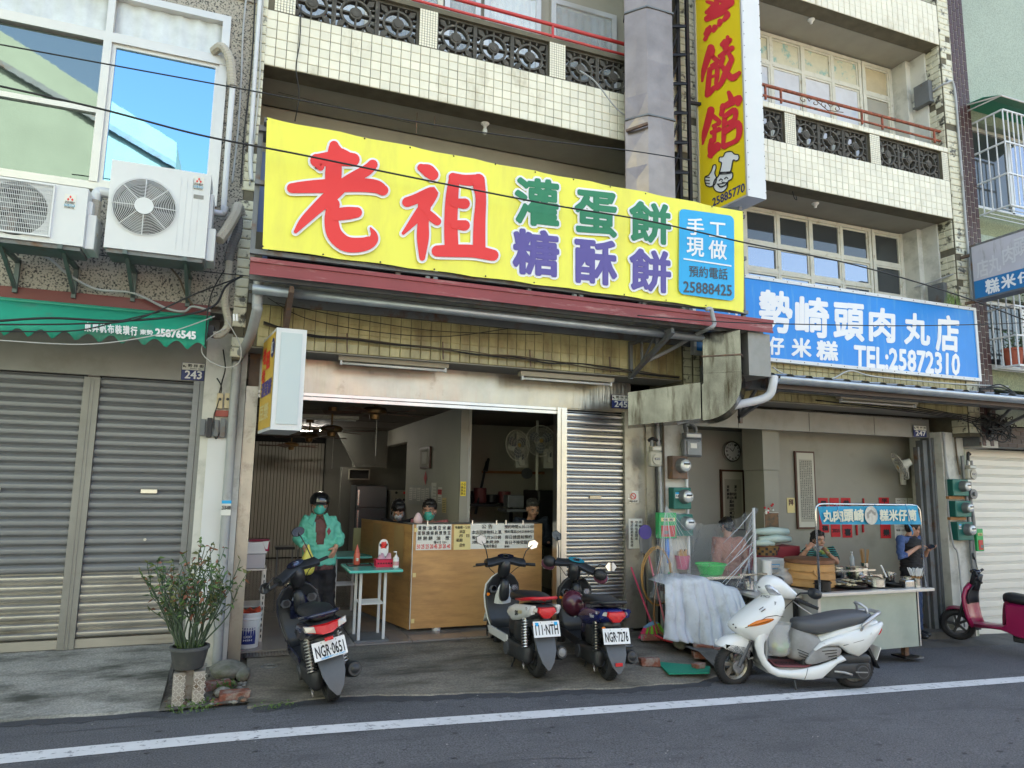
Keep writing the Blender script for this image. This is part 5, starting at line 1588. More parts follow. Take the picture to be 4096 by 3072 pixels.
# --- counter of plywood with a cream top edge
CT=thing('counter','plywood counter with handwritten paper notices taped along its front','counter',(2.7,8.4,.1))
cf=[(1.86,8.0),(3.46,8.0)]
MB().box(1.865,3.46,8.0,8.02,.135,1.285).build('front_board',M_['wood_ply'],CT,bevel=.002)
MB().rings([[(1.845,8.0,z),(1.862,8.02,z),(1.52,9.42,z),(1.50,9.41,z)] for z in(.13,1.28)]).build('side_board',M_['wood_ply'],CT)
for a,b,z0,z1 in((.12,.30,.68,1.26),(.55,.72,.80,1.25)):
 p0,p1=Vector((1.842,8.0,0)),Vector((1.498,9.41,0))
 q0,q1=p0+(p1-p0)*a,p0+(p1-p0)*b
 MB().rings([[(q.x-.006-d,q.y,z0),(q.x-.006-d,q.y,z1)] for q in(q0,q1) for d in(0,)]).v
 MB().add([(q0.x-.006,q0.y,z0),(q1.x-.006,q1.y,z0),(q1.x-.006,q1.y,z1),(q0.x-.006,q0.y,z1)],[(0,1,2,3)]).build('tape_patch',mat('ply_pale',(.42,.27,.12),.5),CT)
MB().poly([(1.86,8.0,1.29),(3.46,8.0,1.29),(3.46,8.3,1.29),(1.8,8.3,1.29)]).poly([(1.8,8.3,1.28),(3.46,8.3,1.28),(3.46,8.3,.2),(1.8,8.3,.2)]).build('counter_top',M_['inner_wall_cream'],CT)
MB().box(1.855,1.865,7.994,8.0,.135,1.285).build('corner_trim',M_['paint_frame'],CT)
for x,z in((1.875,1.2),(1.875,.70),(1.875,.2),(3.3,.2)):
 MB().box(x,x+.035,7.994,8.0,z,z+.045).build('corner_plate',M_['paper_yellow'],CT)
MB().cyl((2.18,8.05,.085),(2.18,8.05,.14),.05,n=12).build('foot',M_['white_metal'],CT)
MB().cyl((3.2,8.05,.085),(3.2,8.05,.14),.05,n=12).build('foot',M_['white_metal'],CT)
def notice(lab,q,Y,lines,m='paper',grp=None,ink='ink',clips=True,nm='paper_notice'):
 a,b=W(*q[0],Y),W(*q[1],Y)
 t=thing(nm,lab,'notice',((a.x+b.x)/2,Y,b.z),group=grp)
 P=[[(a.x+(b.x-a.x)*i/6,Y-.003-.003*math.sin(i*1.3+j),b.z+(a.z-b.z)*j/3) for j in range(4)] for i in range(7)]
 MB().grid(P).build('sheet',M_[m],t,smooth=True)
 for s_,u0,v0,u1,v1,col in lines:
  xa,xb=a.x+(b.x-a.x)*u0,a.x+(b.x-a.x)*u1
  za,zb_=a.z+(b.z-a.z)*v0,a.z+(b.z-a.z)*v1
  text(s_,rq(xa,xb,Y-.007,zb_,za),M_[col],t,.014,4)
 return t
notice('white price list in columns at the left end of the counter front',(za_(1155,298),za_(1363,450)),8.0,
[('灌 糖  油 燒 豆 米 鹹',.04,.06,.97,.22,'ink'),('蛋 酥 燒 條 餅 漿 漿 豆',.04,.26,.97,.42,'ink'),('餅 餅 餅   油    漿',.04,.46,.94,.62,'ink'),('條<15 15>',.5,.64,.86,.76,'ink'),('50 25 25 20 45 20 20 40',.03,.78,.97,.94,'red_text')])
notice('yellow notice sheet with four short lines beside the price list',(za_(1382,300),za_(1480,450)),8.0,
[('每星期一公休',.06,.04,.94,.16,'ink'),('本店',.32,.20,.66,.34,'ink'),('月  日',.3,.38,.9,.5,'ink'),('星期',.14,.55,.5,.68,'ink'),('店休',.34,.74,.66,.88,'ink')],'paper_yellow')
notice('white notice headed with two large characters in the middle of the counter',(zb_(124,293),zb_(320,443)),8.0,
[('公 告',.33,.03,.66,.2,'ink'),('本店因原物料上漲,',.04,.27,.95,.43,'ink'),('擬訂於元月26日調',.05,.48,.92,.62,'ink'),('漲,敬請見諒.',.05,.67,.9,.8,'ink'),('老祖早餐店',.4,.83,.8,.96,'ink')])
notice('white notice with phone hours at the right end of the counter',(zb_(322,293),zb_(505,440)),8.0,
[('預約時間:6:30-11:00',.03,.05,.98,.2,'ink'),('預約電話(04)25888425',.03,.26,.98,.4,'ink'),('假日請提前預約',.05,.47,.92,.62,'ink'),('假日不接受臨時',.05,.68,.9,.83,'ink'),('謝謝!',.04,.87,.2,.97,'ink')])
for k,(x,cl_) in enumerate(((2.02,'above the white price list'),(2.56,'at the left corner of the headed notice'),(2.86,'near the right corner of the headed notice'),(2.98,'at the left corner of the phone hours notice'),(3.2,'at the right part of the phone hours notice'))):
 tag(MB().box(x,x+.012,7.992,7.998,1.27,1.32).ell((x+.006,7.995,1.325),(.012,.006,.008),8,5).build('binder_clip',M_['pan_steel']),'small metal clip '+cl_,'clip','metal clips on the counter top')
 # --- mint topped tables
def mint_table(lab,x0,y0,x1,y1,zt):
 t=thing('table',lab,'table',((x0+x1)/2,(y0+y1)/2,.09),group='mint topped tables in the eatery')
 MB().box(x0,x1,y0,y1,zt-.028,zt).build('tabletop',M_['mint'],t,bevel=.008)
 cx_,cy_=(x0+x1)/2,(y0+y1)/2
 for sx in(-1,1):
  for sy in(-1,1):
   MB().box(cx_+sx*.13-.014,cx_+sx*.13+.014,cy_+sy*.16-.014,cy_+sy*.16+.014,.115,zt-.028).build('leg',M_['white_metal'],t)
 for i in range(6):
  MB().box(cx_-.13,cx_+.13,cy_-.16+i*.06,cy_-.145+i*.06,.47,.482).build('rack_bar',M_['white_metal'],t)
 MB().box(cx_-.18,cx_+.18,cy_-.22,cy_+.22,.092,.115).build('base',M_['grey_steel'],t,bevel=.004)
 return t
mint_table('mint topped table with a red basket on it, left of the plywood counter',1.10,7.52,1.66,8.22,.845)
mint_table('mint topped table further inside the eatery behind the standing man',1.02,8.95,1.58,9.7,.845)
t=thing('sauce_bottle','red sauce bottle with a nozzle standing on a black tray','bottle',(1.24,7.98,.857))
MB().lathe([(.032,0),(.034,.01),(.034,.11),(.028,.125),(.03,.13),(.024,.15),(.006,.20),(.004,.215)],16,TR(1.24,7.98,.857)).build('bottle_body',mat('sauce_red',(.55,.10,.06),.3),t,smooth='auto')
MB().cyl((1.24,7.946,.90),(1.24,7.944,.93),.014).build('label',M_['paper'],t)
tag(MB().box(1.14,1.40,7.90,8.08,.846,.852).box(1.14,1.145,7.90,8.08,.852,.862).box(1.395,1.40,7.90,8.08,.852,.862).build('tray',M_['black']),'flat black tray under the red sauce bottle','tray')
bk_=thing('basket','small red plastic basket of tissues on the mint table','basket',(1.50,7.85,.846))
MB().rings([[(x,y,z) for x,y in((1.42-o,7.76-o),(1.60+o,7.76-o),(1.60+o,7.90+o),(1.42-o,7.90+o))] for z,o in((.847,0),(.925,.008))],caps=False).build('basket_side',mat('basket_red',(.62,.02,.07),.4),bk_,solid=.005)
for i in range(6):
 MB().box(1.43+i*.028,1.445+i*.028,7.748,7.752,.88,.895).build('slot',M_['dark'],bk_)
MB().grid([[(1.44+.14*i/5,7.78+.1*j/3,.93+.03*((i*j)%3)) for j in range(4)] for i in range(6)]).build('tissue',mat('tissue_pink',(.72,.4,.5),.8),bk_,smooth=True)
MB().rings([[(1.5+.02*math.cos(a),7.83+.02*math.sin(a),.93) for a in(0,2,4)],[(1.46+.008*math.cos(a),7.83,.99) for a in(0,2,4)]]).build('tissue',M_['white'],bk_)
t=thing('sanitizer_bottle','white pump bottle beside the red basket','bottle',(1.62,7.72,.846))
MB().lathe([(.03,0),(.032,.01),(.032,.10),(.014,.12),(.014,.13)],14,TR(1.62,7.72,.846)).build('bottle_body',M_['white'],t,smooth='auto')
MB().cyl((1.62,7.72,.975),(1.62,7.72,1.01),.004).box(1.59,1.626,7.715,7.725,1.005,1.015).build('pump',M_['white'],t)
MB().cyl((1.62,7.72,.868),(1.62,7.72,.91),.0326,n=14).build('label',mat('label_pink',(.62,.3,.32),.5),t)
t=thing('toothpick_stand','green and white stand with a heart shaped sign on the mint table','stand',(1.54,8.08,.846))
MB().cyl((1.54,8.08,.847),(1.54,8.08,.93),.055,n=16).build('base',mat('dark_green',(.01,.12,.05),.4),t)
MB().box(1.49,1.60,8.06,8.064,.93,1.07).cyl((1.545,8.06,1.07),(1.545,8.064,1.07),.05,n=16).build('card',M_['white'],t)
text('愛',rq(1.515,1.575,8.058,1.02,1.09),M_['red_text'],t,.04,6)
# --- stand with white basin at the left jamb, white bucket
t=thing('rack','slotted angle steel rack just inside the left jamb','rack',(.18,8.1,.09))
for x,y in((.06,8.0),(.29,8.0),(.06,8.35),(.29,8.35)):
 MB().box(x-.015,x+.015,y-.003,y+.003,.09,.83).box(x+.012,x+.016,y,y+.03,.09,.83).build('leg',M_['alu'],t)
 o_=MB()
 if y<8.1:
  for k in range(12):
   MB().box(x-.005,x+.005,y-.006,y-.0035,.14+k*.055,.17+k*.055).build('slot',M_['dark'],t)
MB().box(.04,.31,7.99,8.37,.82,.835).build('shelf',M_['alu'],t)
MB().box(.04,.31,7.99,8.37,.45,.46).build('shelf',M_['alu'],t)
tag(MB().rings([[(.17+a*w_/2,8.16+b*.15,z) for a,b in((-1,-1),(1,-1),(1,1),(-1,1))] for z,w_ in((.99,.26),(1.12,.29),(1.125,.31),(1.115,.31))],caps=True).build('basin',M_['basin_white'],smooth=False),'white plastic basin on top of the storage box at the left jamb','basin')
tag(MB().box(.05,.29,8.02,8.3,.836,.985).build('storage_box',mat('box_pale',(.5,.47,.47),.4),bevel=.01),'pale plastic box under the white basin','box')
tag(MB().grid([[(.12+.2*i/6,8.02-.004*j,1.135-.0*j-(.0 if j==0 else .04*j)*(1 if i>4 else .2)) for j in range(4)] for i in range(7)]).build('cloth',mat('cloth_red',(.35,.02,.06),.8),smooth=True,),'dark red cloth draped over the rim of the white basin','cloth')
bkt=thing('bucket','white plastic bucket with a blue printed label by the left jamb','bucket',(.165,7.80,.09))
BT=TR(.165,7.80,.09)
MB().lathe([(.098,0),(.10,.01),(.112,.28),(.118,.285),(.118,.30),(.114,.305),(.12,.33),(.12,.345),(.112,.35),(.108,.33)],28,BT).build('bucket_body',M_['white'],bkt,smooth='auto')
lab_=[]
def arc(r0,r1,z0,z1,a0,a1,m,nm,parent,c=(.165,7.80,.09)):
 n=10
 return MB().grid([[(c[0]+(r0+(r1-r0)*k+.0015)*math.cos(a),c[1]+(r0+(r1-r0)*k+.0015)*math.sin(a),c[2]+z0+(z1-z0)*k) for k in(0,1)] for a in[math.radians(a0+(a1-a0)*i/n) for i in range(n+1)]]).build(nm,m,parent,smooth=True)
arc(.101,.107,.05,.21,-130,-50,mat('label_navy',(.02,.035,.22),.4),'label',bkt)
for k in range(4):
 arc(.1105,.112,.185+.012*k,.189+.012*k,-130,-50+6*k,M_['white'],'label_stripe',bkt)
for s_,z,h in(('LUCKY',.115,.02),('HSH',.085,.016)):
 text(s_,rq(.12,.20,7.80-.112,.09+z,.09+z+h),M_['white_text'],bkt,.03,4)
MB().tube([(.165+.118*math.cos(a),7.80+.118*math.sin(a)*.9,.09+.28-.10*abs(math.sin(a))) for a in[math.radians(-10-i*16) for i in range(11)]],.003,5).build('handle',M_['white'],bkt)
MB().grid([[(.165+r*math.cos(a),7.80+r*math.sin(a),.435+.03*math.sin(a*3)+.02*math.cos(r*60)) for r in(0,.05,.11)] for a in[2*math.pi*i/12 for i in range(13)]]).build('red_cloth',mat('rag_orange',(.6,.08,.03),.7),bkt,smooth=True)
# --- drain grate, manhole discs
t=thing('drain_grate','dark rectangular drain grate set in front of the left jamb','grate',(.34,7.5,.07))
MB().box(.14,.54,7.40,7.64,.066,.082).build('frame',M_['iron_black'],t)
for i in range(13):
 MB().box(.16+i*.029,.172+i*.029,7.42,7.62,.082,.088).build('grate_bar',M_['grey_steel'],t)
def cover(x,y,z,r,lab,grp='round cleanout covers'):
 t=thing('cleanout_cover',lab,'cover',(x,y,z),group=grp)
 MB().lathe([(r,0),(r,.006),(r*.9,.008),(0.001,.008)],24,TR(x,y,z)).build('disc',M_['meter_grey'],t)
 for k in range(4):
  MB().lathe([(r*(.3+.17*k),.008),(r*(.3+.17*k),.012),(r*(.36+.17*k),.012),(r*(.36+.17*k),.008)],20,TR(x,y,z)).build('ring',M_['concrete'],t)
cover(.35,7.10,.058,.075,'round cleanout cover left of the leaning scooter')
cover(4.02,7.0,.035,.085,'pale round cleanout cover behind the exhaust of the dark blue scooter')
cover(7.66,6.45,-.21,.09,'round cleanout cover in the road before the cart')
# --- potted plant
PL=thing('potted_plant','leggy green shrub with reddish leaf tips in a grey pot','plant',(-.31,6.72,.10))
MB().lathe([(.11,.095),(.12,.105),(.148,.24),(.158,.25),(.158,.272),(.138,.275),(.125,.2)],28,TR(-.315,6.74,.09)).build('pot',M_['pot_grey'],PL,smooth='auto')
MB().cyl((-.315,6.74,.30),(-.315,6.74,.33),.125,n=20).build('soil',M_['concrete_dark'],PL)
rp=random.Random(21)
leafs={0:MB(),1:MB()}
st_=MB()
tips=[]
for k in range(38):
 a=rp.uniform(0,2*math.pi)
 lean_=rp.uniform(.05,.66)*(1.25 if math.cos(a)<0 else .8)
 hgt=rp.uniform(.55,.95)*(1-.28*lean_)
 b0=Vector((-.315+.07*math.cos(a),6.74+.07*math.sin(a),.32))
 pts=[b0]
 d=Vector((math.cos(a)*lean_,math.sin(a)*lean_*.7,1)).normalized()
 n=9
 for i in range(n):
  d=(d+Vector((rp.uniform(-.26,.26),rp.uniform(-.26,.26),rp.uniform(-.03,.12)))).normalized()
  pts.append(pts[-1]+d*hgt/n)
 st_.tube(pts,[.008-.0005*i for i in range(n+1)],5)
 for br in range(3):
  i0=rp.randrange(3,n-1)
  bd=(d+Vector((rp.uniform(-.8,.8),rp.uniform(-.6,.6),rp.uniform(-.2,.4)))).normalized()
  bp=[pts[i0]]
  for i in range(5):
   bd=(bd+Vector((rp.uniform(-.3,.3),rp.uniform(-.3,.3),rp.uniform(-.1,.25)))).normalized()
   bp.append(bp[-1]+bd*rp.uniform(.035,.06))
  st_.tube(bp,.0038,4)
  tips+=[bp[-1],bp[-2],bp[2]]
 tips+=[pts[-1],pts[-2],pts[-3]]
st_.build('stem',M_['stem_green'],PL,smooth=True)
cols=[mat('leaf_a',(.09,.16,.04),.55),mat('leaf_b',(.14,.15,.05),.55),mat('leaf_c',(.24,.10,.055),.55),mat('leaf_d',(.05,.10,.035),.55)]
lmb=[MB() for _ in cols]
for tp in tips:
 for q in range(rp.choice((1,1,2))):
  c_=rp.choices((0,1,2,3),(4,3,2.4,2))[0]
  L=rp.uniform(.035,.075)
  T=Matrix.Translation(tp)@Euler((rp.uniform(-.9,.9),rp.uniform(-.9,.9),rp.uniform(0,6.28))).to_matrix().to_4x4()
  lmb[c_].add([(0,0,0),(L*.35,-L*.26,.006),(L,0,.0),(L*.35,L*.26,.006),(L*.45,0,-.004)],[(0,1,4),(1,2,4),(2,3,4),(3,0,4)],T)
for m,mb in zip(cols,lmb):
 stuff(mb.build('leaves',m,PL))
def weeds(name,lab,c,r,n,hgt,seed):
 rq_=random.Random(seed)
 mb=MB()
 for _ in range(n):
  a=rq_.uniform(0,6.28); q=r*rq_.random()**.5
  x,y=c[0]+q*math.cos(a),c[1]+q*.7*math.sin(a)
  L=rq_.uniform(.4,1)*hgt
  T=Matrix.Translation((x,y,c[2]))@Euler((rq_.uniform(-.6,.6),rq_.uniform(-.6,.6),rq_.uniform(0,6.28))).to_matrix().to_4x4()
  mb.add([(-.004,0,0),(.004,0,0),(.001,.01,L*.7),(.016,.004,L*.75),(0,.012,L),(-.016,.004,L*.75)],[(0,1,2),(2,3,4,5)],T)
 o=mb.build(name,cols[0])
 tag(o,lab,'weeds',None,'stuff')
weeds('weeds','low green weeds round the foot of the plant stand',(-.24,6.2,.0),.18,80,.07,1)
weeds('weeds','small weeds and moss at the left tip of the eatery apron',(.36,6.10,-.01),.16,90,.035,2)
weeds('weeds','green clover growing in the grey flower pot',(-.296,6.335,.425),.11,80,.07,3)
weeds('weeds','weeds between the stones beside the pot',(-.02,6.55,.03),.10,60,.08,4)
PL.scale=(.94,)*3
PL.location=Vector((0,0,H))+(PL.location-Vector((0,0,H)))*.94
t=thing('plant_stand','low stand made of checker plate strips under the grey pot','stand',(-.29,6.3,0))
for xa,xb in((689,735),(770,816)):
 x0_,x1_=W(xa,2760,6.24).x,W(xb,2760,6.24).x
 o=MB().box(x0_,x1_,6.235,6.245,.01,.262).box(x0_,x1_,6.247,6.50,.254,.264).build('plate_strip',M_['checker_plate'],t)
 mb=MB()
 for i in range(4):
  for j in range(10):
   a=math.pi/4*(1 if(i+j)%2 else-1)
   mb.box(-.012,.012,-.002,.002,-.0025,.0025,TR(x0_+.014+i*.023,6.233,.025+j*.024,0,a,0))
 stuff(mb.build('tread',M_['alu'],o))
MB().box(-.32,-.20,6.36,6.5,.0,.25).build('block',M_['checker_plate'],t)
def rock(name,lab,c,r,m,seed,cat='stone',rz=0,rx=0,kind='rock'):
 rr_=random.Random(seed)
 if kind=='rock':
  mb=MB().ell((0,0,0),(1,1,1),14,9)
  for v in mb.v:
   f=1+.10*math.sin(v.x*3+seed)+.09*math.cos(v.y*4+seed*2)+.05*math.sin(v.z*7)
   v.x*= f*r[0]; v.y*= f*r[1]; v.z*= f*r[2]
  sm=True
 else:
  mb=MB()
  nx,ny,nz=4,3,2
  mb.cbox((0,0,0),(2*r[0],2*r[1],2*r[2]))
  for v in mb.v:
   v.x+=rr_.uniform(-.012,.012); v.y+=rr_.uniform(-.01,.01); v.z+=rr_.uniform(-.008,.008)
  sm=False
 T=TR(c[0],c[1],c[2],rx,0,rz)
 mb.v=[T@v for v in mb.v]
 return tag(mb.build(name,m,smooth=sm,bevel=0 if sm else .008),lab,cat)
rock('rock','large flat grey stone beside the flower pot',(.0,6.92,.10),(.17,.15,.07),M_['stone'],2)
rock('rock','smaller grey stone leaning on the large flat one',(.12,6.82,.08),(.06,.12,.06),M_['stone'],5)
rock('brick','old red brick behind the plant stand gap',(-.07,6.62,.05),(.10,.055,.035),M_['old_brick'],3,'brick',.2,0,'brick')
rock('brick','old red brick at the foot of the stones, furred with roots',(.06,6.33,.03),(.11,.06,.045),M_['old_brick'],4,'brick',.1,0,'brick')
rock('rock','pale broken stone between the two bricks',(-.03,6.42,.05),(.08,.06,.035),M_['concrete'],8)
rock('brick','broken brick bit under the pale stone',(-.07,6.28,.0),(.05,.04,.03),M_['old_brick'],9,'brick',.5,0,'brick')
# --- right of the shutter: bricks, stone, mat, brooms, mop, hoses
tag(MB().poly([tuple(v)+() for v in[]] or[(4.02,6.15,-.055),(4.45,6.09,-.065),(4.60,6.28,-.06),(4.12,6.52,-.035)]).build('rubber_mat',mat('mat_green',(.01,.24,.15),.75,bump=.5,bs=80),solid=.012),'green rubber mat in the recess beside the dark blue scooter','mat')
rock('brick','mortar crusted brick at the left corner of the green mat',(4.0,6.46,-.01),(.10,.055,.04),M_['old_brick'],11,'brick',-.25,0,'brick')
rock('brick','small red brick piece lying on the green mat',(4.44,6.26,-.03),(.055,.04,.025),M_['old_brick'],12,'brick',.2,0,'brick')
rock('rock','round grey stone holding down the white cloth',(4.62,6.86,.08),(.085,.07,.09),M_['stone'],13)
rock('brick','red brick standing behind the round stone',(4.70,6.98,.14),(.055,.04,.09),M_['old_brick'],14,'brick',.4,.3,'brick')
for k,(x,y,z,rz,lab) in enumerate(((4.82,6.70,.03,-.5,'first brick in the row at the foot of the white cloth'),(4.98,6.55,.01,-.55,'second brick in the row at the foot of the white cloth'),(4.74,6.60,-.02,-.5,'lower brick under the row at the white cloth'),(5.08,6.40,-.03,-.4,'last brick of the row, by the white scooter tyre'),(4.42,7.15,.07,-.3,'brick behind the hoses near the round stone'))):
 rock('brick',lab,(x,y,z),(.105,.05,.03),M_['old_brick'],20+k,'brick',rz,0,'brick')
MB_=MB()
struct(MB().grid([[(x,y,.05-.02*(x-4)-(.10 if y<6.3 else 0)*(1 if x>4.6 else .3)+.006*math.sin(x*31+y*17)) for y in(6.2,6.5,7.0,7.5)] for x in fr(4.62,5.4,10)]).build('broken_concrete',M_['concrete_dark']))
t=thing('broom','broom with pink and green bristles leaning on the steel cladding','broom',(4.5,7.25,.06))
b0,b1=Vector((4.50,7.22,.20)),Vector((4.40,7.50,.80))
MB().cyl(b0,b1,.011,n=8).build('handle',mat('pink_red',(.50,.04,.10),.4),t)
MB().rings([[(4.38,7.16,.165),(4.56,7.16,.215),(4.56,7.22,.215),(4.38,7.22,.165)],[(4.46,7.17,.20),(4.52,7.17,.22),(4.52,7.21,.235),(4.46,7.21,.215)]]).build('head',mat('pale_blue',(.18,.33,.5),.4),t)
bc=[mat('bristle_pink',(.75,.06,.16),.6),mat('bristle_green',(.20,.62,.03),.6)]
for k in range(8):
 mb=MB()
 for q in range(26):
  u=(k+rp.random())/8
  p=Vector((4.38+.18*u,7.15+.06*rp.random(),.165+.05*u))
  d=Vector((-.02+.16*(u-.4)+rp.uniform(-.015,.015),rp.uniform(-.05,.02),-.10-.01*rp.random()))
  mb.bar(p,p+d,.0035)
 stuff(mb.build('bristles',bc[k%2],t))
t=thing('pole','pink stick leaning through the hose coil to the ground','stick',(4.57,7.05,.05))
MB().cyl((4.60,7.02,.055),(4.56,7.40,1.02),.012,n=8).build('shaft',mat('pink',(.58,.16,.20),.4),t)
t=thing('mop','mop hanging head up with a violet disc and grey strands','mop',(4.45,7.35,.1))
MB().cyl((4.50,7.30,.08),(4.50,7.38,1.16),.011,n=8).build('shaft',M_['iron_black'],t)
MB().cyl((4.51,7.345,1.22),(4.51,7.365,1.22),.085,n=20).build('disc',mat('violet_plastic',(.06,.04,.25),.35),t)
mb=MB()
for i in range(30):
 a=math.pi+math.pi*i/29
 p=Vector((4.51+.075*math.cos(a),7.35,1.20+.04*math.sin(a)))
 mb.tube([p,p+Vector((.01*math.cos(a),.0,-.07)),p+Vector((.0,.0,-.17-.03*rp.random()))],.004,4)
stuff(mb.build('strands',mat('mop_grey',(.16,.16,.16),.9),t))
t=thing('blue_pole','blue plastic handle hanging under the green letter box','handle',(4.78,7.30,.8))
MB().tube([(4.775,7.30,1.17),(4.77,7.29,1.0),(4.775,7.29,.86)],[.022,.028,.008],8).build('shaft',mat('blue_plastic',(.05,.20,.6),.35),t)
def coilhose(lab,c,rx,rz,n,m,tail=None):
 pts=[]
 for i in range(n*16+1):
  a=2*math.pi*i/16
  pts.append((c[0]+(rx+.012*math.sin(i*.3))*math.sin(a),c[1]+.015*math.sin(i*.7),c[2]+(rz+.01*math.cos(i*.21))*math.cos(a)))
 if tail:pts+=tail
 o=MB().tube(pts,.010,7).build('hose_coil',m,smooth=True)
 return tag(o,lab,'hose','hoses coiled by the pier')
coilhose('amber rubber hose hanging in wide loops on the pier',(4.62,7.28,.72),.20,.33,2,mat('amber_hose',(.36,.20,.06),.3))
hose('hose_coil','brown hose loop reaching the ground beside the pier','hose',[(4.70,7.3,.95),(4.55,7.2,.6),(4.50,7.15,.22),(4.62,7.05,.07),(4.74,7.05,.16),(4.72,7.12,.40),(4.66,7.2,.55)],.011,mat('brown_hose',(.22,.10,.03),.35),'hoses coiled by the pier')
hose('hose_coil','green hose running down behind the amber loops','hose',[(4.80,7.30,.75),(4.74,7.25,.5),(4.72,7.2,.25),(4.78,7.1,.08)],.014,M_['green_plastic'],'hoses coiled by the pier')
hose('hose_coil','red hose end lying on the ground with a black nozzle','hose',[(4.46,7.1,.10),(4.56,6.98,.055),(4.66,6.90,.05),(4.72,6.86,.045)],.015,mat('red_hose',(.5,.02,.03),.35))
# white cloth over the bench, hung from a line
cols_=[]
from mathutils import noise as _nz
for i in range(91):
 u=i/90
 x=4.47+.97*u
 rowp=[]
 ztop=.745-.15*max(0,u-.5)/.5-(.05*(.15-u)/.15 if u<.15 else 0)
 zbot=.13-.20*u if u<.85 else-.04+.8*(u-.85)
 for j in range(30):
  v=j/29
  if v<.15:
   y,z=7.25-.40*v/.15,ztop-.01*math.sin(u*30+v*9)
  else:
   w_=(v-.15)/.85
   fo=(1-abs(math.sin(u*10.5+.8*math.sin(w_*2+u*5))))**1.5*.12+(1-abs(math.sin(u*24-w_*1.2+1)))**2*.06
   fo+=.03*_nz.noise(Vector((u*7,w_*2,1)))+.010*_nz.noise(Vector((u*26,w_*7,4)))
   y=6.84-.30*w_**.8*(.5+.5*u)+fo*(.25+.75*w_)
   z=ztop*(1-w_)+zbot*w_+.03*_nz.noise(Vector((u*9,2,2)))*w_
  rowp.append((x+(.03*_nz.noise(Vector((u*5,v*4,7))))*v-.12*v*(1-u)*(1-u),y,z))
 cols_.append(rowp)
tag(MB().grid(cols_).build('cloth',M_['tarp'],smooth=True,solid=.004),'white tarpaulin draped over a bench behind the green mat','tarpaulin')
MBc=thing('bench','low bench hidden under the white tarpaulin','bench',(4.95,7.15,-.1))
MB().box(4.66,5.42,6.92,7.4,.55,.60).build('top',M_['wood_dark'],MBc)
for x in(4.70,5.38):
 MB().box(x-.02,x+.02,6.95,6.99,-.1,.55).build('leg',M_['wood_dark'],MBc)
 # clear plastic sheet between pier and pole
P=[]
for i in range(61):
 u=i/60
 a,b=Vector((4.58,7.05,1.55)),Vector((5.72,6.93,1.50))
 sag=.20*math.sin(math.pi*min(1,u*1.0))**.9
 rowp=[]
 for j in range(18):
  v=j/17
  top=a*(1-u)+b*u-Vector((0,0,sag))
  bot=Vector((4.30,6.95,.52))*(1-u)+Vector((5.74,6.88,.58))*u-Vector((0,0,.10*math.sin(u*math.pi*.6)))
  p=top*(1-v)+bot*v
  cr=.05*math.sin(u*31+v*5)*math.sin(v*2.6+.4)+.024*math.sin((u+v*.9)*63)+.018*math.sin(u*117-v*31)
  rowp.append(p+Vector((0,cr,.01*math.sin(u*50))))
 P.append(rowp)
filmm=mat('plastic_film',(.80,.84,.90),.06,alpha=.09,spec=1.0,bump=1.0,bs=22)
tag(MB().grid(P).build('plastic_sheet',filmm,smooth=True),'clear crumpled plastic sheet strung from the pier to a pole','plastic sheet')
FS_=[o for o in C.objects if o.name=='plastic_sheet'][0]
crm=mat('film_crease',(.80,.83,.88),.15,alpha=.5,spec=1.0)
for k in range(26):
 if k<13:
  a=Vector((4.585,7.02,1.54)); e=Vector((4.30+.05*k*1.1+rp.uniform(-.02,.02),6.92,.5+(.0 if k<7 else .10*(k-6))))
 else:
  a=Vector((5.72,6.90,rp.uniform(.95,1.5))); e=Vector((rp.uniform(5.2,5.6),6.94,a.z-rp.uniform(.2,.65)))
 m_=(a+e)/2+Vector((rp.uniform(-.02,.02),rp.uniform(-.03,.0),0))
 MB().tube([a,a*.6+m_*.4,m_,e*.5+m_*.5,e],[.002,.006*rp.random()+.002,.005,.004,.001],4,flat=.4).build('crease',crm,FS_,smooth=True)
t=thing('pole','thin pole wrapped in clear film at the left end of the cart','pole',(5.74,6.9,-.2))
MB().cyl((5.73,6.92,-.2),(5.74,6.92,1.52),.018,n=10).build('shaft',M_['pvc'],t)
MB().tube([(5.72+.03*math.sin(i*1.7),6.91+.02*math.cos(i*1.3),.5+i*.085) for i in range(13)],[.03+.012*math.sin(i*2.3) for i in range(13)],8).build('film',filmm,t,smooth=True)
# things seen through the sheet
t=thing('basket','bright green plastic basket behind the clear sheet','basket',(5.25,7.2,.72))
MB().lathe([(.13,0),(.17,.10),(.185,.105),(.185,.12)],24,TR(5.28,7.15,.74),caps=False).build('basket_body',mat('lime_plastic',(.03,.5,.08),.4),t,smooth='auto')
t=thing('basket','pink basket of paper bags behind the clear sheet','basket',(5.05,7.3,.8))
MB().lathe([(.07,0),(.09,.16)],18,TR(5.02,7.35,.78),caps=False).build('basket_body',mat('pink_plastic',(.5,.12,.2),.4),t)
for k in range(4):
 MB().box(4.96+k*.03,4.985+k*.03,7.33,7.36,.84,.99+.02*(k%2)).build('paper_bag',M_['bamboo'],t)
tag(MB().box(4.85,5.75,6.98,7.6,.70,.73).build('shelf_board',M_['pan_steel']),'steel shelf under the green basket behind the sheet','shelf')
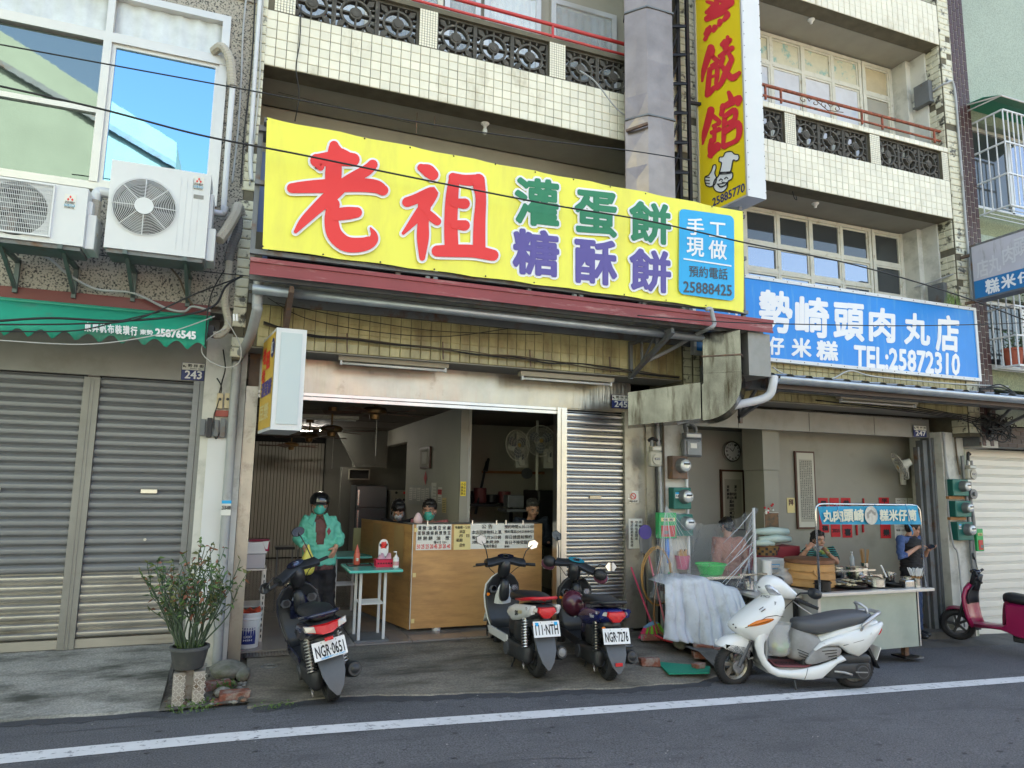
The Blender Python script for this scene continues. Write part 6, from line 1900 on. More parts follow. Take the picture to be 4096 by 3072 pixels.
# --- meters on the piers
def gas_meter(lab,x,z,y,m,w=.19,h=.24,digit=False):
 t=thing('gas_meter',lab,'meter',(x,y,z),group='gas meters on the piers')
 MB().box(x,x+w,y-.10,y-.01,z,z+h*.78).build('case',M_[m],t,bevel=.03)
 MB().box(x+.02,x+w-.02,y-.115,y-.02,z+h*.76,z+h).build('index_box',M_[m],t,bevel=.01)
 if digit:
  MB().cyl((x+w*.5,y-.118,z+h*.36),(x+w*.5,y-.10,z+h*.36),w*.36,n=22).build('dial',M_[m],t)
  MB().box(x+w*.3,x+w*.7,y-.124,y-.117,z+h*.33,z+h*.43).build('display',M_['ink'],t)
  text('00428',rq(x+w*.32,x+w*.68,y-.1245,z+h*.345,z+h*.415),M_['white_text'],t,.0,4)
 else:
  MB().box(x+w*.12,x+w*.88,y-.118,y-.10,z+.02,z+h*.66).build('cover',M_[m],t,bevel=.012)
  MB().box(x+w*.28,x+w*.62,y-.122,y-.118,z+h*.36,z+h*.56).build('label',M_['paper'],t)
 MB().box(x+.03,x+w-.04,y-.119,y-.115,z+h*.82,z+h*.94).build('index_window',M_['paper'],t)
 for k in(.25,.75):
  MB().cyl((x+w*k,y-.06,z+h),(x+w*k,y-.06,z+h+.07),.018,n=10).build('union',M_['meter_grey'],t)
 return t
gas_meter('cream gas meter on the stained steel cladding',4.575,1.99,7.42,'meter_cream',.17,.25,True)
gas_meter('large grey gas meter hanging under the exhaust duct',5.03,2.12,7.38,'meter_grey',.27,.30)
gas_meter('cream gas meter beside the cream shutter',9.93,1.93,7.38,'meter_cream',.18,.21,True)
def power_meter(lab,x0,x1,z0,z1,y,m):
 t=thing('electric_meter',lab,'meter',((x0+x1)/2,y,z0),group='electric meters on the piers')
 MB().box(x0,x1,y-.12,y,z0,z1).build('case',M_[m],t,bevel=.01)
 cx_,cz_,r=x0+(x1-x0)*.60,z0+(z1-z0)*.58,(z1-z0)*.30
 MB().tube([(cx_,y-.12,cz_),(cx_,y-.16,cz_),(cx_,y-.195,cz_)],[r*1.12,r*1.05,r*.95],22).build('meter_body',M_['meter_grey'],t,smooth='auto')
 MB().tube([(cx_,y-.195,cz_),(cx_,y-.215,cz_),(cx_,y-.225,cz_)],[r*.93,r*.85,r*.4],22).build('glass',M_['meter_glass'],t,smooth=True)
 MB().box(cx_-r*.5,cx_+r*.5,y-.229,y-.226,cz_+r*.1,cz_+r*.35).build('scale',M_['ink'],t)
 return t
power_meter('old rusty backed electric meter under the grey gas meter',4.87,5.09,1.85,2.13,7.42,'rust')
power_meter('green electric meter box above the plastic sheet',4.88,5.13,1.49,1.75,7.42,'meter_green')
power_meter('green electric meter box seen through the plastic sheet',4.90,5.15,1.17,1.43,7.42,'meter_green')
power_meter('topmost green electric meter box by the cream shutter',9.62,9.94,1.69,1.93,7.42,'meter_green')
power_meter('middle green electric meter box by the cream shutter',9.64,9.96,1.39,1.62,7.42,'meter_green')
power_meter('lowest green electric meter box by the cream shutter',9.65,9.97,1.06,1.32,7.42,'meter_green')
for(x,z,lab) in((4.90,1.62,'small blue and white sticker on the green meter box of the left pier'),(9.67,1.22,'small blue and white sticker on the lowest meter box')):
 tt=thing('sticker',lab,'sticker',(x,7.29,z))
 MB().box(x,x+.05,7.294,7.298,z,z+.07).build('paper',M_['paper'],tt)
 MB().box(x,x+.05,7.291,7.294,z+.05,z+.07).build('blue_top',M_['blue_box'],tt)
 text('3-8',rq(x+.005,x+.045,7.294,z+.015,z+.04),M_['ink'],tt,.03,4)
for z0_,z1_ in((1.645,1.685),(1.345,1.385)):
 tag(MB().box(9.60,9.92,7.36,7.41,z0_,z1_).build('wooden_board',mat('board_orange',(.36,.18,.07),.7)),'narrow wooden board %s the topmost green meter box'%('just under' if z0_>1.5 else 'one box lower than'),'board')
 # pipes on the piers
for k,(pts,r,m,lab) in enumerate((
([(4.70,7.36,2.48),(4.72,7.36,2.1),(4.74,7.36,1.2),(4.74,7.36,.1)],.022,'pvc_grey','grey pipe running down the edge of the stained cladding'),
([(4.66,7.36,2.2),(4.68,7.36,1.8),(4.69,7.36,.15)],.016,'iron_black','black pipe beside the grey one by the left pier'),
([(4.79,7.37,2.5),(4.795,7.37,1.8),(4.80,7.37,1.3)],.012,'cable_brown','brown cable bundle down the left pier'),
([(5.12,7.38,1.95),(5.13,7.38,1.2),(5.13,7.38,.1)],.020,'pvc','white pipe down the right edge of the left pier'),
([(4.58,7.38,2.30),(4.62,7.36,2.33),(4.66,7.36,2.32),(4.74,7.36,2.30)],.020,'iron_black','black pipe elbow above the cream gas meter'),
([(5.10,7.34,2.42),(5.10,7.36,2.52),(5.16,7.38,2.56),(5.24,7.36,2.50),(5.24,7.34,2.42)],.024,'meter_grey','bent pipe joining the top of the large grey gas meter'),
([(9.93,7.36,2.28),(9.94,7.36,2.0),(9.96,7.36,1.7),(9.98,7.36,.8),(9.98,7.36,-.2)],.024,'meter_grey','dark gas pipe down the side of the right pier'),
([(10.05,7.36,2.2),(10.06,7.36,2.32),(10.10,7.36,2.30)],.022,'iron_black','black gas pipe stub above the cream meter on the right'),
([(10.06,7.37,1.9),(10.05,7.37,1.6),(10.08,7.37,1.3),(10.04,7.37,.9),(10.03,7.37,-.2)],.026,'meter_grey','thick gas pipe with a regulator beside the cream shutter'),
([(9.62,7.40,2.62),(9.635,7.40,2.3),(9.64,7.39,2.0),(9.67,7.38,1.9)],.014,'pvc_grey','grey conduit curving to the topmost meter box'),
([(9.66,7.40,2.60),(9.64,7.40,2.5),(9.63,7.40,2.0),(9.62,7.40,1.4),(9.64,7.38,1.0),(9.72,7.38,.85),(9.74,7.38,.3),(9.75,7.38,-.15)],.012,'pvc_grey','thin grey conduit down the whole right pier'),
([(9.85,7.39,2.6),(9.86,7.39,2.3),(9.88,7.38,2.0)],.012,'cable_brown','brown cables dropping to the meters at the right pier'))):
 hose('wall_pipe',lab,'pipe',pts,r,M_[m])
t=thing('gas_regulator','round black gas regulator beside the cream shutter','regulator',(10.04,7.35,1.7))
MB().cyl((10.04,7.30,1.72),(10.04,7.36,1.72),.075,n=20).cyl((10.04,7.27,1.72),(10.04,7.30,1.72),.03,n=12).build('body',M_['meter_grey'],t,smooth='auto')
def letter_box(lab,x0,x1,y,z0,z1):
 t=thing('letter_box',lab,'letter box',((x0+x1)/2,y,z0),group='green and red letter boxes')
 MB().box(x0,x1,y-.09,y,z0,z1).build('case',M_['green_plastic'],t,bevel=.008)
 MB().box(x0+.025,x1-.025,y-.097,y-.09,z0+.02,z0+(z1-z0)*.50).build('door',mat('box_red',(.48,.04,.04),.4),t,bevel=.003)
 MB().box(x0+.025,x1-.025,y-.096,y-.09,z1-.10,z1-.06).build('name_strip',M_['paper_yellow'],t)
 text('信 箱',rq(x0+.05,x1-.05,y-.097,z1-.095,z1-.066),M_['ink'],t,.03,4)
 MB().box(x0+.06,x0+.12,y-.099,y-.097,z0+.05,z0+.09).build('latch',M_['grey_steel'],t)
letter_box('green letter box with a red door under the cream gas meter',4.64,4.88,7.34,1.15,1.45)
letter_box('green letter box with a red door on the cream shutter',10.04,10.18,7.40,.90,1.22)
notice('no smoking notice on the stainless cladding',((zb_(1073,95)),zb_(1137,167)),7.575,[('禁止吸菸',.1,.8,.9,.95,'ink')])
ns=W(*zb_(1106,128),7.565)
tag(MB().tube([(ns.x+.035*math.cos(a),ns.y,ns.z+.035*math.sin(a)) for a in[2*math.pi*i/20 for i in range(20)]],.004,5,closed=True).bar((ns.x-.024,ns.y,ns.z+.024),(ns.x+.024,ns.y,ns.z-.024),.006).build('no_smoking_mark',M_['red_text']),'red ring with a bar on the no smoking notice','mark')
notice('white handwritten vertical notice on the stainless cladding',(zb_(1076,263),zb_(1162,442)),7.570,[])
for k,(s_,x0) in enumerate((('請鄰居',1145),('勿將垃圾回收',1122),('放於此處有監視器',1095))):
 for i,ch in enumerate(s_):
  text(ch,[W(x,y,7.562) for x,y in(zb_(x0-6,276+i*(20 if k else 24)),zb_(x0+10,276+i*(20 if k else 24)),zb_(x0+10,292+i*(20 if k else 24)),zb_(x0-6,292+i*(20 if k else 24)))],M_['ink'],bpy.data.objects['paper_notice'] if False else[o for o in C.objects if o.get('label')=='white handwritten vertical notice on the stainless cladding'][0],.012,4)
  # --- inside the eatery
def ceiling_fan(lab,c,rot,r=.60):
 t=thing('ceiling_fan',lab,'fan',c,group='ceiling fans in the eatery')
 x,y,z=c
 brass=mat('brass',(.20,.12,.05),.35,.9)
 MB().cyl((x,y,z+.08),(x,y,CZ),.012,n=8).cyl((x,y,CZ-.05),(x,y,CZ),.06,n=14).build('rod',brass,t)
 MB().lathe([(.06,.08),(.13,.06),(.15,.03),(.14,.0),(.06,-.02),(.05,-.07),(.03,-.08)],22,TR(x,y,z)).build('motor',brass,t,smooth='auto')
 for k in range(5):
  a=rot+2*math.pi*k/5
  T=TR(x,y,z)@Euler((math.radians(10),0,a)).to_matrix().to_4x4()
  MB().rings([[(q,-w_,h),(q,w_,h)] for q,w_,h in((.16,.04,0),(.3,.058,0),(r,.065,0))][0:0] or[[(.16,-.035,0),(.16,.035,0),(.16,.035,.006),(.16,-.035,.006)],[(r,-.06,0),(r,.06,0),(r,.06,.006),(r,-.06,.006)]],M=T).build('blade',M_['wood_dark'],t)
 MB().cyl((x+.03,y,z-.08),(x+.03,y,z-.5),.002,n=4).build('pull_cord',M_['paint_frame'],t)
ceiling_fan('ceiling fan nearest the street, close to the lintel',(1.42,8.3,2.56),.3)
ceiling_fan('second ceiling fan from the street with a brass bowl',(1.08,9.6,2.42),.8)
ceiling_fan('third ceiling fan from the street',(.98,11.8,2.46),.1)
ceiling_fan('farthest ceiling fan low before the pleated partition',(.88,14.6,2.44),.55)
for k,(x0,x1,y) in enumerate(((.70,1.60,10.8),(.85,1.45,13.3))):
 t=thing('ceiling_lamp','lit fluorescent tubes on the eatery ceiling, %s'%('nearer pair' if k==0 else 'farther pair'),'lamp',((x0+x1)/2,y,2.70),group='ceiling lamps in the eatery')
 MB().box(x0,x1,y-.08,y+.08,CZ-.05,CZ-.005).build('housing',M_['paint_frame'],t)
 if k==1:
  for q in(-.05,.05):
   MB().tube([(x0+.03,y+q,CZ-.065),(x1-.03,y+q,CZ-.065)],.012,8).build('tube',M_['tube_lit'],t)
 else:
  MB().tube([(x0+.03,y,CZ-.065),(x1-.03,y,CZ-.065)],.012,8).build('tube',M_['tube_lamp'],t)
def wall_fan(lab,c,yaw,pitch,base,r=.19):
 """head centre c; base = wall bracket position"""
 t=thing('wall_fan',lab,'fan',base,group='wall fans')
 T=Matrix.Translation(c)@Euler((pitch,0,yaw)).to_matrix().to_4x4()
 mb=MB()
 for k in range(5):
  rr_=r*(.25+.75*k/4)
  mb.tube([(rr_*math.cos(a),-.05+.03*(rr_/r)**2,rr_*math.sin(a)) for a in[2*math.pi*i/24 for i in range(24)]],.0025,4,closed=True,M=T)
 for k in range(28):
  a=2*math.pi*k/28
  mb.tube([(.03*math.cos(a),-.052,.03*math.sin(a)),(r*.7*math.cos(a),-.045,r*.7*math.sin(a)),(r*math.cos(a),-.02,r*math.sin(a)),(r*.6*math.cos(a),.035,r*.6*math.sin(a))],.0014,3,M=T)
 mb.tube([(r*math.cos(a),-.02,r*math.sin(a)) for a in[2*math.pi*i/28 for i in range(28)]],.006,6,closed=True,M=T)
 mb.build('grille',M_['paint_frame'],t)
 for k in range(3):
  a=2*math.pi*k/3+.5
  MB().prism([(r*.46*math.cos(a)+r*.38*math.cos(q)*math.cos(a)-r*.30*math.sin(q)*math.sin(a),r*.46*math.sin(a)+r*.38*math.cos(q)*math.sin(a)+r*.30*math.sin(q)*math.cos(a)) for q in[2*math.pi*i/12 for i in range(12)]],-.015,-.010,T).build('blade',mat('fan_blade',(.16,.17,.18),.3),t)
 MB().tube([(0,-.055,0),(0,-.05,0)],.03,14,M=T).build('badge',mat('badge',(.45,.3,.1),.4),t)
 MB().tube([(0,.0,0),(0,.05,0),(0,.14,0)],[.05,.065,.05],16,M=T).build('motor',M_['paint_frame'],t,smooth='auto')
 p=T@Vector((0,.08,-.04))
 MB().tube([p,(p+Vector(base))/2+Vector((0,0,-.05)),Vector(base)+Vector((0,0,-.02))],.02,8).build('arm',M_['paint_frame'],t,smooth=True)
 b=Vector(base)
 MB().cbox((b.x,b.y,b.z-.10),(.07,.06,.24)).build('base_box',M_['paint_frame'],t,bevel=.01)
 MB().cbox((b.x,b.y-.031,b.z-.10),(.03,.004,.08)).build('switch_plate',M_['grey_steel'],t)
wall_fan('left wall fan of the pair in the kitchen',(3.62,9.3,2.30),.35,-.1,(3.80,9.55,2.25),.22)
wall_fan('right wall fan of the pair in the kitchen',(3.98,9.3,2.38),-.1,.0,(4.22,9.5,2.30),.22)
wall_fan('wall fan tilted down over the cart shop',(9.10,7.70,2.12),-2.15,.45,(9.45,7.98,2.06),.21)
pk=thing('kitchen_pier','pale pillar in the kitchen carrying the wall fans','pillar',(4.1,9.7,.09))
MB().box(3.72,3.9,9.58,9.62,2.0,2.5).box(4.14,4.30,9.53,9.62,2.0,2.5).build('mount_board',M_['inner_wall'],pk)
MB().cyl((4.06,9.6,.1),(4.06,9.6,2.7),.02).build('conduit',M_['paint_frame'],pk)
# kitchen shapes: shelf, pots, wooden bar with disc, dark stove hood
t=thing('wooden_bar','wooden bar with a round disc across the kitchen wall','bar',(4.0,10.9,1.9))
MB().box(3.65,5.0,10.9,10.94,1.93,1.97).build('bar',mat('bar_wood',(.28,.12,.04),.5),t)
MB().cyl((4.42,10.85,1.94),(4.42,10.9,1.94),.09,n=18).build('disc',M_['grey_steel'],t)
t=thing('kitchen_shelf','dark shelf of pots and jars behind the counter','shelf',(3.6,10.6,.1))
MB().box(2.95,4.0,10.2,10.7,1.42,1.46).build('shelf_top',M_['iron_black'],t)
for k in range(5):
 MB().lathe([(.09,0),(.1,.02),(.1,.12+.05*(k%3)),(.09,.13+.05*(k%3))],14,TR(3.05+k*.2,10.4,1.465)).build('pot',M_['iron_black'] if k%2 else mat('dull_red',(.14,.03,.03),.5),t)
for x in(3.0,3.9):
 MB().box(x,x+.04,10.25,10.3,.1,1.42).build('leg',M_['iron_black'],t)
t=thing('mop','dark mop leaning in the kitchen corner','mop',(3.55,10.3,1.4))
MB().cyl((3.35,10.3,1.3),(3.55,10.4,2.1),.02).cyl((3.52,10.38,1.95),(3.58,10.4,2.15),.04,.02).build('shaft',M_['iron_black'],t)
t=thing('toaster','grey steel box appliance on the kitchen shelf','appliance',(3.75,9.8,1.3))
MB().box(3.65,3.9,9.7,9.9,1.42,1.60).build('case',M_['meter_grey'],t,bevel=.01)
MB().box(3.6,4.2,9.6,10.0,1.36,1.40).build('shelf',M_['grey_steel'],t)
tag(MB().box(4.0,4.7,9.4,10.0,.9,1.68).build('stove_hood',M_['iron_black'],bevel=.02),'dark stove hood at the right end of the kitchen','hood')
# fridge and appliances beyond the side opening
FX=thing('refrigerator','grey two door refrigerator deep in the eatery','refrigerator',(2.08,12.6,.09))
MB().box(1.87,2.42,12.5,13.1,.1,1.70).build('case',M_['fridge'],FX,bevel=.01)
MB().box(1.88,2.41,12.46,12.5,1.32,1.69).build('door',M_['fridge'],FX,bevel=.008)
MB().box(1.88,2.41,12.46,12.5,.12,1.305).build('door',M_['fridge'],FX,bevel=.008)
MB().box(1.90,1.925,12.43,12.46,1.36,1.62).build('handle',M_['pan_steel'],FX)
MB().box(1.90,1.925,12.43,12.46,.9,1.27).build('handle',M_['pan_steel'],FX)
t=thing('cabinet','white cabinet with two rows of round knobs beside the refrigerator','cabinet',(2.62,12.4,.09))
MB().box(2.44,2.95,12.3,12.9,.1,1.62).build('case',M_['inner_wall_cream'],t)
for i in range(3):
 for j in range(2):
  MB().cyl((2.54+i*.14,12.28,1.58-j*.12),(2.54+i*.14,12.3,1.58-j*.12),.022,n=10).build('knob',M_['ink'] if(i,j)!=(1,0) else M_['red_text'],t)
tag(MB().lathe([(.15,0),(.16,.1),(.12,.14),(.02,.16)],20,TR(2.55,11.9,1.30)).build('steamer_lid',M_['pan_steel'],smooth='auto'),'shiny domed lid on the appliance behind the bowed woman','lid')
tag(MB().box(2.4,2.8,11.75,12.1,.1,1.30).build('cooker',M_['meter_grey'],bevel=.02),'grey cooker under the domed lid behind the counter','cooker')
t=thing('picture_frame','framed certificate on the inner side wall','picture',(2.58,10.4,1.95))
XS_=XW-.005
MB().box(XS_-.03,XS_,10.1,10.68,1.97,2.29).build('frame',M_['wood_dark'],t,bevel=.004)
MB().box(XS_-.034,XS_-.03,10.14,10.64,2.0,2.26).build('mount',M_['scroll_silk'],t)
MB().box(XS_-.038,XS_-.034,10.25,10.53,2.04,2.22).build('sheet',M_['paper'],t)
t=thing('red_diamond','narrow red diamond paper hanging under the framed certificate','decoration',(2.58,10.35,1.72))
MB().poly([(XS_-.004,10.40,1.72),(XS_-.004,10.30,1.83),(XS_-.004,10.40,1.94),(XS_-.004,10.50,1.83)]).build('paper',M_['couplet'],t)
t=thing('notice_board','white board of notes on the inner side wall','board',(2.58,10.8,1.4))
MB().box(XS_-.012,XS_,10.05,11.5,1.42,1.72).build('panel',mat('board_grey',(.35,.36,.33),.5),t)
for i in range(5):
 MB().box(XS_-.016,XS_-.013,10.12+i*.27,10.32+i*.27,1.48+.03*(i%2),1.68).build('note',M_['paper'],t)
 for j in range(6):
  MB().box(XS_-.018,XS_-.0165,10.14+i*.27,10.30+i*.27,1.50+.03*(i%2)+j*.028,1.505+.03*(i%2)+j*.028).build('note_line',M_['ink'],t)
for k,(y,z,h,m) in enumerate(((9.75,1.42,.34,'paper'),(9.45,1.48,.22,'paper'),(9.22,1.36,.2,'paper_yellow'))):
 tt=thing('paper_sheet',('tall printed calendar sheet beside the note board','sheet with a red band near the pillar edge','small yellow slip low near the pillar edge')[k],'paper',(XW,y,z))
 MB().box(XS_-.004,XS_-.001,y,y+(.28 if k==0 else .2),z,z+h).build('sheet',M_[m],tt)
 if k==1:MB().box(XS_-.006,XS_-.004,y,y+.2,z+.12,z+.19).build('red_band',M_['couplet'],tt)
 for j in range(7):
  MB().box(XS_-.006,XS_-.0045,y+.02,y+.17,z+.02+j*(h-.04)/7,z+.026+j*(h-.04)/7).build('text_line',M_['ink'],tt) if not(k==1 and 3<=j<=4) else None
t=thing('warning_sticker','small yellow sticker with two columns of characters on the pillar edge','sticker',(2.62,8.61,1.62))
MB().box(2.595,2.665,8.606,8.612,1.60,1.78).build('paper',M_['yellow_sign'],t)
text('小',rq(2.60,2.628,8.605,1.73,1.765),M_['ink'],t,.03,4); text('心',rq(2.635,2.66,8.605,1.73,1.765),M_['ink'],t,.03,4)
for j in range(3):
 text('禁止',rq(2.60,2.66,8.605,1.615+j*.038,1.645+j*.038),M_['ink'],t,.02,4)
tag(MB().box(1.50,1.75,10.05,10.08,.62,1.12).build('yellow_board',mat('pale_yellow',(.5,.46,.22),.7)),'pale yellow board standing behind the counter end','board')
t=thing('stool_stack','dark clutter of stacked stools by the pleated partition','stools',(.8,11.5,.1))
for k in range(3):
 x=.55+k*.3
 MB().box(x,x+.28,11.4,11.7,.72+.1*(k%2),.76+.1*(k%2)).build('seat',M_['iron_black'],t)
 for q in(.02,.24):
  MB().box(x+q,x+q+.02,11.42,11.44,.1,.72).build('leg',M_['grey_steel'],t)
tag(MB().rings([[(1.95+r*math.cos(a),8.15+r*math.sin(a)*.6,1.29+z) for a in[2*math.pi*i/12 for i in range(12)]] for z,r in((0,.05),(.05,.055),(.10,.03),(.12,.012))]).build('plastic_bag',mat('bag_pink',(.7,.5,.5),.4),smooth=True),'small white and pink bag on the counter corner','bag')
# --- the food cart
ZC=.62
CA=thing('food_cart','steel food cart with a pale green front panel and worktop','cart',(6.9,6.6,-.2))
MB().box(6.14,7.62,6.34,6.36,-.06,ZC-.05).build('front_panel',mat('cart_panel',(.42,.50,.46),.35,.5,var=.15,vs=2.5,dirt=(.5,.56,.5),ds=2,dthr=.6,dw=.15),CA)
MB().box(6.02,7.74,6.20,7.25,ZC-.035,ZC).build('worktop',M_['alu'],CA,bevel=.004)
MB().box(6.06,7.70,6.30,7.22,ZC,ZC+.006).build('hotplate',M_['iron_black'],CA)
MB().box(6.10,6.14,6.34,7.2,-.06,ZC-.05).box(7.60,7.64,6.34,7.2,-.06,ZC-.05).build('side_panel',M_['alu'],CA)
MB().box(5.52,6.08,6.55,7.25,ZC-.10,ZC-.07).build('side_worktop',M_['alu'],CA)
MB().box(5.58,6.0,6.62,6.64,-.10,ZC-.10).build('cupboard_door',mat('cupboard',(.48,.47,.42),.5,.2,var=.08,vs=4),CA)
MB().box(6.0,6.06,6.60,7.2,-.10,ZC-.10).build('side_panel',M_['iron_black'],CA)
for x in(6.2,7.5):
 MB().box(x,x+.06,6.45,6.51,-.19,-.06).build('leg',M_['rust'],CA)
 MB().box(x-.08,x+.14,6.38,6.58,-.205,-.185).build('foot_board',M_['iron_black'],CA)
MB().box(5.50,7.6,6.9,6.94,ZC+.12,ZC+.14).build('back_ledge',M_['pan_steel'],CA)
def px(p,Y):return W(*zg_(*p),Y)
a0,a1=px((612,1560),6.24),px((585,870),6.24)
AR=thing('sign_arch','bent steel tube arch carrying the blue cloth sign over the cart','frame',(6.7,6.3,ZC))
x0_,x1_=px((600,1200),6.24).x,px((1518,1200),6.24).x
ztop=px((900,815),6.24).z
pts=[(x0_,6.24,ZC),(x0_-.01,6.24,ztop-.10),(x0_,6.24,ztop-.03),(x0_+.04,6.24,ztop),(x0_+.12,6.24,ztop+.005),(x1_-.12,6.24,ztop),(x1_-.04,6.24,ztop-.01),(x1_,6.24,ztop-.05),(x1_+.01,6.24,ztop-.12),(x1_+.03,6.24,ZC)]
MB().tube(pts,.013,10).build('tube',M_['pan_steel'],AR,smooth=True)
CS=thing('cloth_sign','blue cloth sign with white characters and a round picture tied to the arch','sign',(6.7,6.2,1.4))
q_=[px(p,6.21) for p in((602,832),(1480,822),(1518,990),(640,990))]
MB().grid([[(q_[3]*(1-u)+q_[2]*u)*(1-v)+(q_[0]*(1-u)+q_[1]*u)*v+Vector((0,.008*math.sin(u*19+v*3),0)) for v in(0,.33,.66,1)] for u in fr(0,1,30)]).build('cloth',mat('cloth_blue',(.02,.30,.50),.6,var=.12,vs=9),CS,smooth=True)
cwh=mat('cream_text',(.66,.66,.52),.6)
for i,ch in enumerate('丸肉頭崎'):
 x=645+i*91
 text(ch,[px(p,6.195) for p in((x,868+i*-3),(x+82,865-i*3),(x+88,963),(x+6,966))],cwh,CS,.04,8)
for i,ch in enumerate('糕米仔筒'):
 x=1145+i*82
 text(ch,[px(p,6.195) for p in((x,862),(x+76,860),(x+80,955),(x+5,958))],cwh,CS,.04,8)
cc_=px((1073,910),6.19)
MB().poly([(cc_.x+.10*math.cos(a),6.19,cc_.z+.105*math.sin(a)) for a in[2*math.pi*i/28 for i in range(28)]]).build('round_picture',mat('round_pale',(.55,.53,.46),.6,var=.2,vs=30),CS)
MB().grid([[(cc_.x+q*math.cos(a)*.07,6.188,cc_.z+q*math.sin(a)*.06+.01*math.sin(a*5)) for q in(.5,1)] for a in[2*math.pi*i/16 for i in range(11)]]).build('picture_mark',mat('mark_grey',(.3,.28,.24),.6),CS)
for x in(785,1125,1395):
 p0,p1=px((x-20,812),6.18),px((x+35,985),6.18)
 MB().bar(p0,p1,.009,.003).build('tie',mat('tie_blue',(.05,.28,.55),.5),CS)
tag(MB().tube([px((1400,985),6.16),px((1420,1015),6.16),px((1440,1060),6.16),px((1435,1085),6.17)],[.006,.012,.010,.004],6).build('ribbon',mat('tie_blue',(.05,.28,.55),.5),smooth=True),'blue ribbon end hanging from the arch before the man','ribbon')
# steamer
SM=thing('bamboo_steamer','round bamboo steamer of four stacked tiers on the cart','steamer',(6.33,6.72,ZC))
ST=(6.38,6.74)
zz=ZC+.01
for k,h in enumerate((.085,.085,.085)):
 MB().lathe([(.275,0),(.28,.005),(.28,h-.022),(.272,h-.02),(.272,h-.008),(.28,h-.006),(.28,h),(.25,h)],36,TR(ST[0],ST[1],zz)).build('tier',M_['bamboo'],SM,smooth='auto')
 zz+=h+.002
MB().lathe([(.27,0),(.282,.004),(.282,.045),(.22,.055),(.01,.06)],36,TR(ST[0],ST[1],zz)).build('lid',M_['bamboo_dark'],SM,smooth='auto')
for k in range(2):
 MB().tube([(ST[0]-.16,ST[1]-.235,ZC+.19+.02*k),(ST[0]-.14,ST[1]-.25,ZC+.15),(ST[0]-.10,ST[1]-.262,ZC+.13)],.012,7).build('rope_handle',M_['bamboo'],SM,smooth=True)
def pot(lab,x,y,r,h,m='pan_steel',z=None,lid=False,name='cooking_pot',handle=True,grp='pots on the cart'):
 z=ZC+.007 if z is None else z
 t=thing(name,lab,'pot',(x,y,z),group=grp)
 MB().lathe([(r*.9,0),(r,.01),(r,h),(r*1.06,h+.003),(r*1.06,h+.008),(r*.97,h+.006),(r*.95,.02),(.001,.02)],28,TR(x,y,z)).build('body',M_[m],t,smooth='auto')
 if handle:
  for s in(1,-1):
   MB().tube([(x+s*r,y-.03,z+h*.8),(x+s*(r+.03),y-.02,z+h*.82),(x+s*(r+.03),y+.02,z+h*.82),(x+s*r,y+.03,z+h*.8)],.005,6).build('handle',M_[m],t)
 if lid:
  MB().lathe([(r*1.04,h+.008),(r*.6,h+.03),(.02,h+.035),(.02,h+.055),(.001,h+.056)],24,TR(x,y,z)).build('lid',M_[m],t,smooth='auto')
 return t
pot('blackened small pot under the left foot of the arch',6.18,6.34,.085,.10,'iron_black')
pot('shiny low steel pot in the middle of the cart edge',7.06,6.42,.105,.09)
pot('tall steel pot beside the shiny low pot',7.46,6.58,.065,.14)
pot('wide steel pot at the back of the cart',7.45,7.05,.13,.14)
pot('steel pot left of the wide one at the back of the cart',7.14,7.08,.08,.15)
pot('low steel pot with a lid behind the shiny pot',7.35,6.75,.12,.05,lid=True)
pot('small steel tin beside the chopstick holder',7.58,6.42,.07,.09)
for k,(x,y,r,lab) in enumerate(((6.72,6.52,.22,'wide black griddle at the front of the cart'),(7.05,6.75,.2,'second black griddle behind the shiny pot'),(7.35,6.42,.10,'small round griddle near the tall pot'))):
 t=thing('griddle',lab,'pan',(x,y,ZC),group='griddles on the cart')
 MB().lathe([(r*.9,0),(r,.02),(r,.03),(r*.94,.028),(r*.9,.015),(.001,.014)],32,TR(x,y,ZC+.008)).build('body',M_['iron_black'],t,smooth='auto')
 if k<2:
  for j in range(7):
   MB().ell((x+rnd.uniform(-.1,.1),y+rnd.uniform(-.1,.1),ZC+.035),(.035,.03,.014),10,6).build('meatball',mat('meatball',(.55,.47,.30),.35),t,smooth=True)
t=thing('steel_tray','steel tray with a ladle lying on the griddle','tray',(6.6,6.65,ZC+.05))
MB().box(6.5,6.66,6.6,6.75,ZC+.04,ZC+.06).build('tray_body',M_['pan_steel'],t,bevel=.006)
MB().tube([(6.58,6.62,ZC+.08),(6.70,6.5,ZC+.05)],.01,6).build('ladle',M_['pan_steel'],t)
for k in range(6):
 MB().cyl((6.60+.012*k,6.72,ZC+.05),(6.58+.018*k,6.74,ZC+.14),.003,n=5).build('bamboo_stick',M_['bamboo'],t)
def cup_of_sticks(lab,x,y,z,r,h,n,L,m,tipm=None,spread=.05,cm='pan_steel'):
 t=thing('stick_holder',lab,'holder',(x,y,z))
 MB().lathe([(r*.95,0),(r,h),(r*.9,h),(r*.85,.01)],20,TR(x,y,z)).build('cup',M_[cm],t,smooth='auto')
 for k in range(n):
  a=rnd.uniform(0,6.28); q=rnd.random()**.5
  p0=Vector((x+r*.5*q*math.cos(a),y+r*.5*q*math.sin(a),z+.02))
  p1=Vector((x+(r*.5+spread)*q*math.cos(a),y+(r*.5+spread)*q*math.sin(a),z+L*rnd.uniform(.92,1)))
  MB().cyl(p0,p1,.0035,n=5).build('chopstick',m,t)
  if tipm:MB().cyl(p0+(p1-p0)*.55,p1,.0065,n=5).build('paper_sleeve',tipm,t)
 return t
cup_of_sticks('steel cup full of paper sleeved chopsticks at the right end of the cart',7.60,6.32,ZC+.002,.05,.10,22,.22,M_['bamboo'],M_['white'],.075)
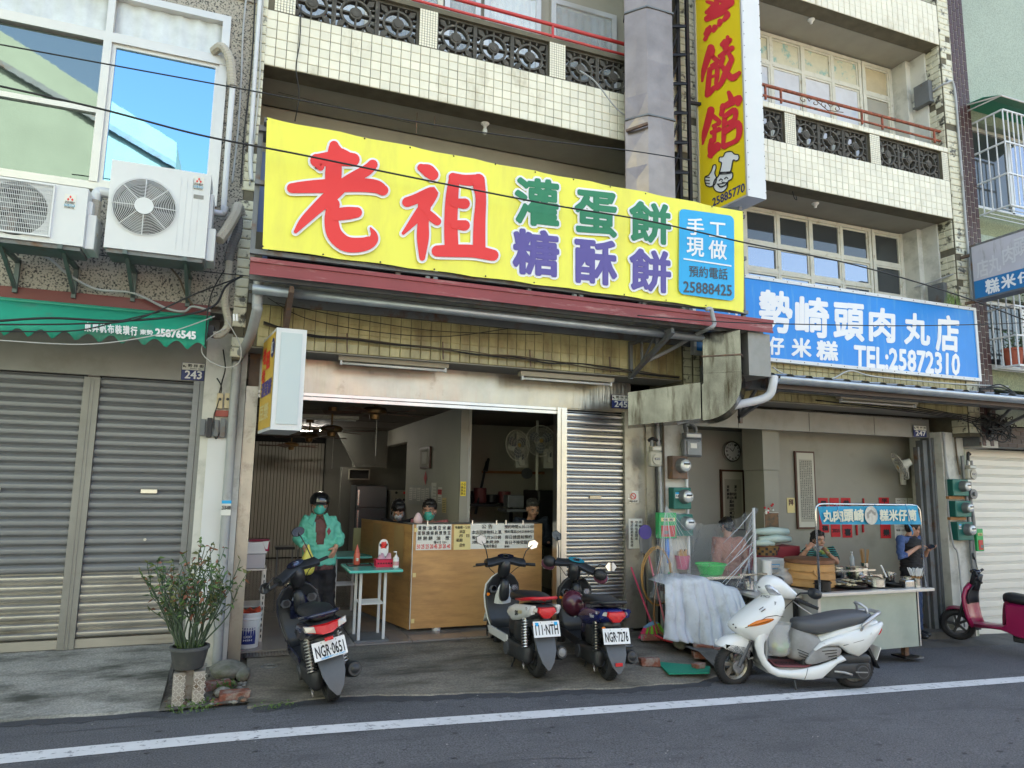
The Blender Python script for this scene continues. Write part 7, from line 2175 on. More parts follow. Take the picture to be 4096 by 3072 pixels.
cup_of_sticks('holder of long bamboo skewers at the back of the cart',7.80,7.25,ZC+.06,.05,.12,18,.30,M_['bamboo'],None,.04)
t=thing('condiment_tin','square steel tin with a white spoon at the right end of the cart','tin',(7.40,6.30,ZC))
MB().box(7.36,7.50,6.26,6.36,ZC+.002,ZC+.09).build('tin',M_['pan_steel'],t,bevel=.012)
MB().cyl((7.33,6.5,ZC+.10),(7.27,6.52,ZC+.24),.010,n=8).build('spoon',M_['white'],t)
t=thing('cup_stack','stack of white foam cups left of the bamboo steamer','cups',(5.95,6.95,ZC))
for k in range(9):
 MB().lathe([(.055,0),(.065,.04),(.068,.042),(.06,.04)],18,TR(5.93,6.95,ZC+.02+k*.028)).build('cup',M_['white'],t,smooth='auto')
t=thing('storage_box','white box with a blue label left of the steamer','box',(6.2,7.1,ZC))
MB().box(6.12,6.42,7.15,7.4,ZC,ZC+.27).build('box_body',M_['basin_white'],t,bevel=.008)
MB().box(6.16,6.30,7.146,7.149,ZC+.15,ZC+.21).build('label',M_['blue_box'],t)
MB().box(6.17,6.29,7.143,7.1455,ZC+.16,ZC+.20).build('label',M_['white'],t)
tag(MB().lathe([(.10,0),(.14,.04),(.12,.12),(.05,.16),(.10,.2)],16,TR(6.10,6.85,ZC+.01),caps=False).build('plastic_bag',mat('clear_film',(.85,.87,.9),.08,alpha=.32,spec=.9,bump=.8,bs=25),smooth=True),'clear plastic bag beside the stack of foam cups','bag')
t=thing('basket','checked wicker basket on the box behind the steamer','basket',(6.35,7.3,ZC+.3))
MB().lathe([(.12,0),(.16,.10),(.17,.11)],24,TR(6.35,7.45,ZC+.29),caps=False).build('basket_body',mat('wicker',(.28,.16,.06),.7),t)
mb=MB()
for i in range(20):
 for j in range(3):
  if(i+j)%2:
   a=2*math.pi*i/20
   r=.125+.014*j+.012
   mb.cbox((0,0,0),(.004,.03,.028),TR(6.35+(r+.004)*math.cos(a),7.45+(r+.004)*math.sin(a),ZC+.31+.033*j,0,0,a))
stuff(mb.build('weave',M_['ink'],t))
t=thing('bag_pile','pile of rolled pale plastic bags on a red box behind the woman','bags',(6.5,7.6,1.0))
MB().box(6.25,7.0,7.55,7.9,.70,1.0).build('box',mat('box_dark_red',(.25,.02,.03),.6),t)
for k,(x,z,L) in enumerate(((6.3,1.19,.55),(6.38,1.09,.5),(6.3,1.04,.3))):
 MB().tube([(x,7.6,z),(x+L*.5,7.58,z+.01),(x+L,7.6,z)],[.035,.055,.04],10).build('bag_roll',mat('bag_mint',(.50,.62,.58),.4),t,smooth=True)
for k,(x,y,lab) in enumerate(((7.95,7.6,'clear water bottle behind the skewer holder'),(7.12,7.45,'clear bottle behind the tall pots'))):
 t=thing('water_bottle',lab,'bottle',(x,y,ZC))
 MB().lathe([(.03,0),(.032,.01),(.032,.15),(.012,.19),(.012,.21)],14,TR(x,y,ZC+.06)).build('bottle_body',mat('bottle_clear',(.6,.65,.7),.08,alpha=.6,spec=.9),t,smooth='auto')
 MB().cyl((x,y,ZC+.27),(x,y,ZC+.29),.013).build('cap',M_['white'],t)
tag(MB().lathe([(.10,0),(.13,.09),(.14,.095)],22,TR(7.02,7.3,ZC+.04),caps=True).build('basin',mat('lime_plastic',(.03,.5,.08),.4),smooth='auto'),'bright green basin behind the bamboo steamer','basin')
tag(MB().box(6.6,8.1,7.25,7.7,ZC-.05,ZC+.02).build('back_table',M_['pan_steel']),'steel back table between the cart and the wall','table')
tag(MB().tube([(5.68,6.95,ZC+.02),(5.67,6.95,ZC+.22),(5.68,6.95,ZC+.34)],[.03,.05,.008],10,flat=.3).build('cleaver',mat('steel_blue',(.18,.22,.33),.3,.5),smooth=True),'upright dark blade left of the foam cups','blade')
pot('black wok at the left end of the cart',5.45,7.1,.14,.08,'iron_black',ZC-.02)
pot('steel basin on the side worktop',5.75,7.05,.12,.10,'pan_steel',ZC-.06)
# --- on the back wall of the cart shop
YW=8.045
def wallsheet(lab,p0,p1,m,lines=(),name='paper_sheet',cat='paper',grp=None,fr_=None):
 a,b=px(p0,YW),px(p1,YW)
 t=thing(name,lab,cat,((a.x+b.x)/2,YW,b.z),group=grp)
 MB().box(a.x,b.x,YW-.004,YW-.001,b.z,a.z).build('sheet',M_[m],t)
 for s_,u0,v0,u1,v1,col,bd in lines:
  text(s_,rq(a.x+(b.x-a.x)*u0,a.x+(b.x-a.x)*u1,YW-.005,a.z+(b.z-a.z)*v1,a.z+(b.z-a.z)*v0),M_[col],t,bd,5)
 return t
wallsheet('red couplet paper half hidden behind the left arch tube',(602,755),(700,1062),'couplet',[('龍',.25,.08,.8,.24,'ink',.05),('福',.25,.80,.85,.94,'ink',.05)],grp='red couplet papers on the wall')
wallsheet('wide red couplet paper reading 2025',(703,755),(800,1100),'couplet',[('吉',.2,.2,.8,.4,'ink',.05),('2025',.1,.80,.9,.88,'ink',.04)],grp='red couplet papers on the wall')
wallsheet('red couplet paper with large characters right of the 2025 sheet',(802,755),(905,1106),'couplet',[('恭',.2,.06,.85,.22,'ink',.05),('喜',.2,.78,.85,.95,'ink',.05)],grp='red couplet papers on the wall')
wallsheet('narrow red couplet paper near the wall fan',(1137,752),(1248,1112),'couplet',[('平',.25,.03,.8,.14,'ink',.05),('安',.25,.3,.8,.5,'ink',.05),('樂',.25,.78,.85,.94,'ink',.05)],grp='red couplet papers on the wall')
for k,(p0,p1,lab) in enumerate((((1285,757),(1390,812),'white printed sheet pinned right of the narrow couplet'),((1395,757),(1485,815),'white printed sheet pinned nearest the jamb'),((1275,985),(1400,1115),'white handwritten sheet behind the man'))):
 wallsheet(lab,p0,p1,'paper',[('一二三四五六',.1,.12,.8,.22,'ink',0),('每週一公休',.1,.36,.85,.5,'ink',.01),('六七八九',.1,.7,.7,.84,'ink',0)])
wallsheet('yellow picture print on the wall beside the tall scroll',(325,755),(398,888),'paper_yellow',[('拜',.2,.1,.8,.5,'wood_dark',.05)])
a,b=px((985,1040),YW),px((1150,1010),YW)
tag(MB().box(px((995,760),YW).x,px((1003,780),YW).x,YW-.02,YW,px((995,830),YW).z,px((995,760),YW).z).build('ornament',M_['couplet']),'tiny red ornament hanging on the wall above the blue sign','ornament')
for k,(x,y0_,y1_) in enumerate(((940,995,1085),(995,990,1060))):
 p0,p1=px((x-8,y0_),YW),px((x+8,y1_),YW)
 tag(MB().box(p0.x,p1.x,YW-.02,YW-.005,p1.z,p0.z).build('tassel',M_['couplet']),'red tassel hanging below the blue cloth sign, %s'%('nearer the couplets' if k==0 else 'nearer the man'),'tassel')
SCR=thing('hanging_scroll','tall framed scroll of small calligraphy beside the inner pier','scroll',(px((480,1020),YW).x,YW,px((480,1020),YW).z))
a,b=px((383,340),YW),px((585,1028),YW)
MB().box(a.x,b.x,YW-.03,YW-.002,b.z,a.z).build('frame',M_['wood_dark'],SCR)
MB().box(a.x+.025,b.x-.025,YW-.034,YW-.03,b.z+.025,a.z-.025).build('mount',M_['scroll_paper'],SCR)
MB().box(a.x+.06,b.x-.06,YW-.036,YW-.034,b.z+.10,a.z-.12).build('sheet',M_['scroll_silk'],SCR)
for i in range(7):
 x=a.x+.075+i*(b.x-a.x-.15)/6.2
 for j in range(34):
  z=a.z-.14-j*(a.z-b.z-.27)/34
  MB().box(x,x+.011,YW-.038,YW-.0365,z-.012,z).build('character',M_['ink'],SCR) if(i*7+j*3)%11 else None
SC2=thing('hanging_scroll','framed scroll with bold characters in the dark back room','scroll',(6.5,8.6,.9))
Y2=8.7
def pd(p,Y):return W(*zd_(*p),Y)
a,b=pd((905,630),Y2),pd((1180,1300),Y2)
block(D,'back_room_wall',M_['inner_wall'],5.1,7.6,Y2+.02,Y2+.1,ZF,2.6)
MB().box(a.x,b.x,Y2-.03,Y2+.0,b.z,a.z).build('frame',M_['wood_dark'],SC2)
MB().box(a.x+.03,b.x-.03,Y2-.034,Y2-.03,b.z+.02,a.z-.03).build('mount',M_['scroll_paper'],SC2)
MB().box(a.x+.06,b.x-.06,Y2-.037,Y2-.034,b.z+.05,a.z-.14).build('sheet',M_['scroll_silk'],SC2)
for s_,x,y,d in(('潭子祖傳',1082,805,40),('肉丸米糕好口味',1055,885,42),('歡迎鳳凰迎貴賓',1030,885,42),('東勢寨承',1000,805,40)):
 for i,ch in enumerate(s_):
  text(ch,[pd(p,Y2-.038) for p in((x-14,y+i*d),(x+14,y+i*d),(x+14,y+i*d+34),(x-14,y+i*d+34))],M_['ink'],SC2,.03,5)
CL=thing('wall_clock','round white wall clock in the dark back room','clock',pd((1025,430),Y2))
p=pd((1025,432),Y2)
MB().cyl((p.x,Y2-.05,p.z),(p.x,Y2,p.z),.155,n=32).build('case',M_['pan_steel'],CL,smooth='auto')
MB().cyl((p.x,Y2-.055,p.z),(p.x,Y2-.05,p.z),.135,n=32).build('face',M_['basin_white'],CL)
for k in range(12):
 a_=math.radians(90-30*(k+1))
 text(str(k+1),[Vector((p.x+.108*math.cos(a_)+dx*.016,Y2-.057,p.z+.108*math.sin(a_)+dz*.014)) for dx,dz in((-1,1),(1,1),(1,-1),(-1,-1))],M_['ink'],CL,.03,4,name='numeral')
MB().bar((p.x,Y2-.06,p.z),(p.x-.055,Y2-.06,p.z+.045),.01,.004).build('hour_hand',M_['ink'],CL)
MB().bar((p.x,Y2-.062,p.z),(p.x+.05,Y2-.062,p.z+.085),.007,.004).build('minute_hand',M_['ink'],CL)
CAl=thing('calendar','wall calendar with an autumn picture on the inner pier','calendar',(px((190,1150),7.74).x,7.74,px((190,1150),7.74).z))
a,b=px((120,885),7.735),px((258,1150),7.735)
MB().box(a.x,b.x,7.725,7.73,b.z,a.z).build('sheet',M_['paper'],CAl)
zmid=px((190,1018),7.735).z
MB().box(a.x+.004,b.x-.004,7.722,7.725,zmid,a.z-.004).build('picture',mat('autumn',(.16,.07,.02),.5,dirt=(.05,.04,.02),ds=14,dthr=.5,dw=.1),CAl)
text('2',rq(a.x+.02,a.x+.045,7.724,zmid-.045,zmid-.015),M_['ink'],CAl,.04,4)
for j in range(5):
 text(' '.join(str(x) for x in range(j*7+1,min(29,j*7+8))) if j<4 else '28',rq(a.x+.02,b.x-.02 if j<4 else a.x+.04,7.724,zmid-.10-j*.032,zmid-.08-j*.032),M_['ink'],CAl,.01,4)
t=thing('wall_switch','beige switch box on the dark wall left of the inner pier','switch',(6.4,8.6,1.5))
a,b=px((60,775),8.65),px((118,885),8.65)
MB().box(a.x,b.x,8.62,8.70,b.z,a.z).build('box',M_['meter_cream'],t)
t=thing('paper_flower','bunch of paper flowers above the wall calendar','flowers',(px((170,860),7.7)))
for k in range(14):
 q=px((130+rnd.random()*75,810+rnd.random()*90),7.70)
 MB().ell(q,(.018,.012,.016),7,5).build('petal',(M_['paper'],M_['couplet'],M_['scroll_silk'])[k%3],t)
 # --- mosaic house: window cages, awnings, flower pots
def cage(lab,x0,x1,y0,z0,z1,n,lean=.0):
 t=thing('window_cage',lab,'window bars',((x0+x1)/2,y0,z0),group='window cages on the mosaic house')
 mb=MB()
 for i in range(n+1):
  x=x0+(x1-x0)*i/n
  MB().tube([(x,y0,z0),(x,y0,z1)],.011,6).build('bar',M_['pvc'],t)
 for k in range(4):
  MB().tube([(x0,y0+(F+.1-y0)*k/4,z0),(x0,y0+(F+.1-y0)*k/4,z1)],.010,6).build('bar',M_['pvc'],t)
 for z in(z0,z0+(z1-z0)*.33,z0+(z1-z0)*.66,z1):
  MB().box(x0,x1,y0-.012,y0+.012,z-.012,z+.012).box(x0-.012,x0+.012,y0+.012,F+.1,z-.012,z+.012).build('rail',M_['pvc'],t)
 for k in range(5):
  y=y0+(F+.1-y0)*k/5
  MB().box(x0,x1,y,y+.012,z0-.02,z0-.008).build('floor_bar',M_['pvc'],t)
 return t
cage('large white window cage on the upper floor at the right edge',10.50,12.2,6.72,6.02,7.55,16)
cage('lower window cage holding flower pots at the right edge',10.50,12.2,6.80,3.60,4.95,13)
def small_awning(lab,x0,x1,z):
 t=thing('window_awning',lab,'awning',((x0+x1)/2,6.8,z),group='green awnings on the mosaic house')
 MB().grid([[(x,F+.1,z+.12),(x,6.9,z+.09),(x,6.62,z-.02)] for x in fr(x0,x1,4)]).build('sheet',M_['awning_green'],t,solid=.006)
 MB().tube([(x0,F+.1,z+.0),(x0,6.62,z-.03),(x1,6.62,z-.03)],.012,6).bar((x0,F+.1,z+.12),(x0,6.62,z-.03),.02).build('frame',M_['alu'],t)
small_awning('green sheet awning over the upper window cage',10.35,12.4,7.72)
small_awning('green sheet awning over the lower window cage',10.35,12.4,5.12)
for k,x in enumerate((10.66,10.98,11.3)):
 t=thing('flower_pot',('first','second','third')[k]+' terracotta pot from the brick pier in the lower window cage','flower pot',(x,6.98,3.62),group='terracotta pots in the window cage')
 MB().lathe([(.10,0),(.135,.22),(.15,.225),(.15,.26),(.13,.26)],20,TR(x,6.98,3.62)).build('pot',M_['terracotta'],t,smooth='auto')
 mb=MB()
 for q in range(50):
  T=Matrix.Translation((x+rnd.uniform(-.12,.12),6.98+rnd.uniform(-.1,.1),3.88+rnd.random()*.28))@Euler((rnd.uniform(-1,1),rnd.uniform(-1,1),rnd.uniform(0,6))).to_matrix().to_4x4()
  mb.add([(0,0,0),(.025,-.015,.01),(.08,0,0),(.025,.015,.01)],[(0,1,2,3)],T)
 stuff(mb.build('leaves',cols[3],t))
 MB().tube([(x,6.98,3.85),(x+.01,6.98,4.1)],.008,5).build('stem',M_['stem_green'],t)
t=thing('potted_shrub','dark leafy shrub high in the lower window cage','plant',(11.15,6.95,3.9))
mb=MB()
for q in range(160):
 T=Matrix.Translation((11.15+rnd.gauss(0,.13),6.93+rnd.gauss(0,.08),4.5+rnd.gauss(0,.16)))@Euler((rnd.uniform(-1,1),rnd.uniform(-1,1),rnd.uniform(0,6))).to_matrix().to_4x4()
 mb.add([(0,0,0),(.02,-.014,.01),(.055,0,0),(.02,.014,.01)],[(0,1,2,3)],T)
stuff(mb.build('leaves',cols[3],t))
MB().tube([(11.15,6.95,3.88),(11.14,6.95,4.5)],.01,5).build('stem',M_['stem_green'],t)
t=thing('wild_grass_tuft','tuft of long green grass sprouting behind the blue signboard corner','plant',(9.55,7.1,4.44))
mb=MB()
for q in range(34):
 x=9.62+rnd.gauss(0,.10)
 a_=rnd.uniform(-.8,.8)
 L=rnd.uniform(.12,.34)
 p0=Vector((x,7.12,4.42)); p1=p0+Vector((a_*L*.5,-.02,L*.8)); p2=p0+Vector((a_*L,-.05,L*(.95-.3*abs(a_))))
 mb.add([p0+Vector((-.006,0,0)),p0+Vector((.006,0,0)),p1+Vector((.006,0,0)),p1-Vector((.006,0,0)),p2],[(0,1,2,3),(3,2,4)])
stuff(mb.build('blades',mat('grass_pale',(.14,.22,.06),.6),t))
stuff(tag(MB().grid([[(x,6.40+.3*v+.02*math.sin(x*40),gz(x)+.012) for v in(0,1)] for x in fr(-.46,.14,3)]).build('moss',M_['moss']),'thin moss at the road edge below the stones','moss')) if False else None
WORLD=False
# ================================================================ scooters
def sring(x,z,hw,hh,pw=2.4,tilt=0,y=0,n=20):
 r=[]
 for i in range(n):
  a=2*math.pi*i/n
  c_,s_=math.cos(a),math.sin(a)
  yy=hw*math.copysign(abs(c_)**(2/pw),c_)
  zz=hh*math.copysign(abs(s_)**(2/pw),s_)
  r.append((x-zz*math.sin(tilt),y+yy,z+zz*math.cos(tilt)))
 return r
def loft(secs,M=None,n=20,mb=None):
 mb=mb or MB(M)
 return mb.rings([sring(*s[:4],*(s[4:5] or(2.4,)),*(s[5:6] or(0,)),*(s[6:7] or(0,)),n=n) for s in secs])
def pillow(mb,outline,y0,y1,b=.02,prof=((0,1),(.12,.35),(.35,0),(.65,0),(.88,.35),(1,1)),M=None):
 """a moulded panel: outline in (x, z), rounded over towards both faces"""
 n=len(outline)
 ar=sum(outline[i][0]*outline[(i+1)%n][1]-outline[(i+1)%n][0]*outline[i][1] for i in range(n))
 sg=1 if ar>0 else-1
 nr=[]
 for i in range(n):
  a,b_=Vector(outline[i-1]),Vector(outline[(i+1)%n])
  t=b_-a
  if t.length<1e-9:t=Vector((1,0))
  t.normalize()
  nr.append(Vector((t.y,-t.x))*sg)
 return mb.rings([[(outline[i][0]-nr[i].x*b*k,y0+(y1-y0)*t,outline[i][1]-nr[i].y*b*k) for i in range(n)] for t,k in prof],M=M)
def smooth_outline(pts,q=3):
 n=len(pts)
 o=[]
 for i in range(n):
  p0,p1,p2,p3=pts[i-1],pts[i],pts[(i+1)%n],pts[(i+2)%n]
  for j in range(q):
   t=j/q
   o.append(tuple(.5*((2*p1[c])+(-p0[c]+p2[c])*t+(2*p0[c]-5*p1[c]+4*p2[c]-p3[c])*t*t+(-p0[c]+3*p1[c]-3*p2[c]+p3[c])*t**3) for c in range(2)))
 return o
mat('sc_black',(.022,.024,.028),.38,spec=.5,coord='Object',var=.15,vs=9)
mat('sc_black_gloss',(.012,.014,.03),.18,coat=.6)
mat('sc_grey',(.085,.09,.10),.45,coord='Object',var=.15,vs=8)
mat('sc_lightgrey',(.30,.30,.30),.6,coord='Object',var=.2,vs=9)
mat('sc_white',(.76,.77,.76),.22,coat=.5,coord='Object',dirt=(.42,.40,.36),ds=9,dthr=.70,dw=.06)
mat('sc_blue',(.010,.018,.16),.2,.2,coat=.7)
mat('sc_navy',(.012,.016,.05),.22,.2,coat=.7)
mat('sc_magenta',(.30,.008,.07),.32,coat=.3,coord='Object',var=.1,vs=5)
mat('sc_magenta_dark',(.12,.006,.03),.4)
mat('sc_seat',(.018,.018,.02),.5,bump=.1,bs=90,coord='Object')
mat('sc_seat_grey',(.085,.09,.10),.5,bump=.08,bs=90,coord='Object')
mat('sc_redlens',(.62,.008,.012),.12,spec=.8,emit=0,bump=.4,bs=160,coord='Object')
mat('sc_clearlens',(.55,.50,.45),.08,.4,bump=.3,bs=120,coord='Object')
mat('sc_amber',(.70,.19,.01),.15,bump=.2,bs=120,coord='Object')
mat('sc_engine',(.045,.047,.05),.5,.3,coord='Object',var=.3,vs=12)
mat('sc_metal',(.45,.44,.42),.35,.9,coord='Object',var=.2,vs=20)
mat('sc_rim',(.10,.10,.10),.45,.5)
mat('sc_rim_steel',(.42,.39,.33),.4,.7,coord='Object',dirt=(.12,.09,.06),ds=12,dthr=.58,dw=.1)
mat('mirror',(.40,.43,.48),.02,1)
mat('chrome',(.75,.76,.8),.1,1)
mat('plate',(.78,.79,.80),.35)
mat('sc_red',(.55,.02,.03),.3)
mat('sc_mat',(.20,.06,.065),.85,coord='Object',var=.15,vs=10)
def wheel(t,x,r,w,M,rim,disc=False,name='wheel',spokes=5):
 T=TR(x,0,r,math.pi/2)
 mb=MB(M)
 k=[]
 for a in range(13):
  an=math.pi*a/12
  k.append((r-.055+.055*math.sin(an),-w/2*math.cos(an)*1.0))
 k=[(r-.075,-w/2*.8)]+k+[(r-.075,w/2*.8)]
 mb.rings([[(q[0]*math.cos(2*math.pi*a/36),q[0]*math.sin(2*math.pi*a/36),q[1]) for q in k] for a in range(36)],closed=True,caps=False,M=T)
 tyre=mb.build('wheel',M_['rubber'],t,smooth=True)
 mb=MB(M)
 for a in range(40):  # tread blocks
  for sd in(-1,1):
   an=2*math.pi*a/40+(.06 if sd>0 else 0)
   c_,s_=math.cos(an),math.sin(an)
   c2,s2=math.cos(an+.09),math.sin(an+.09)
   rr=r+.0015
   mb.add([(rr*c_,rr*s_,sd*.004),(rr*c2,rr*s2,sd*.004),((rr-.008)*math.cos(an+.16),(rr-.008)*math.sin(an+.16),sd*w*.36),((rr-.008)*math.cos(an+.08),(rr-.008)*math.sin(an+.08),sd*w*.36)],[(0,1,2,3)],T)
 mb.build('tread',M_['black'],tyre)
 mb=MB(M)
 rr=r-.068
 mb.rings([[(q[0]*math.cos(2*math.pi*a/28),q[0]*math.sin(2*math.pi*a/28),q[1]) for q in((rr,-w*.42),(rr+.008,-w*.40),(rr-.012,-w*.2),(rr-.012,w*.2),(rr+.008,w*.40),(rr,w*.42),(rr-.022,w*.2),(rr-.022,-w*.2))] for a in range(28)],closed=True,caps=False,M=T)
 for a in range(spokes):
  an=2*math.pi*a/spokes
  mb.bar(T@Vector((.02*math.cos(an),.02*math.sin(an),0)),T@Vector(((rr-.012)*math.cos(an+.12),(rr-.012)*math.sin(an+.12),0)),.026,.03)
 mb.cyl(T@Vector((0,0,-.05)),T@Vector((0,0,.05)),.035,n=16)
 mb.build('rim',rim,tyre,smooth='auto')
 if disc:
  MB(M).cyl(T@Vector((0,0,-.048)),T@Vector((0,0,-.052)),.085,n=24).build('brake_disc',M_['sc_metal'],tyre)
 return tyre
def coil(t,a,b,r,turns,mcoil,wire=.006,M=None,mbody=None):
 a,b=Vector(a),Vector(b)
 d=b-a
 n=turns*10
 u=d.normalized().orthogonal().normalized()
 v=d.normalized().cross(u)
 pts=[a+d*(i/n)+u*r*math.cos(2*math.pi*i/10)+v*r*math.sin(2*math.pi*i/10) for i in range(n+1)]
 o=MB(M).cyl(a-d*.25,b+d*.08,r*.5,n=10).build('shock_absorber',mbody or M_['sc_engine'],t,smooth='auto')
 MB(M).tube(pts,wire,5).build('spring',mcoil,o,smooth=True)
 return o
def mirror(t,M,base,head,rot,rx=.072,rz=.05,face=-1,hexa=True,col='sc_black',sky=False):
 """stalk and head of a rear-view mirror; the glass looks back (-x)"""
 b,h=Vector(base),Vector(head)
 o=MB(M).tube([b,b+(h-b)*.35+Vector((-.0,0,.05)),h],.006,7).build('mirror',M_['sc_black'],t,smooth=True)
 T=Matrix.Translation(h)@Euler(rot).to_matrix().to_4x4()
 n=6 if hexa else 18
 def rg(k,x):
  return[(x,rx*k*math.cos(2*math.pi*i/n+(.0 if hexa else 0)),rz*k*math.sin(2*math.pi*i/n)*(1.15 if hexa else 1)) for i in range(n)]
 MB(M).rings([rg(.96,-.004),rg(1,.0),rg(.95,.012),rg(.6,.024)],M=T).build('mirror_shell',M_[col],o,smooth='auto')
 MB(M).poly([T@Vector(p) for p in rg(.90,-.006)]).build('mirror_glass',M_['mirror'],o)
 return o
def plate(t,c,tiltx,txt,w=.275,h=.148,stick=True,yaw=0,mats=None):
 """number plate facing back (-x)"""
 T=TR(*c)@Euler((0,tiltx,yaw)).to_matrix().to_4x4()
 o=MB().box(-.003,.003,-w/2,w/2,-h/2,h/2,T).build('number_plate',M_['plate'],t,bevel=.002)
 Pq=[T@Vector(p) for p in((-.004,w/2*.86,h*.26),(-.004,-w/2*.86,h*.26),(-.004,-w/2*.86,-h*.34),(-.004,w/2*.86,-h*.34))]
 text(txt,Pq,M_['ink'],o,.02,6,nrm=T.to_3x3()@Vector((-1,0,0)),lift=.001)
 for sy in(-1,1):
  MB().cyl(T@Vector((-.006,sy*w*.22,h*.40)),T@Vector((-.003,sy*w*.22,h*.40)),.006,n=8).build('bolt',M_['sc_metal'],o)
 if stick=='blue':
  for sy in(1,-1):
   MB().box(-.005,-.0035,sy*w*.36-.018,sy*w*.36+.018,h*.20,h*.42,T).build('sticker',M_['blue_box'],o)
 if stick=='text':
  Pq=[T@Vector(p) for p in((-.004,w/2*.6,-h*.36),(-.004,-w/2*.85,-h*.36),(-.004,-w/2*.85,-h*.46),(-.004,w/2*.6,-h*.46))]
  text('迎福機車行 04-25877',Pq,M_['blue_box'],o,.02,4,nrm=T.to_3x3()@Vector((-1,0,0)),lift=.001)
 return o
def pedal_stand(t,x,side=1,wide=.11,splay=.12):
 for s in(1,-1):
  MB().tube([(x,s*wide*.6,.20),(x-.02,s*wide*1.0,.10),(x-.05,s*(wide+splay*.3),.02),(x-.085,s*(wide+splay*.35),.004)],.010,7).build('stand_leg',M_['sc_engine'],t,smooth=True)
def rear_scooter(name,lab,contact,az,lean,steer,sc,st):
 t=thing(name,lab,'scooter',contact,group='scooters parked in front of the shops',rot=(math.radians(-lean),0,math.pi/2-math.radians(az)))
 t.scale=(sc,sc,sc)
 k=st
 R_=.215
 wheel(t,0,R_,.115,None,M_['sc_rim'])
 # swing arm and belt case (left), hub
 e=loft([(-.09,.23,.035,.06,3,0,.10),(-.06,.23,.05,.09,3,0,.115),(.10,.22,.055,.085,3,0,.12),(.24,.22,.055,.075,3,0,.125),(.42,.21,.055,.085,3,0,.125),(.47,.21,.035,.06,3,0,.12)],n=16)
 e.build('belt_case',M_['sc_engine'],t,smooth=True)
 MB().cyl((.36,.17,.21),(.36,.195,.21),.065,n=20).build('case_cover',M_['sc_grey'],t,smooth='auto')
 MB().box(-.045,.06,.07,.11,.17,.27).box(-.03,.03,.11,.135,.20,.25).build('hub_bracket',M_['sc_metal'],t,bevel=.008)
 loft([(-.02,.42,.03,.06,3,0,.11),(.02,.43,.065,.10,3,0,.10),(.22,.42,.07,.11,3,0,.09),(.30,.38,.04,.08,3,0,.08)],n=16).build('air_box',M_['sc_engine'],t,smooth=True)
 MB().box(.1,.5,-.12,.1,.16,.36).build('engine',M_['sc_engine'],t,bevel=.03)
 MB().tube([(-.06,.155,.13),(-.03,.16,.17),(-.08,.165,.11)],.008,6).build('kick_lever',M_['sc_metal'],t,smooth=True)
 # exhaust on the right
 mb=MB().tube([(.30,-.10,.16),(.15,-.155,.15),(.02,-.165,.20),(-.02,-.165,.215)],.022,10)
 mb.build('exhaust_pipe',M_['sc_engine'],t,smooth=True)
 o=MB().tube([(.10,-.165,.20),(.06,-.17,.21),(-.17,-.185,.255),(-.20,-.187,.26)],[.05,.07,.068,.055],16).build('muffler',M_['sc_engine'],t,smooth='auto')
 MB().tube([(-.195,-.187,.26),(-.215,-.188,.263)],[.045,.02],14).build('muffler_end',M_['sc_lightgrey' if k.get('steelmuf') else 'sc_black'],o,smooth='auto')
 for s in((1,) if not k.get('two_shocks') else(1,-1)):
  coil(t,(-.05,s*.135,.30),(-.01,s*.125,.56),.036,10,k['shock'],.009,None,M_['sc_metal'])
  # rear mudguard with number plate
 mg=[(-.155,.44),(-.215,.37),(-.30,.21),(-.31,.16),(-.285,.155),(-.255,.21),(-.185,.33),(-.125,.40)]
 MB().rings([[(-.13+.0,y,.47),(-.12,y,.45)] for y in(0,)][0:0] or[[(-.12,-.10,.50),(-.10,-.10,.50),(-.10,.10,.50),(-.12,.10,.50)],[(-.20,-.105,.42),(-.18,-.105,.40),(-.18,.105,.40),(-.20,.105,.42)],
 [(-.265,-.095,.30),(-.245,-.095,.29),(-.245,.095,.29),(-.265,.095,.30)],[(-.30,-.06,.20),(-.285,-.06,.195),(-.285,.06,.195),(-.30,.06,.20)],[(-.315,-.012,.135),(-.305,-.012,.13),(-.305,.012,.13),(-.315,.012,.135)]]
 ).build('mudguard',M_['sc_grey'],t,smooth='auto')
 MB().box(-.315,-.30,-.035,.035,.205,.235).build('reflector',M_['sc_redlens'],t) if k.get('low_reflector') else None
 plate(t,(-.245,0,.50 if not k.get('plate_z') else k['plate_z']),math.radians(18),k['plate'],stick=k.get('stick',False))
 # inner fender hugging the tyre
 MB().grid([[((R_+.03)*math.cos(a),y,R_+(R_+.03)*math.sin(a)) for y in(-.07,-.04,.04,.07)] for a in[math.radians(35+i*12) for i in range(11)]]).build('inner_fender',M_['sc_black'],t,smooth=True,solid=.006)
 # tail body
 body=[(-.235,.675,.055,.028,3,-.2),(-.22,.67,.10,.05,3,-.2),(-.14,.65,.135,.075,3,-.1),(0,.62,.150,.095,3,0),(.18,.575,.155,.115,3,0),(.36,.50,.145,.14,3,0),(.47,.43,.12,.14,3,0),(.52,.40,.08,.12,3,0)]
 loft(body,n=24).build('tail_body',k['tail'],t,smooth=True,sub=1)
 for s in(1,-1):  # side panels, sharp lower edge
  ol=[(-.225,.72),(.02,.695),(.25,.665),(.40,.62),(.44,.56),(.40,.52),(.28,.49),(.14,.52),(.0,.565),(-.12,.60),(-.20,.63)]
  pillow(MB(),ol,s*.105,s*.168,.028,((0,.2),(.5,0),(.85,.5),(1,1.4))).build('side_panel',k['side'],t,smooth='auto')
 loft([(-.16,.555,.07,.045,2.6),(-.10,.54,.11,.06,2.6),(.1,.49,.13,.085,2.6),(.42,.37,.12,.10,2.6)],n=18).build('under_tail',M_['sc_black'],t,smooth=True)
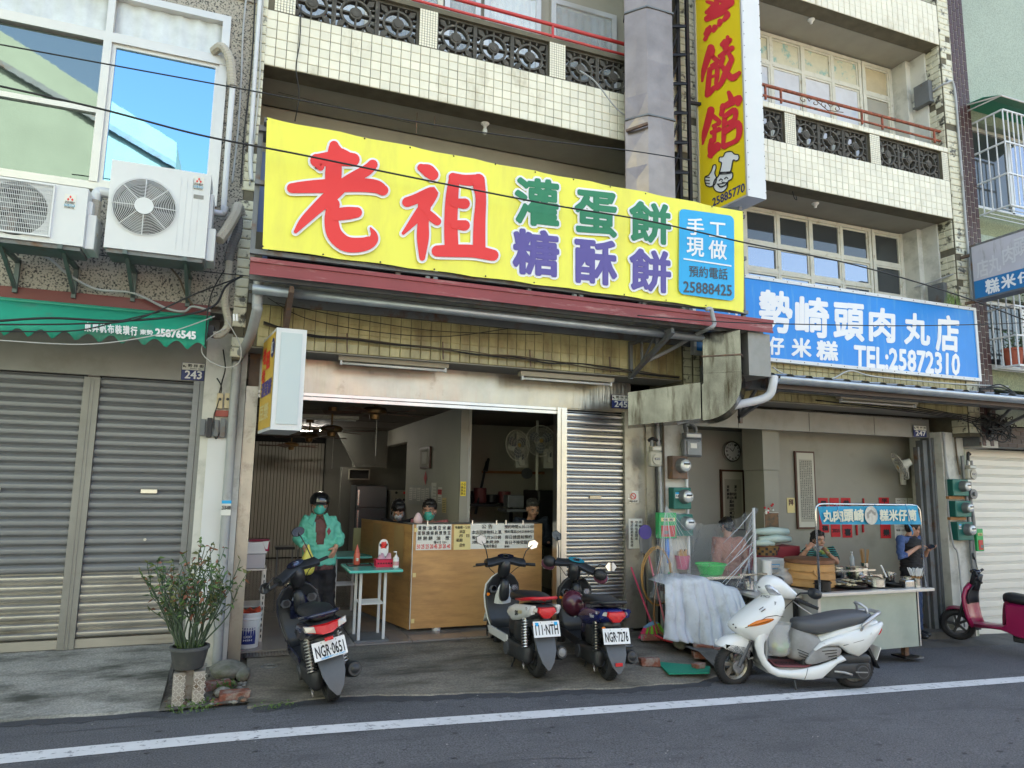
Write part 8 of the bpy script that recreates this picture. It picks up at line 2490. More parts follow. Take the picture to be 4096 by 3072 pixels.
 # tail light and indicators
 if k['light']=='wide':
  mb=MB().rings([[(-.235,.155,.665),(-.235,.04,.625),(-.235,-.04,.625),(-.235,-.155,.665),(-.225,-.165,.715),(-.225,0,.705),(-.225,.165,.715)],
  [(-.262,.085,.655),(-.275,.04,.632),(-.275,-.04,.632),(-.262,-.085,.655),(-.255,-.095,.705),(-.262,0,.695),(-.255,.095,.705)]])
  mb.build('tail_light',M_['sc_redlens'],t)
  for s in(1,-1):
   MB().rings([[(-.225,s*.175,.67),(-.255,s*.088,.652),(-.25,s*.098,.708),(-.205,s*.18,.722)],[(-.245,s*.165,.675),(-.268,s*.095,.658),(-.262,s*.10,.703),(-.225,s*.172,.715)]]).build('indicator',M_['sc_clearlens'],t)
   MB().ell((-.235,s*.14,.69),(.012,.018,.012),8,6).build('bulb',M_['sc_amber'],t)
  MB().box(-.285,-.262,-.035,.035,.575,.60).build('reflector',M_['sc_redlens'],t)
 else:
  ol=[(.085,.70),(.10,.66),(.03,.595),(-.03,.595),(-.10,.66),(-.085,.70)]
  MB().rings([[(-.22,y,z) for y,z in ol],[(-.262,y*.93,.655+(z-.655)*.9) for y,z in ol],[(-.272,y*.5,.66+(z-.655)*.5) for y,z in ol]]).build('tail_light',M_['sc_redlens'],t,smooth='auto')
  for s in(1,-1):
   MB().rings([[(-.21,s*.10,.70),(-.21,s*.105,.65),(-.12,s*.168,.66),(-.11,s*.17,.69)],[(-.25,s*.098,.695),(-.25,s*.105,.66),(-.15,s*.178,.668),(-.14,s*.178,.685)]]).build('indicator',M_['sc_clearlens'],t)
  if k.get('amber'):
   MB().ell((-.20,.115,.54),(.015,.02,.015),10,6).build('side_reflector',M_['sc_amber'],t)
   # grab rail
 ry=k.get('rail')
 if ry:
  MB().tube([(.20,.15,.72),(.0,.155,.745),(-.16,.135,.775),(-.235,.08,.785),(-.25,0,.787),(-.235,-.08,.785),(-.16,-.135,.775),(0,-.155,.745),(.20,-.15,.72)],[.010,.017,.017,.016,.016,.016,.017,.017,.01],10).build('grab_rail',ry,t,smooth=True)
  MB().bar((-.13,.0,.70),(-.2,.0,.78),.03,.02).build('rail_stay',ry,t)
  # seat
 loft([(-.19,.745,.07,.018,2.6),(-.15,.755,.115,.032,2.6),(.05,.765,.135,.045,2.6),(.22,.752,.135,.05,2.6),(.30,.735,.13,.045,2.6),(.48,.72,.11,.05,2.6),(.60,.70,.07,.05,2.6),(.635,.67,.03,.035,2.4)],n=20).build('seat',M_['sc_seat'],t,smooth=True,sub=1)
 # floor tunnel, floorboard
 loft([(.42,.40,.12,.18,3,.1),(.52,.42,.10,.16,3,.15),(.58,.38,.07,.12,3,.2)],n=16).build('battery_cover',M_['sc_black'],t,smooth=True)
 MB().box(.40,.93,-.155,.155,.255,.30).build('floorboard',M_['sc_black'],t,bevel=.015)
 for s in(1,-1):
  MB().prism([(.38,.25),(.95,.25),(1.0,.32),(.92,.33),(.40,.33)],s*.155,s*.172).build('floor_side',k['shield'],t)
  # leg shield
 def shield(off,scale_,m,nm):
  rr=[]
  for x,z,hw,hh,ti in((.90,.30,.150,.02,0),(.955,.40,.175,.02,.15),(.985,.52,.195,.02,.15),(.995,.64,.205,.02,.1),(.985,.76,.19,.02,.0),(.965,.84,.13,.02,-.2),(.955,.88,.07,.015,-.2)):
   ring=[]
   for i in range(15):
    u=-1+2*i/14
    ring.append((x+off+(.055 if off>0 else .02)*(1-u*u)*1.2,u*hw*scale_,z))
   rr.append(ring)
  return MB().grid(rr).build(nm,m,t,smooth=True,solid=.012)
 shield(0,1,M_['sc_black'],'leg_shield')
 shield(.03,1.04,k['shield'],'front_cover')
 loft([(1.0,.55,.10,.25,2.4,.3),(1.07,.50,.075,.2,2.4,.3),(1.13,.45,.04,.12,2.4,.3)],n=18).build('front_nose',k['shield'],t,smooth=True)
 for s in(1,-1):  # glove box lids
  MB().rings([[(.962,s*.125+y*q,.715+z*q*.8) for y,z in((.055,.0),(.03,.045),(-.03,.045),(-.055,0),(-.03,-.05),(.03,-.05))] for q in(1,1)][:1]+[[(.945,s*.125+y,.715+z*.8) for y,z in((.05,.0),(.028,.042),(-.028,.042),(-.05,0),(-.028,-.045),(.028,-.045))]]).build('glove_box',M_['sc_grey'],t)
  MB().cyl((.945,s*.122,.72),(.938,s*.122,.72),.030,n=16).build('lid_cap',M_['chrome'] if k.get('caps') else M_['sc_black'],t)
 loft([(.90,.70,.045,.10,3),(.935,.70,.055,.12,3),(.97,.70,.06,.13,3)],n=14).build('lock_panel',M_['sc_black'],t,smooth=True)
 if k.get('amber'):
  MB().cyl((.955,.188,.66),(.942,.19,.66),.017,n=12).build('shield_reflector',M_['sc_amber'],t)
  # steering head: everything below turns with the bars
 piv=Vector((1.02,0,.9))
 MS=Matrix.Translation(piv)@Matrix.Rotation(math.radians(steer),4,Vector((-.42,0,.91)))@Matrix.Translation(-piv)
 wheel(t,1.25,.205,.095,MS,M_['sc_rim'],True)
 for s in(1,-1):
  MB(MS).cyl((1.25,s*.075,.205),(1.14,s*.075,.48),.017,n=10).build('fork',M_['sc_engine'],t,smooth='auto')
 MB(MS).grid([[(1.25+.235*math.cos(a),y,.205+.235*math.sin(a)) for y in(-.065,-.045,0,.045,.065)] for a in[math.radians(15+i*14) for i in range(10)]]).build('front_fender',k['shield'],t,smooth=True,solid=.006)
 loft([(.90,.93,.055,.10,2.6,.35),(.95,.93,.075,.12,2.6,.35),(1.0,.94,.06,.10,2.6,.35)],MS,n=16).build('handlebar_stem',M_['sc_black'],t,smooth=True)
 mb=MB(MS)
 mb.rings([[(x,y,z) for x,z in((.87+q,.985-d),(.885+q,.955-d),(.96+q,.95-d),(1.02+q*.6,.975-d),(1.01+q*.6,1.02-d),(.95+q,1.045-d),(.89+q,1.02-d))] for y,q,d in((.225,-.02,.0),(.17,-.01,-.005),(.10,.0,-.02),(.04,.0,-.035),(-.04,.0,-.035),(-.10,0,-.02),(-.17,-.01,-.005),(-.225,-.02,.0))])
 mb.build('handlebar_cover',M_['sc_black'],t,smooth='auto')
 T=TR(.915,0,1.072,0,math.radians(-28))
 MB(MS).rings([[(x*.045,y*.095,h) for x,y in((math.cos(a),math.sin(a)) for a in[2*math.pi*i/20 for i in range(20)])] for h in(0,.006)],M=T).build('dashboard',M_['sc_black_gloss'] if not k.get('dashblue') else mat('dash_blue',(.02,.22,.32),.1,coat=.5),t)
 MB(MS).rings([[(x*q*.03,y*q*.04,h) for x,y in((math.cos(a),math.sin(a)) for a in[2*math.pi*i/16 for i in range(16)])] for h,q in((.007,1),(.009,1),(.009,.8),(.007,.8))],M=T).build('gauge_ring',M_['mirror'],t)
 for s in(1,-1):
  MB(MS).tube([(.925,s*.22,.985),(.905,s*.27,.985),(.89,s*.35,.98)],[.014,.0165,.0165],10).build('grip',M_['rubber'],t,smooth=True)
  MB(MS).tube([(.955,s*.22,.975),(.95,s*.28,.965),(.93,s*.37,.962)],.006,6).build('brake_lever',M_['sc_black'] if not k.get('chromelever') else M_['sc_metal'],t,smooth=True)
 for s in(1,-1):
  MB(MS).tube([(.93,s*.2,.97),(.99,s*.16,.93),(1.0,s*.08,.86)],.004,5).build('brake_cable',M_['black'],t,smooth=True)
 for s,(hd,rt_) in zip((1,-1),k['mirrors']):
  mirror(t,MS,(.92,s*.20,1.01),hd,rt_,hexa=not k.get('oval'))
 for s in(1,-1):
  MB().tube([(.40,s*.06,.19),(.34,s*.10,.10),(.30,s*.15,.035),(.26,s*.16,.012)],.010,7).build('stand_leg',M_['sc_engine'],t,smooth=True)
 MB().bar((.37,-.08,.14),(.37,.08,.14),.018).build('stand_bar',M_['sc_engine'],t)
 return t,MS
tA,MA=rear_scooter('scooter','navy black scooter leaning left beside the white bucket, wide clear and red tail light',(.81,6.13,-.012),-6,12,26,.95,
dict(plate='NGR·0651',side=M_['sc_navy'],tail=M_['sc_black'],shield=M_['sc_navy'],shock=M_['sc_metal'],light='wide',rail=M_['sc_navy'],two_shocks=True,stick='text',oval=True,chromelever=True,
mirrors=(((.86,.40,1.02),(0,.1,.35)),((1.0,-.20,1.33),(.2,-.15,-.2)))))
tB,MB2=rear_scooter('scooter','white and black scooter with a red grab rail and tall red tail light',(2.70,6.35,-.028),0,0,-2,.95,
dict(plate='111·NTH',side=M_['sc_white'],tail=M_['sc_black'],shield=M_['sc_white'],shock=M_['chrome'],light='tall',rail=M_['sc_red'],stick='blue',caps=True,amber=True,steelmuf=True,
mirrors=(((.93,.29,1.25),(.45,.05,.1)),((.93,-.33,1.20),(-.3,.05,-.2)))))
tC,MC=rear_scooter('scooter','dark blue scooter with dotted hand covers beside the steel shutter',(3.37,6.20,-.072),7,0,-30,.95,
dict(plate='NGR·7276',side=M_['sc_blue'],tail=M_['sc_blue'],shield=M_['sc_black'],shock=M_['sc_engine'],light='tall',rail=M_['sc_black'],caps=True,amber=True,dashblue=True,low_reflector=True,plate_z=.47,
mirrors=(((1.02,.30,1.28),(.4,-.1,-.2)),((.88,-.40,1.10),(-.2,.1,.3)))))
# hand covers, helmet hanging from the hook, maker's writing
dots=mat('dotted_cloth',(.16,.05,.09),.8)
for s in(1,-1):
 o=MB(MC).rings([sring(x,z,.065*q,.055*q,2.2,0,s*y,16) for x,z,y,q in((.86,.975,.30,.9),(.90,.985,.30,1.15),(.96,.98,.30,1.1),(1.0,.965,.30,.6))]).build('hand_cover',M_['sc_seat'],tC,smooth=True)
 MB(MC).rings([sring(x,z,.07*q,.058*q,2.2,0,s*y,16) for x,z,y,q in((.905,.955,.31,1.1),(.945,.95,.31,1.15),(.985,.945,.31,.9))]).build('dotted_band',dots,o,smooth=True)
 mb=MB(MC)
 for i in range(26):
  a=rnd.uniform(0,2*math.pi); x=rnd.uniform(.91,.97)
  p=Vector((x,s*.31+.082*math.cos(a),.95+.07*math.sin(a)))
  mb.ell(p,(.004,.004,.004),6,4)
 stuff(mb.build('dots',M_['white'],o))
def scside(t,txt,P,m,b=.02):
 text(txt,P,M_[m],t,b,6,nrm=Vector((0,1,0)),lift=.002)
scside(tC,'Vivo',[(.04,.171,.64),(-.08,.171,.66),(-.08,.171,.62),(.04,.171,.60)],'white_text',.03)
scside(tB,'SX',[(.16,.171,.615),(.08,.171,.625),(.08,.171,.585),(.16,.171,.57)],'ink',.04)
scside(tB,'110',[(.07,.171,.635),(-.02,.171,.645),(-.02,.171,.61),(.07,.171,.60)],'paper_yellow',.03)
HM=thing('helmet','maroon half helmet hanging inside the dark blue scooter','helmet',(3.36,6.92,.52))
HM['x']=0; del HM['x']
MB().rings([[(.125*math.sin(t_)*math.cos(a),.14*math.sin(t_)*math.sin(a),.12*math.cos(t_)) for a in[2*math.pi*i/20 for i in range(20)]] for t_ in[math.radians(4+i*13) for i in range(8)]]).build('shell',mat('maroon',(.09,.02,.035),.25,coat=.4),HM,smooth=True,solid=.008)
for p in((-.05,-.125,.03),(.03,-.13,.02),(.01,-.11,.07)):
 MB().ell(p,(.018,.006,.018),10,6).build('sticker',M_['white'],HM)
HM.rotation_euler=(math.radians(75),math.radians(-20),0)
# --- the white scooter standing side-on by the road line
fw_,rw_=Vector((4.640,5.969,-.17)),Vector((5.848,5.632,-.205))
dd=(fw_-rw_)
tW=thing('scooter','white scooter with grey seat and red floor mat, side-on by the road line','scooter',(rw_.x,rw_.y,-.205),group='scooters parked in front of the shops',
rot=(math.radians(0),-math.atan2(.03,1.25),math.atan2(dd.y,dd.x)))
K=dict
# here the camera sees the left side, local +y
def P_(n,pts,y0,y1,m,b=.02,prof=None,q=3,parent=None,M=None):
 ol=smooth_outline(pts,q)
 mb=MB(M)
 pillow(mb,ol,y0,y1,b,prof or((0,1),(.12,.35),(.35,0),(.65,0),(.88,.35),(1,1)))
 return mb.build(n,m,parent or tW,smooth='auto',ang=50)
stW=14
piv=Vector((.98,0,.85))
MSW=Matrix.Translation(piv)@Matrix.Rotation(math.radians(stW),4,Vector((-.40,0,.92)))@Matrix.Translation(-piv)
wheel(tW,0.03,.215,.10,None,M_['sc_rim_steel'])
wheel(tW,1.25,.21,.095,MSW,M_['sc_rim_steel'],spokes=6)
MB(MSW).cyl((1.25,.08,.21),(1.125,.075,.45),.022,n=12).build('fork',M_['sc_grey'],tW,smooth='auto')
MB(MSW).cyl((1.25,-.08,.21),(1.125,-.075,.45),.022,n=12).build('fork',M_['sc_grey'],tW,smooth='auto')
MB(MSW).cyl((1.25,.05,.21),(1.25,.075,.21),.06,n=18).build('drum_hub',M_['sc_metal'],tW,smooth='auto')
# front fender: beak over the wheel
fo=[(1.45,.40),(1.40,.455),(1.32,.49),(1.19,.50),(1.10,.47),(1.075,.38),(1.09,.27),(1.12,.26),(1.16,.33),(1.25,.36),(1.36,.375)]
P_('front_fender',fo,-.085,.085,M_['sc_white'],.05,M=MSW,prof=((0,1),(.08,.5),(.22,.12),(.5,0),(.78,.12),(.92,.5),(1,1)))
# front cover: a hull wide at the shield and narrowing to the nose
def ringpts(z,pts):  # half outline from nose to edge, mirrored
 return[(x,y,z) for x,y in pts]+[(x,-y,z) for x,y in reversed(pts)]
secs=[(.43,1.10,.06,1.04,.155,.985),(.50,1.235,.075,1.10,.175,.98),(.56,1.31,.075,1.15,.19,.955),(.60,1.305,.075,1.13,.195,.92),(.68,1.22,.08,1.05,.195,.86),(.76,1.115,.08,.97,.185,.80),(.84,1.0,.07,.90,.16,.79),(.90,.93,.05,.87,.12,.80),(.915,.90,.03,.86,.07,.82)]
rr=[]
for z,xn,yn,xm,ym,xe in secs:
 half=[(xn,.0),(xn-.004,yn*.5),(xn-.018,yn),((xn+xm)/2-.0,(yn+ym)/2+.012),(xm,ym*.97),((xm+xe)/2,ym),(xe,ym*.99),(xe-.008,ym*.9),(xe+.005,ym*.5)]
 full=[(x,y,z) for x,y in half]+[(x,-y,z) for x,y in reversed(half[1:])]
 rr.append(full)
MB().rings(rr).build('front_cover',M_['sc_white'],tW,smooth=True,sub=1)
# shield side sweeping down into the floor and up into the tail, one on each side
for s in(1,-1):
 def ribbon(nm,st,ya,yb,m,b=.012):
  rr=[]
  for(ix,iz),(ox,oz) in st:
   dx,dz=ix-ox,iz-oz
   L=math.hypot(dx,dz) or 1
   ux,uz=dx/L,dz/L
   k=min(b,L*.4)
   w_=s*(yb-ya)
   rr.append([(ox,s*ya,oz),(ox,s*ya+w_*.6,oz),(ox+ux*k,s*yb,oz+uz*k),((ox+ix)/2,s*yb+s*.006,(oz+iz)/2),(ix-ux*k,s*yb,iz-uz*k),(ix,s*ya+w_*.6,iz),(ix,s*ya,iz)])
  return MB().rings(rr).build(nm,m,tW,smooth=True)
 ribbon('side_panel',[((.93,.63),(1.02,.62)),((.985,.52),(1.09,.51)),((1.01,.44),(1.10,.42)),((1.012,.36),(1.075,.33)),((.985,.29),(1.03,.24)),((.93,.235),(.965,.172)),((.86,.205),(.88,.135)),((.74,.20),(.76,.125)),
 ((.64,.212),(.62,.112)),((.55,.232),(.52,.115)),((.46,.25),(.43,.13)),((.37,.28),(.36,.19)),((.29,.315),(.27,.265)),((.23,.35),(.18,.30))],.13,.178,M_['sc_white'])
 ribbon('tail_panel',[((.50,.40),(.505,.388)),((.44,.455),(.43,.41)),((.36,.495),(.35,.43)),((.26,.53),(.25,.435)),((.16,.56),(.16,.37)),((.06,.59),(.06,.335)),((-.02,.615),(-.02,.385)),((-.10,.64),(-.09,.465)),((-.17,.66),(-.15,.55)),((-.205,.675),(-.19,.635))],.12,.184,M_['sc_white'],.02)
 P_('vent_panel',[(.50,.395),(.42,.415),(.27,.425),(.225,.40),(.25,.345),(.37,.295),(.53,.255),(.59,.28)],s*.12,s*.168,M_['sc_lightgrey'],.012)
 for k in range(4):
  MB().bar((.43-.03*k,s*.170,.385-.025*k),(.28-.0*k,s*.170,.40-.025*k),.008,.006).build('vent_slot',M_['dark'],tW)
 P_('indicator',[(1.18,.605),(1.10,.655),(1.0,.683),(.925,.685),(.95,.655),(1.05,.62)],s*.16,s*.203,M_['sc_amber'],.010)
 P_('tail_light',[(-.125,.545),(-.165,.55),(-.195,.60),(-.185,.63),(-.15,.58)],s*.12,s*.178,M_['sc_redlens'],.008,q=2)
 MB().cyl((.03,s*.178,.595),(.03,s*.186,.595),.012,n=12).build('lock',M_['sc_metal'],tW)
 # tail core between the panels
loft([(-.20,.655,.10,.025,3),(-.17,.65,.14,.04,3),(0,.62,.16,.05,3),(.25,.54,.15,.06,3),(.42,.46,.12,.06,3)],n=18).build('tail_body',M_['sc_white'],tW,smooth=True)
loft([(.15,.40,.12,.10,3),(.35,.36,.14,.12,3),(.50,.40,.14,.15,3,.1),(.60,.43,.125,.17,3,.1),(.665,.42,.09,.15,3,.1),(.69,.40,.05,.12,3,.1)],n=20).build('under_seat',M_['sc_lightgrey'],tW,smooth=True,sub=1)
for k in range(3):
 MB().bar((.66-.012*k,.128-.004*k,.39-.03*k),(.56-.02*k,.152,.355-.03*k),.006,.006).build('rib',M_['dark'],tW)
MB().box(.50,.98,-.15,.15,.165,.222).build('floorboard',M_['sc_lightgrey'],tW,bevel=.01)
MB().grid([[(x,y,.232+(.10*((x-.86)/.12)**2 if x>.86 else 0)+(.08*((.6-x)/.1)**2 if x<.60 else 0)) for y in fr(-.15,.165,6)] for x in fr(.54,.95,12)]).build('floor_mat',M_['sc_mat'],tW,smooth=True,solid=.006)
text('KYMCO',[(.86,.02,.242),(.60,.02,.242),(.60,.10,.242),(.86,.10,.242)],M_['ink'],tW,.03,5,nrm=Vector((0,0,1)),lift=.003)
# leg side of the shield
MB().grid([[(.985-.0*z-.10*max(0,(z-.45))/.4+.02*(1-(y/.17)**2),y,z) for y in fr(-.165,.165,10)] for z in fr(.22,.84,10)]).build('leg_shield',M_['sc_lightgrey'],tW,smooth=True,solid=.01)
# seat
loft([(-.135,.70,.09,.04,2.5,.5),(-.11,.685,.13,.075,2.6,.45),(.0,.68,.155,.085,2.8,.3),(.15,.665,.165,.085,2.8,.15),(.30,.63,.165,.09,2.8,.1),(.42,.60,.155,.08,2.8,.0),(.54,.60,.14,.075,2.8,-.05),(.61,.60,.11,.065,2.6,-.1),(.65,.60,.06,.045,2.4,-.1)],n=24).build('seat',M_['sc_seat_grey'],tW,smooth=True,sub=1)
# rails at the back
silver=mat('sc_silver',(.50,.51,.54),.3,.5,coord='Object',var=.1,vs=8)
MB().tube([(.01,.17,.60),(.02,.185,.635),(-.05,.18,.685),(-.16,.13,.735),(-.235,.07,.745),(-.25,0,.745),(-.235,-.07,.745),(-.16,-.13,.735),(-.05,-.18,.685),(.02,-.185,.635)],[.010,.016,.018,.018,.018,.018,.018,.018,.018,.016],10).build('grab_rail',silver,tW,smooth=True)
MB().tube([(-.10,.10,.70),(-.09,.08,.79),(-.05,.05,.822),(-.03,0,.828),(-.05,-.05,.822),(-.09,-.08,.79),(-.10,-.10,.70)],.013,8).build('rail_arch',silver,tW,smooth=True)
# rear mudguard and plate edge
P_('mudguard',[(-.07,.46),(-.10,.47),(-.15,.36),(-.205,.26),(-.225,.22),(-.205,.205),(-.17,.25),(-.11,.33),(-.07,.40)],-.09,.09,M_['sc_black'],.015)
plate(tW,(-.185,0,.36),math.radians(-22),'AYP-512',w=.24,h=.13)
# engine, belt case, exhaust side hidden
loft([(-.08,.22,.03,.05,3,0,.11),(-.04,.22,.05,.09,3,0,.12),(.12,.21,.05,.08,3,0,.125),(.30,.20,.05,.075,3,0,.125),(.40,.19,.03,.06,3,0,.12)],n=16).build('belt_case',M_['sc_engine'],tW,smooth=True)
for r_,w_,m in((.075,.012,'sc_engine'),(.06,.018,'sc_grey'),(.05,.022,'sc_engine')):
 MB().cyl((.02,.15,.20),(.02,.165+w_,.20),r_,n=22).build('case_cover',M_[m],tW,smooth='auto')
MB().box(-.02,.10,.18,.195,.195,.205).build('case_rib',M_['sc_lightgrey'],tW)
loft([(-.08,.31,.03,.03,3,0,.12),(-.04,.315,.05,.05,3,0,.12),(.16,.31,.05,.055,3,0,.12),(.26,.30,.03,.03,3,0,.12)],n=14).build('air_box',M_['sc_engine'],tW,smooth=True)
MB().box(.15,.6,-.11,.11,.12,.30).build('engine',M_['sc_engine'],tW,bevel=.03)
MB().tube([(.31,.17,.20),(.22,.185,.195),(.14,.19,.175)],.012,8).build('kick_lever',M_['sc_metal'],tW,smooth=True)
MB().tube([(.30,-.1,.16),(.1,-.16,.17),(-.15,-.17,.22)],[.02,.06,.05],12).build('muffler',M_['sc_engine'],tW,smooth=True)
MB().tube([(.71,.13,.15),(.705,.16,.07),(.70,.17,.015),(.67,.19,.008)],.011,8).build('side_stand',M_['sc_engine'],tW,smooth=True)
# cowl with headlight, turned a little with the bars
cow=[(.96,.99),(.935,1.05),(.86,1.075),(.76,1.01),(.64,.93),(.595,.88),(.62,.845),(.70,.83),(.80,.845),(.88,.865),(.94,.92)]
rr=[]
for x,z,hw,hh,ti in((.975,.985,.04,.045,.6),(.955,.985,.085,.075,.55),(.90,.98,.12,.105,.45),(.83,.965,.135,.11,.35),(.76,.935,.14,.095,.3),(.69,.905,.15,.07,.3),(.63,.885,.15,.045,.3),(.60,.875,.10,.02,.3)):
 rr.append(sring(x,z,hw,hh,2.5,ti,0,24))
MB(MSW).rings(rr).build('handlebar_cowl',M_['sc_white'],tW,smooth=True,sub=1)
hg=mat('headlight_glass',(.60,.62,.66),.06,.6,bump=.5,bs=50,coord='Object')
for q in(1,-1):
 P_('headlight',[(.972,.975),(.93,1.0),(.85,.955),(.80,.905),(.825,.872),(.885,.88),(.945,.918)],q*.03,q*.142,hg,.02,((0,.1),(.5,0),(.8,.5),(1,1.6)),M=MSW)
 MB(MSW).ell((.89,q*.128,.935),(.03,.008,.022),12,8).build('bulb',M_['chrome'],tW,smooth=True)
MB(MSW).tube([(.975,.03,.955),(.985,0,.95),(.975,-.03,.955)],.012,8).build('cowl_trim',M_['sc_grey'],tW,smooth=True)
for q in(1,-1):
 MB().tube([(1.20,q*.155,.585),(1.10,q*.188,.635),(1.0,q*.2,.70),(.90,q*.192,.715),(.82,q*.178,.70)],.003,5).build('panel_gap',M_['dark'],tW,smooth=True)
 MB().tube([(.62,q*.183,.125),(.60,q*.184,.17),(.585,q*.18,.225)],.0025,5).build('panel_gap',M_['dark'],tW,smooth=True)
 MB().tube([(-.17,q*.172,.575),(.02,q*.188,.50),(.22,q*.187,.445)],.0025,5).build('panel_gap',M_['dark'],tW,smooth=True)
 for k in range(2):
  MB().bar((1.02-.02*k,q*.172,.79-.018*k),(1.06-.02*k,q*.165,.76-.018*k),.006,.006).build('vent_slot',M_['dark'],tW)
 MB().tube([(.70,q*.15,.86),(.74,q*.10,.80),(.80,q*.06,.70)],.004,5).build('brake_cable',M_['black'],tW,smooth=True)
MB(MSW).box(.60,.64,-.26,.26,.845,.87).build('handlebar',M_['sc_black'],tW,bevel=.01)
for s in(1,-1):
 MB(MSW).tube([(.665,s*.14,.865),(.63,s*.22,.85),(.56,s*.34,.825)],[.018,.018,.017],10).build('grip',M_['rubber'],tW,smooth=True)
 MB(MSW).tube([(.70,s*.15,.85),(.67,s*.22,.81),(.60,s*.30,.755)],.006,6).build('brake_lever',M_['sc_metal'],tW,smooth=True)
 o=MB(MSW).tube([(.68,s*.17,.90),(.66,s*.20,.94),(.60,s*.24,.95)],.008,7).build('mirror',M_['sc_black'],tW,smooth=True)
 MB(MSW).rings([sring(x,.95,w_,h_,2.5,0,s*.27,18) for x,w_,h_ in((.585,.055,.035),(.565,.075,.05),(.53,.075,.048),(.515,.065,.04),(.512,.05,.03))]).build('mirror_shell',M_['sc_black'],o,smooth=True)
text('KYMCO',[(.985,.06,.885),(.925,.125,.885),(.935,.13,.865),(.995,.065,.865)],M_['ink'],tW,.02,5,nrm=Vector((.6,.6,.3)),lift=.012)
for p in((1.283,.07,.60),(1.268,.095,.575)):
 MB().ell(p,(.008,.008,.008),8,6).build('screw',M_['dark'],tW)
 # clear bag of vegetables hanging in the foot space
bag=thing('plastic_bag','clear plastic bag of vegetables hanging in the white scooter foot space','bag',(5.07,5.80,.12))
mb=MB()
rr=[]
for z,r in((0,.06),(.03,.11),(.12,.125),(.22,.10),(.27,.13),(.31,.14)):
 rr.append([(r*(1+.10*math.sin(5*a+z*30))*math.cos(a),r*.7*(1+.1*math.sin(4*a))*math.sin(a),z) for a in[2*math.pi*i/22 for i in range(22)]])
mb.rings(rr,caps=False).build('film',mat('clear_film',(.85,.87,.9),.08,alpha=.32,spec=.9,bump=.8,bs=25),bag,smooth=True)
for i in range(9):
 MB().ell((rnd.uniform(-.06,.06),rnd.uniform(-.04,.04),rnd.uniform(.03,.13)),(.04,.03,.035),8,6).build('vegetable',mat('veg%d'%(i%3),((.45,.5,.12),(.25,.42,.2),(.6,.6,.5))[i%3],.6),bag,smooth=True)
 # --- magenta scooter at the right edge
md=Vector((9.02,6.72,-.27)); mf=Vector((8.12+.35,6.62,-.25))
fM=Vector((9.38,7.20,-.27))  # front contact
tM=thing('scooter','magenta electric scooter cut by the right edge, before the cream shutter','scooter',(9.66,6.04,-.28),group='scooters parked in front of the shops',rot=(0,0,math.atan2(fM.y-6.04,fM.x-9.66)))
def Q_(n,pts,y0,y1,m,b=.02,prof=None,q=3,M=None):
 mb=MB(M)
 pillow(mb,smooth_outline(pts,q),y0,y1,b,prof or((0,1),(.12,.35),(.35,0),(.65,0),(.88,.35),(1,1)))
 return mb.build(n,m,tM,smooth='auto',ang=50)
piv=Vector((1.0,0,.8))
MSM=Matrix.Translation(piv)@Matrix.Rotation(math.radians(22),4,Vector((-.40,0,.92)))@Matrix.Translation(-piv)
wheel(tM,0,.215,.11,None,M_['sc_rim'])
wheel(tM,1.20,.215,.11,MSM,M_['sc_rim'])
for s in(1,-1):
 MB(MSM).cyl((1.20,s*.08,.215),(1.08,s*.06,.60),.02,n=10).build('fork',M_['sc_engine'],tM,smooth='auto')
rr=[]
for x,z,hw in((.93,.24,.165),(.975,.36,.185),(1.0,.5,.195),(1.01,.62,.19),(.99,.72,.16),(.95,.79,.09)):
 rr.append([(x+.05*(1-u*u),u*hw,z) for u in fr(-1,1,12)])
MB().grid(rr).build('leg_shield',M_['sc_magenta'],tM,smooth=True,solid=.05)
MB().grid([[(x-.028+.03*(1-(u*1.0)**2),u*hw,z) for u in fr(-1,1,8)] for x,z,hw in((1.0,.53,.16),(1.0,.62,.16),(.98,.70,.14),(.95,.78,.08))]).build('shield_inset',M_['sc_black'],tM,smooth=True,solid=.012)
MB(MSM).grid([[(1.20+.235*math.cos(a),y,.215+.235*math.sin(a)) for y in(-.07,-.05,0,.05,.07)] for a in[math.radians(60+i*12) for i in range(8)]]).build('front_fender',M_['sc_magenta'],tM,smooth=True,solid=.006)
loft([(.87,.80,.05,.12,2.6,.3),(.93,.82,.07,.13,2.6,.3),(.99,.84,.05,.10,2.6,.3)],MSM,n=16).build('stem',M_['sc_black'],tM,smooth=True)
MB(MSM).ell((.92,0,.955),(.07,.06,.035),16,8).build('dashboard',M_['sc_black_gloss'],tM,smooth=True)
MB(MSM).tube([(.86,.33,.90),(.90,.2,.90),(.93,.08,.88),(.94,0,.87),(.93,-.08,.88),(.90,-.2,.90),(.86,-.33,.90)],.011,8).build('handlebar',M_['sc_black'],tM,smooth=True)
for s in(1,-1):
 MB(MSM).tube([(.885,s*.23,.90),(.85,s*.36,.90)],.017,10).build('grip',M_['rubber'],tM,smooth=True)
 MB(MSM).cbox((.90,s*.19,.905),(.05,.05,.04)).build('switch_box',M_['sc_black'],tM,bevel=.006)
 MB(MSM).tube([(.92,s*.2,.885),(.91,s*.36,.87)],.006,6).build('brake_lever',M_['sc_black'],tM,smooth=True)
mirror(tM,MSM,(.90,-.19,.92),(.93,-.27,1.10),(.1,.1,.1),.055,.05,hexa=False)
mirror(tM,MSM,(.90,.19,.92),(.90,.40,1.02),(.1,.1,.4),.065,.045,hexa=False)
Q_('side_body',[(.62,.24),(.96,.22),(.98,.28),(.60,.32),(.56,.42),(.54,.60),(.30,.61),(-.1,.62),(-.25,.56),(-.2,.40),(-.02,.33),(.2,.2),(.4,.17)],-.165,.165,M_['sc_magenta'],.03)
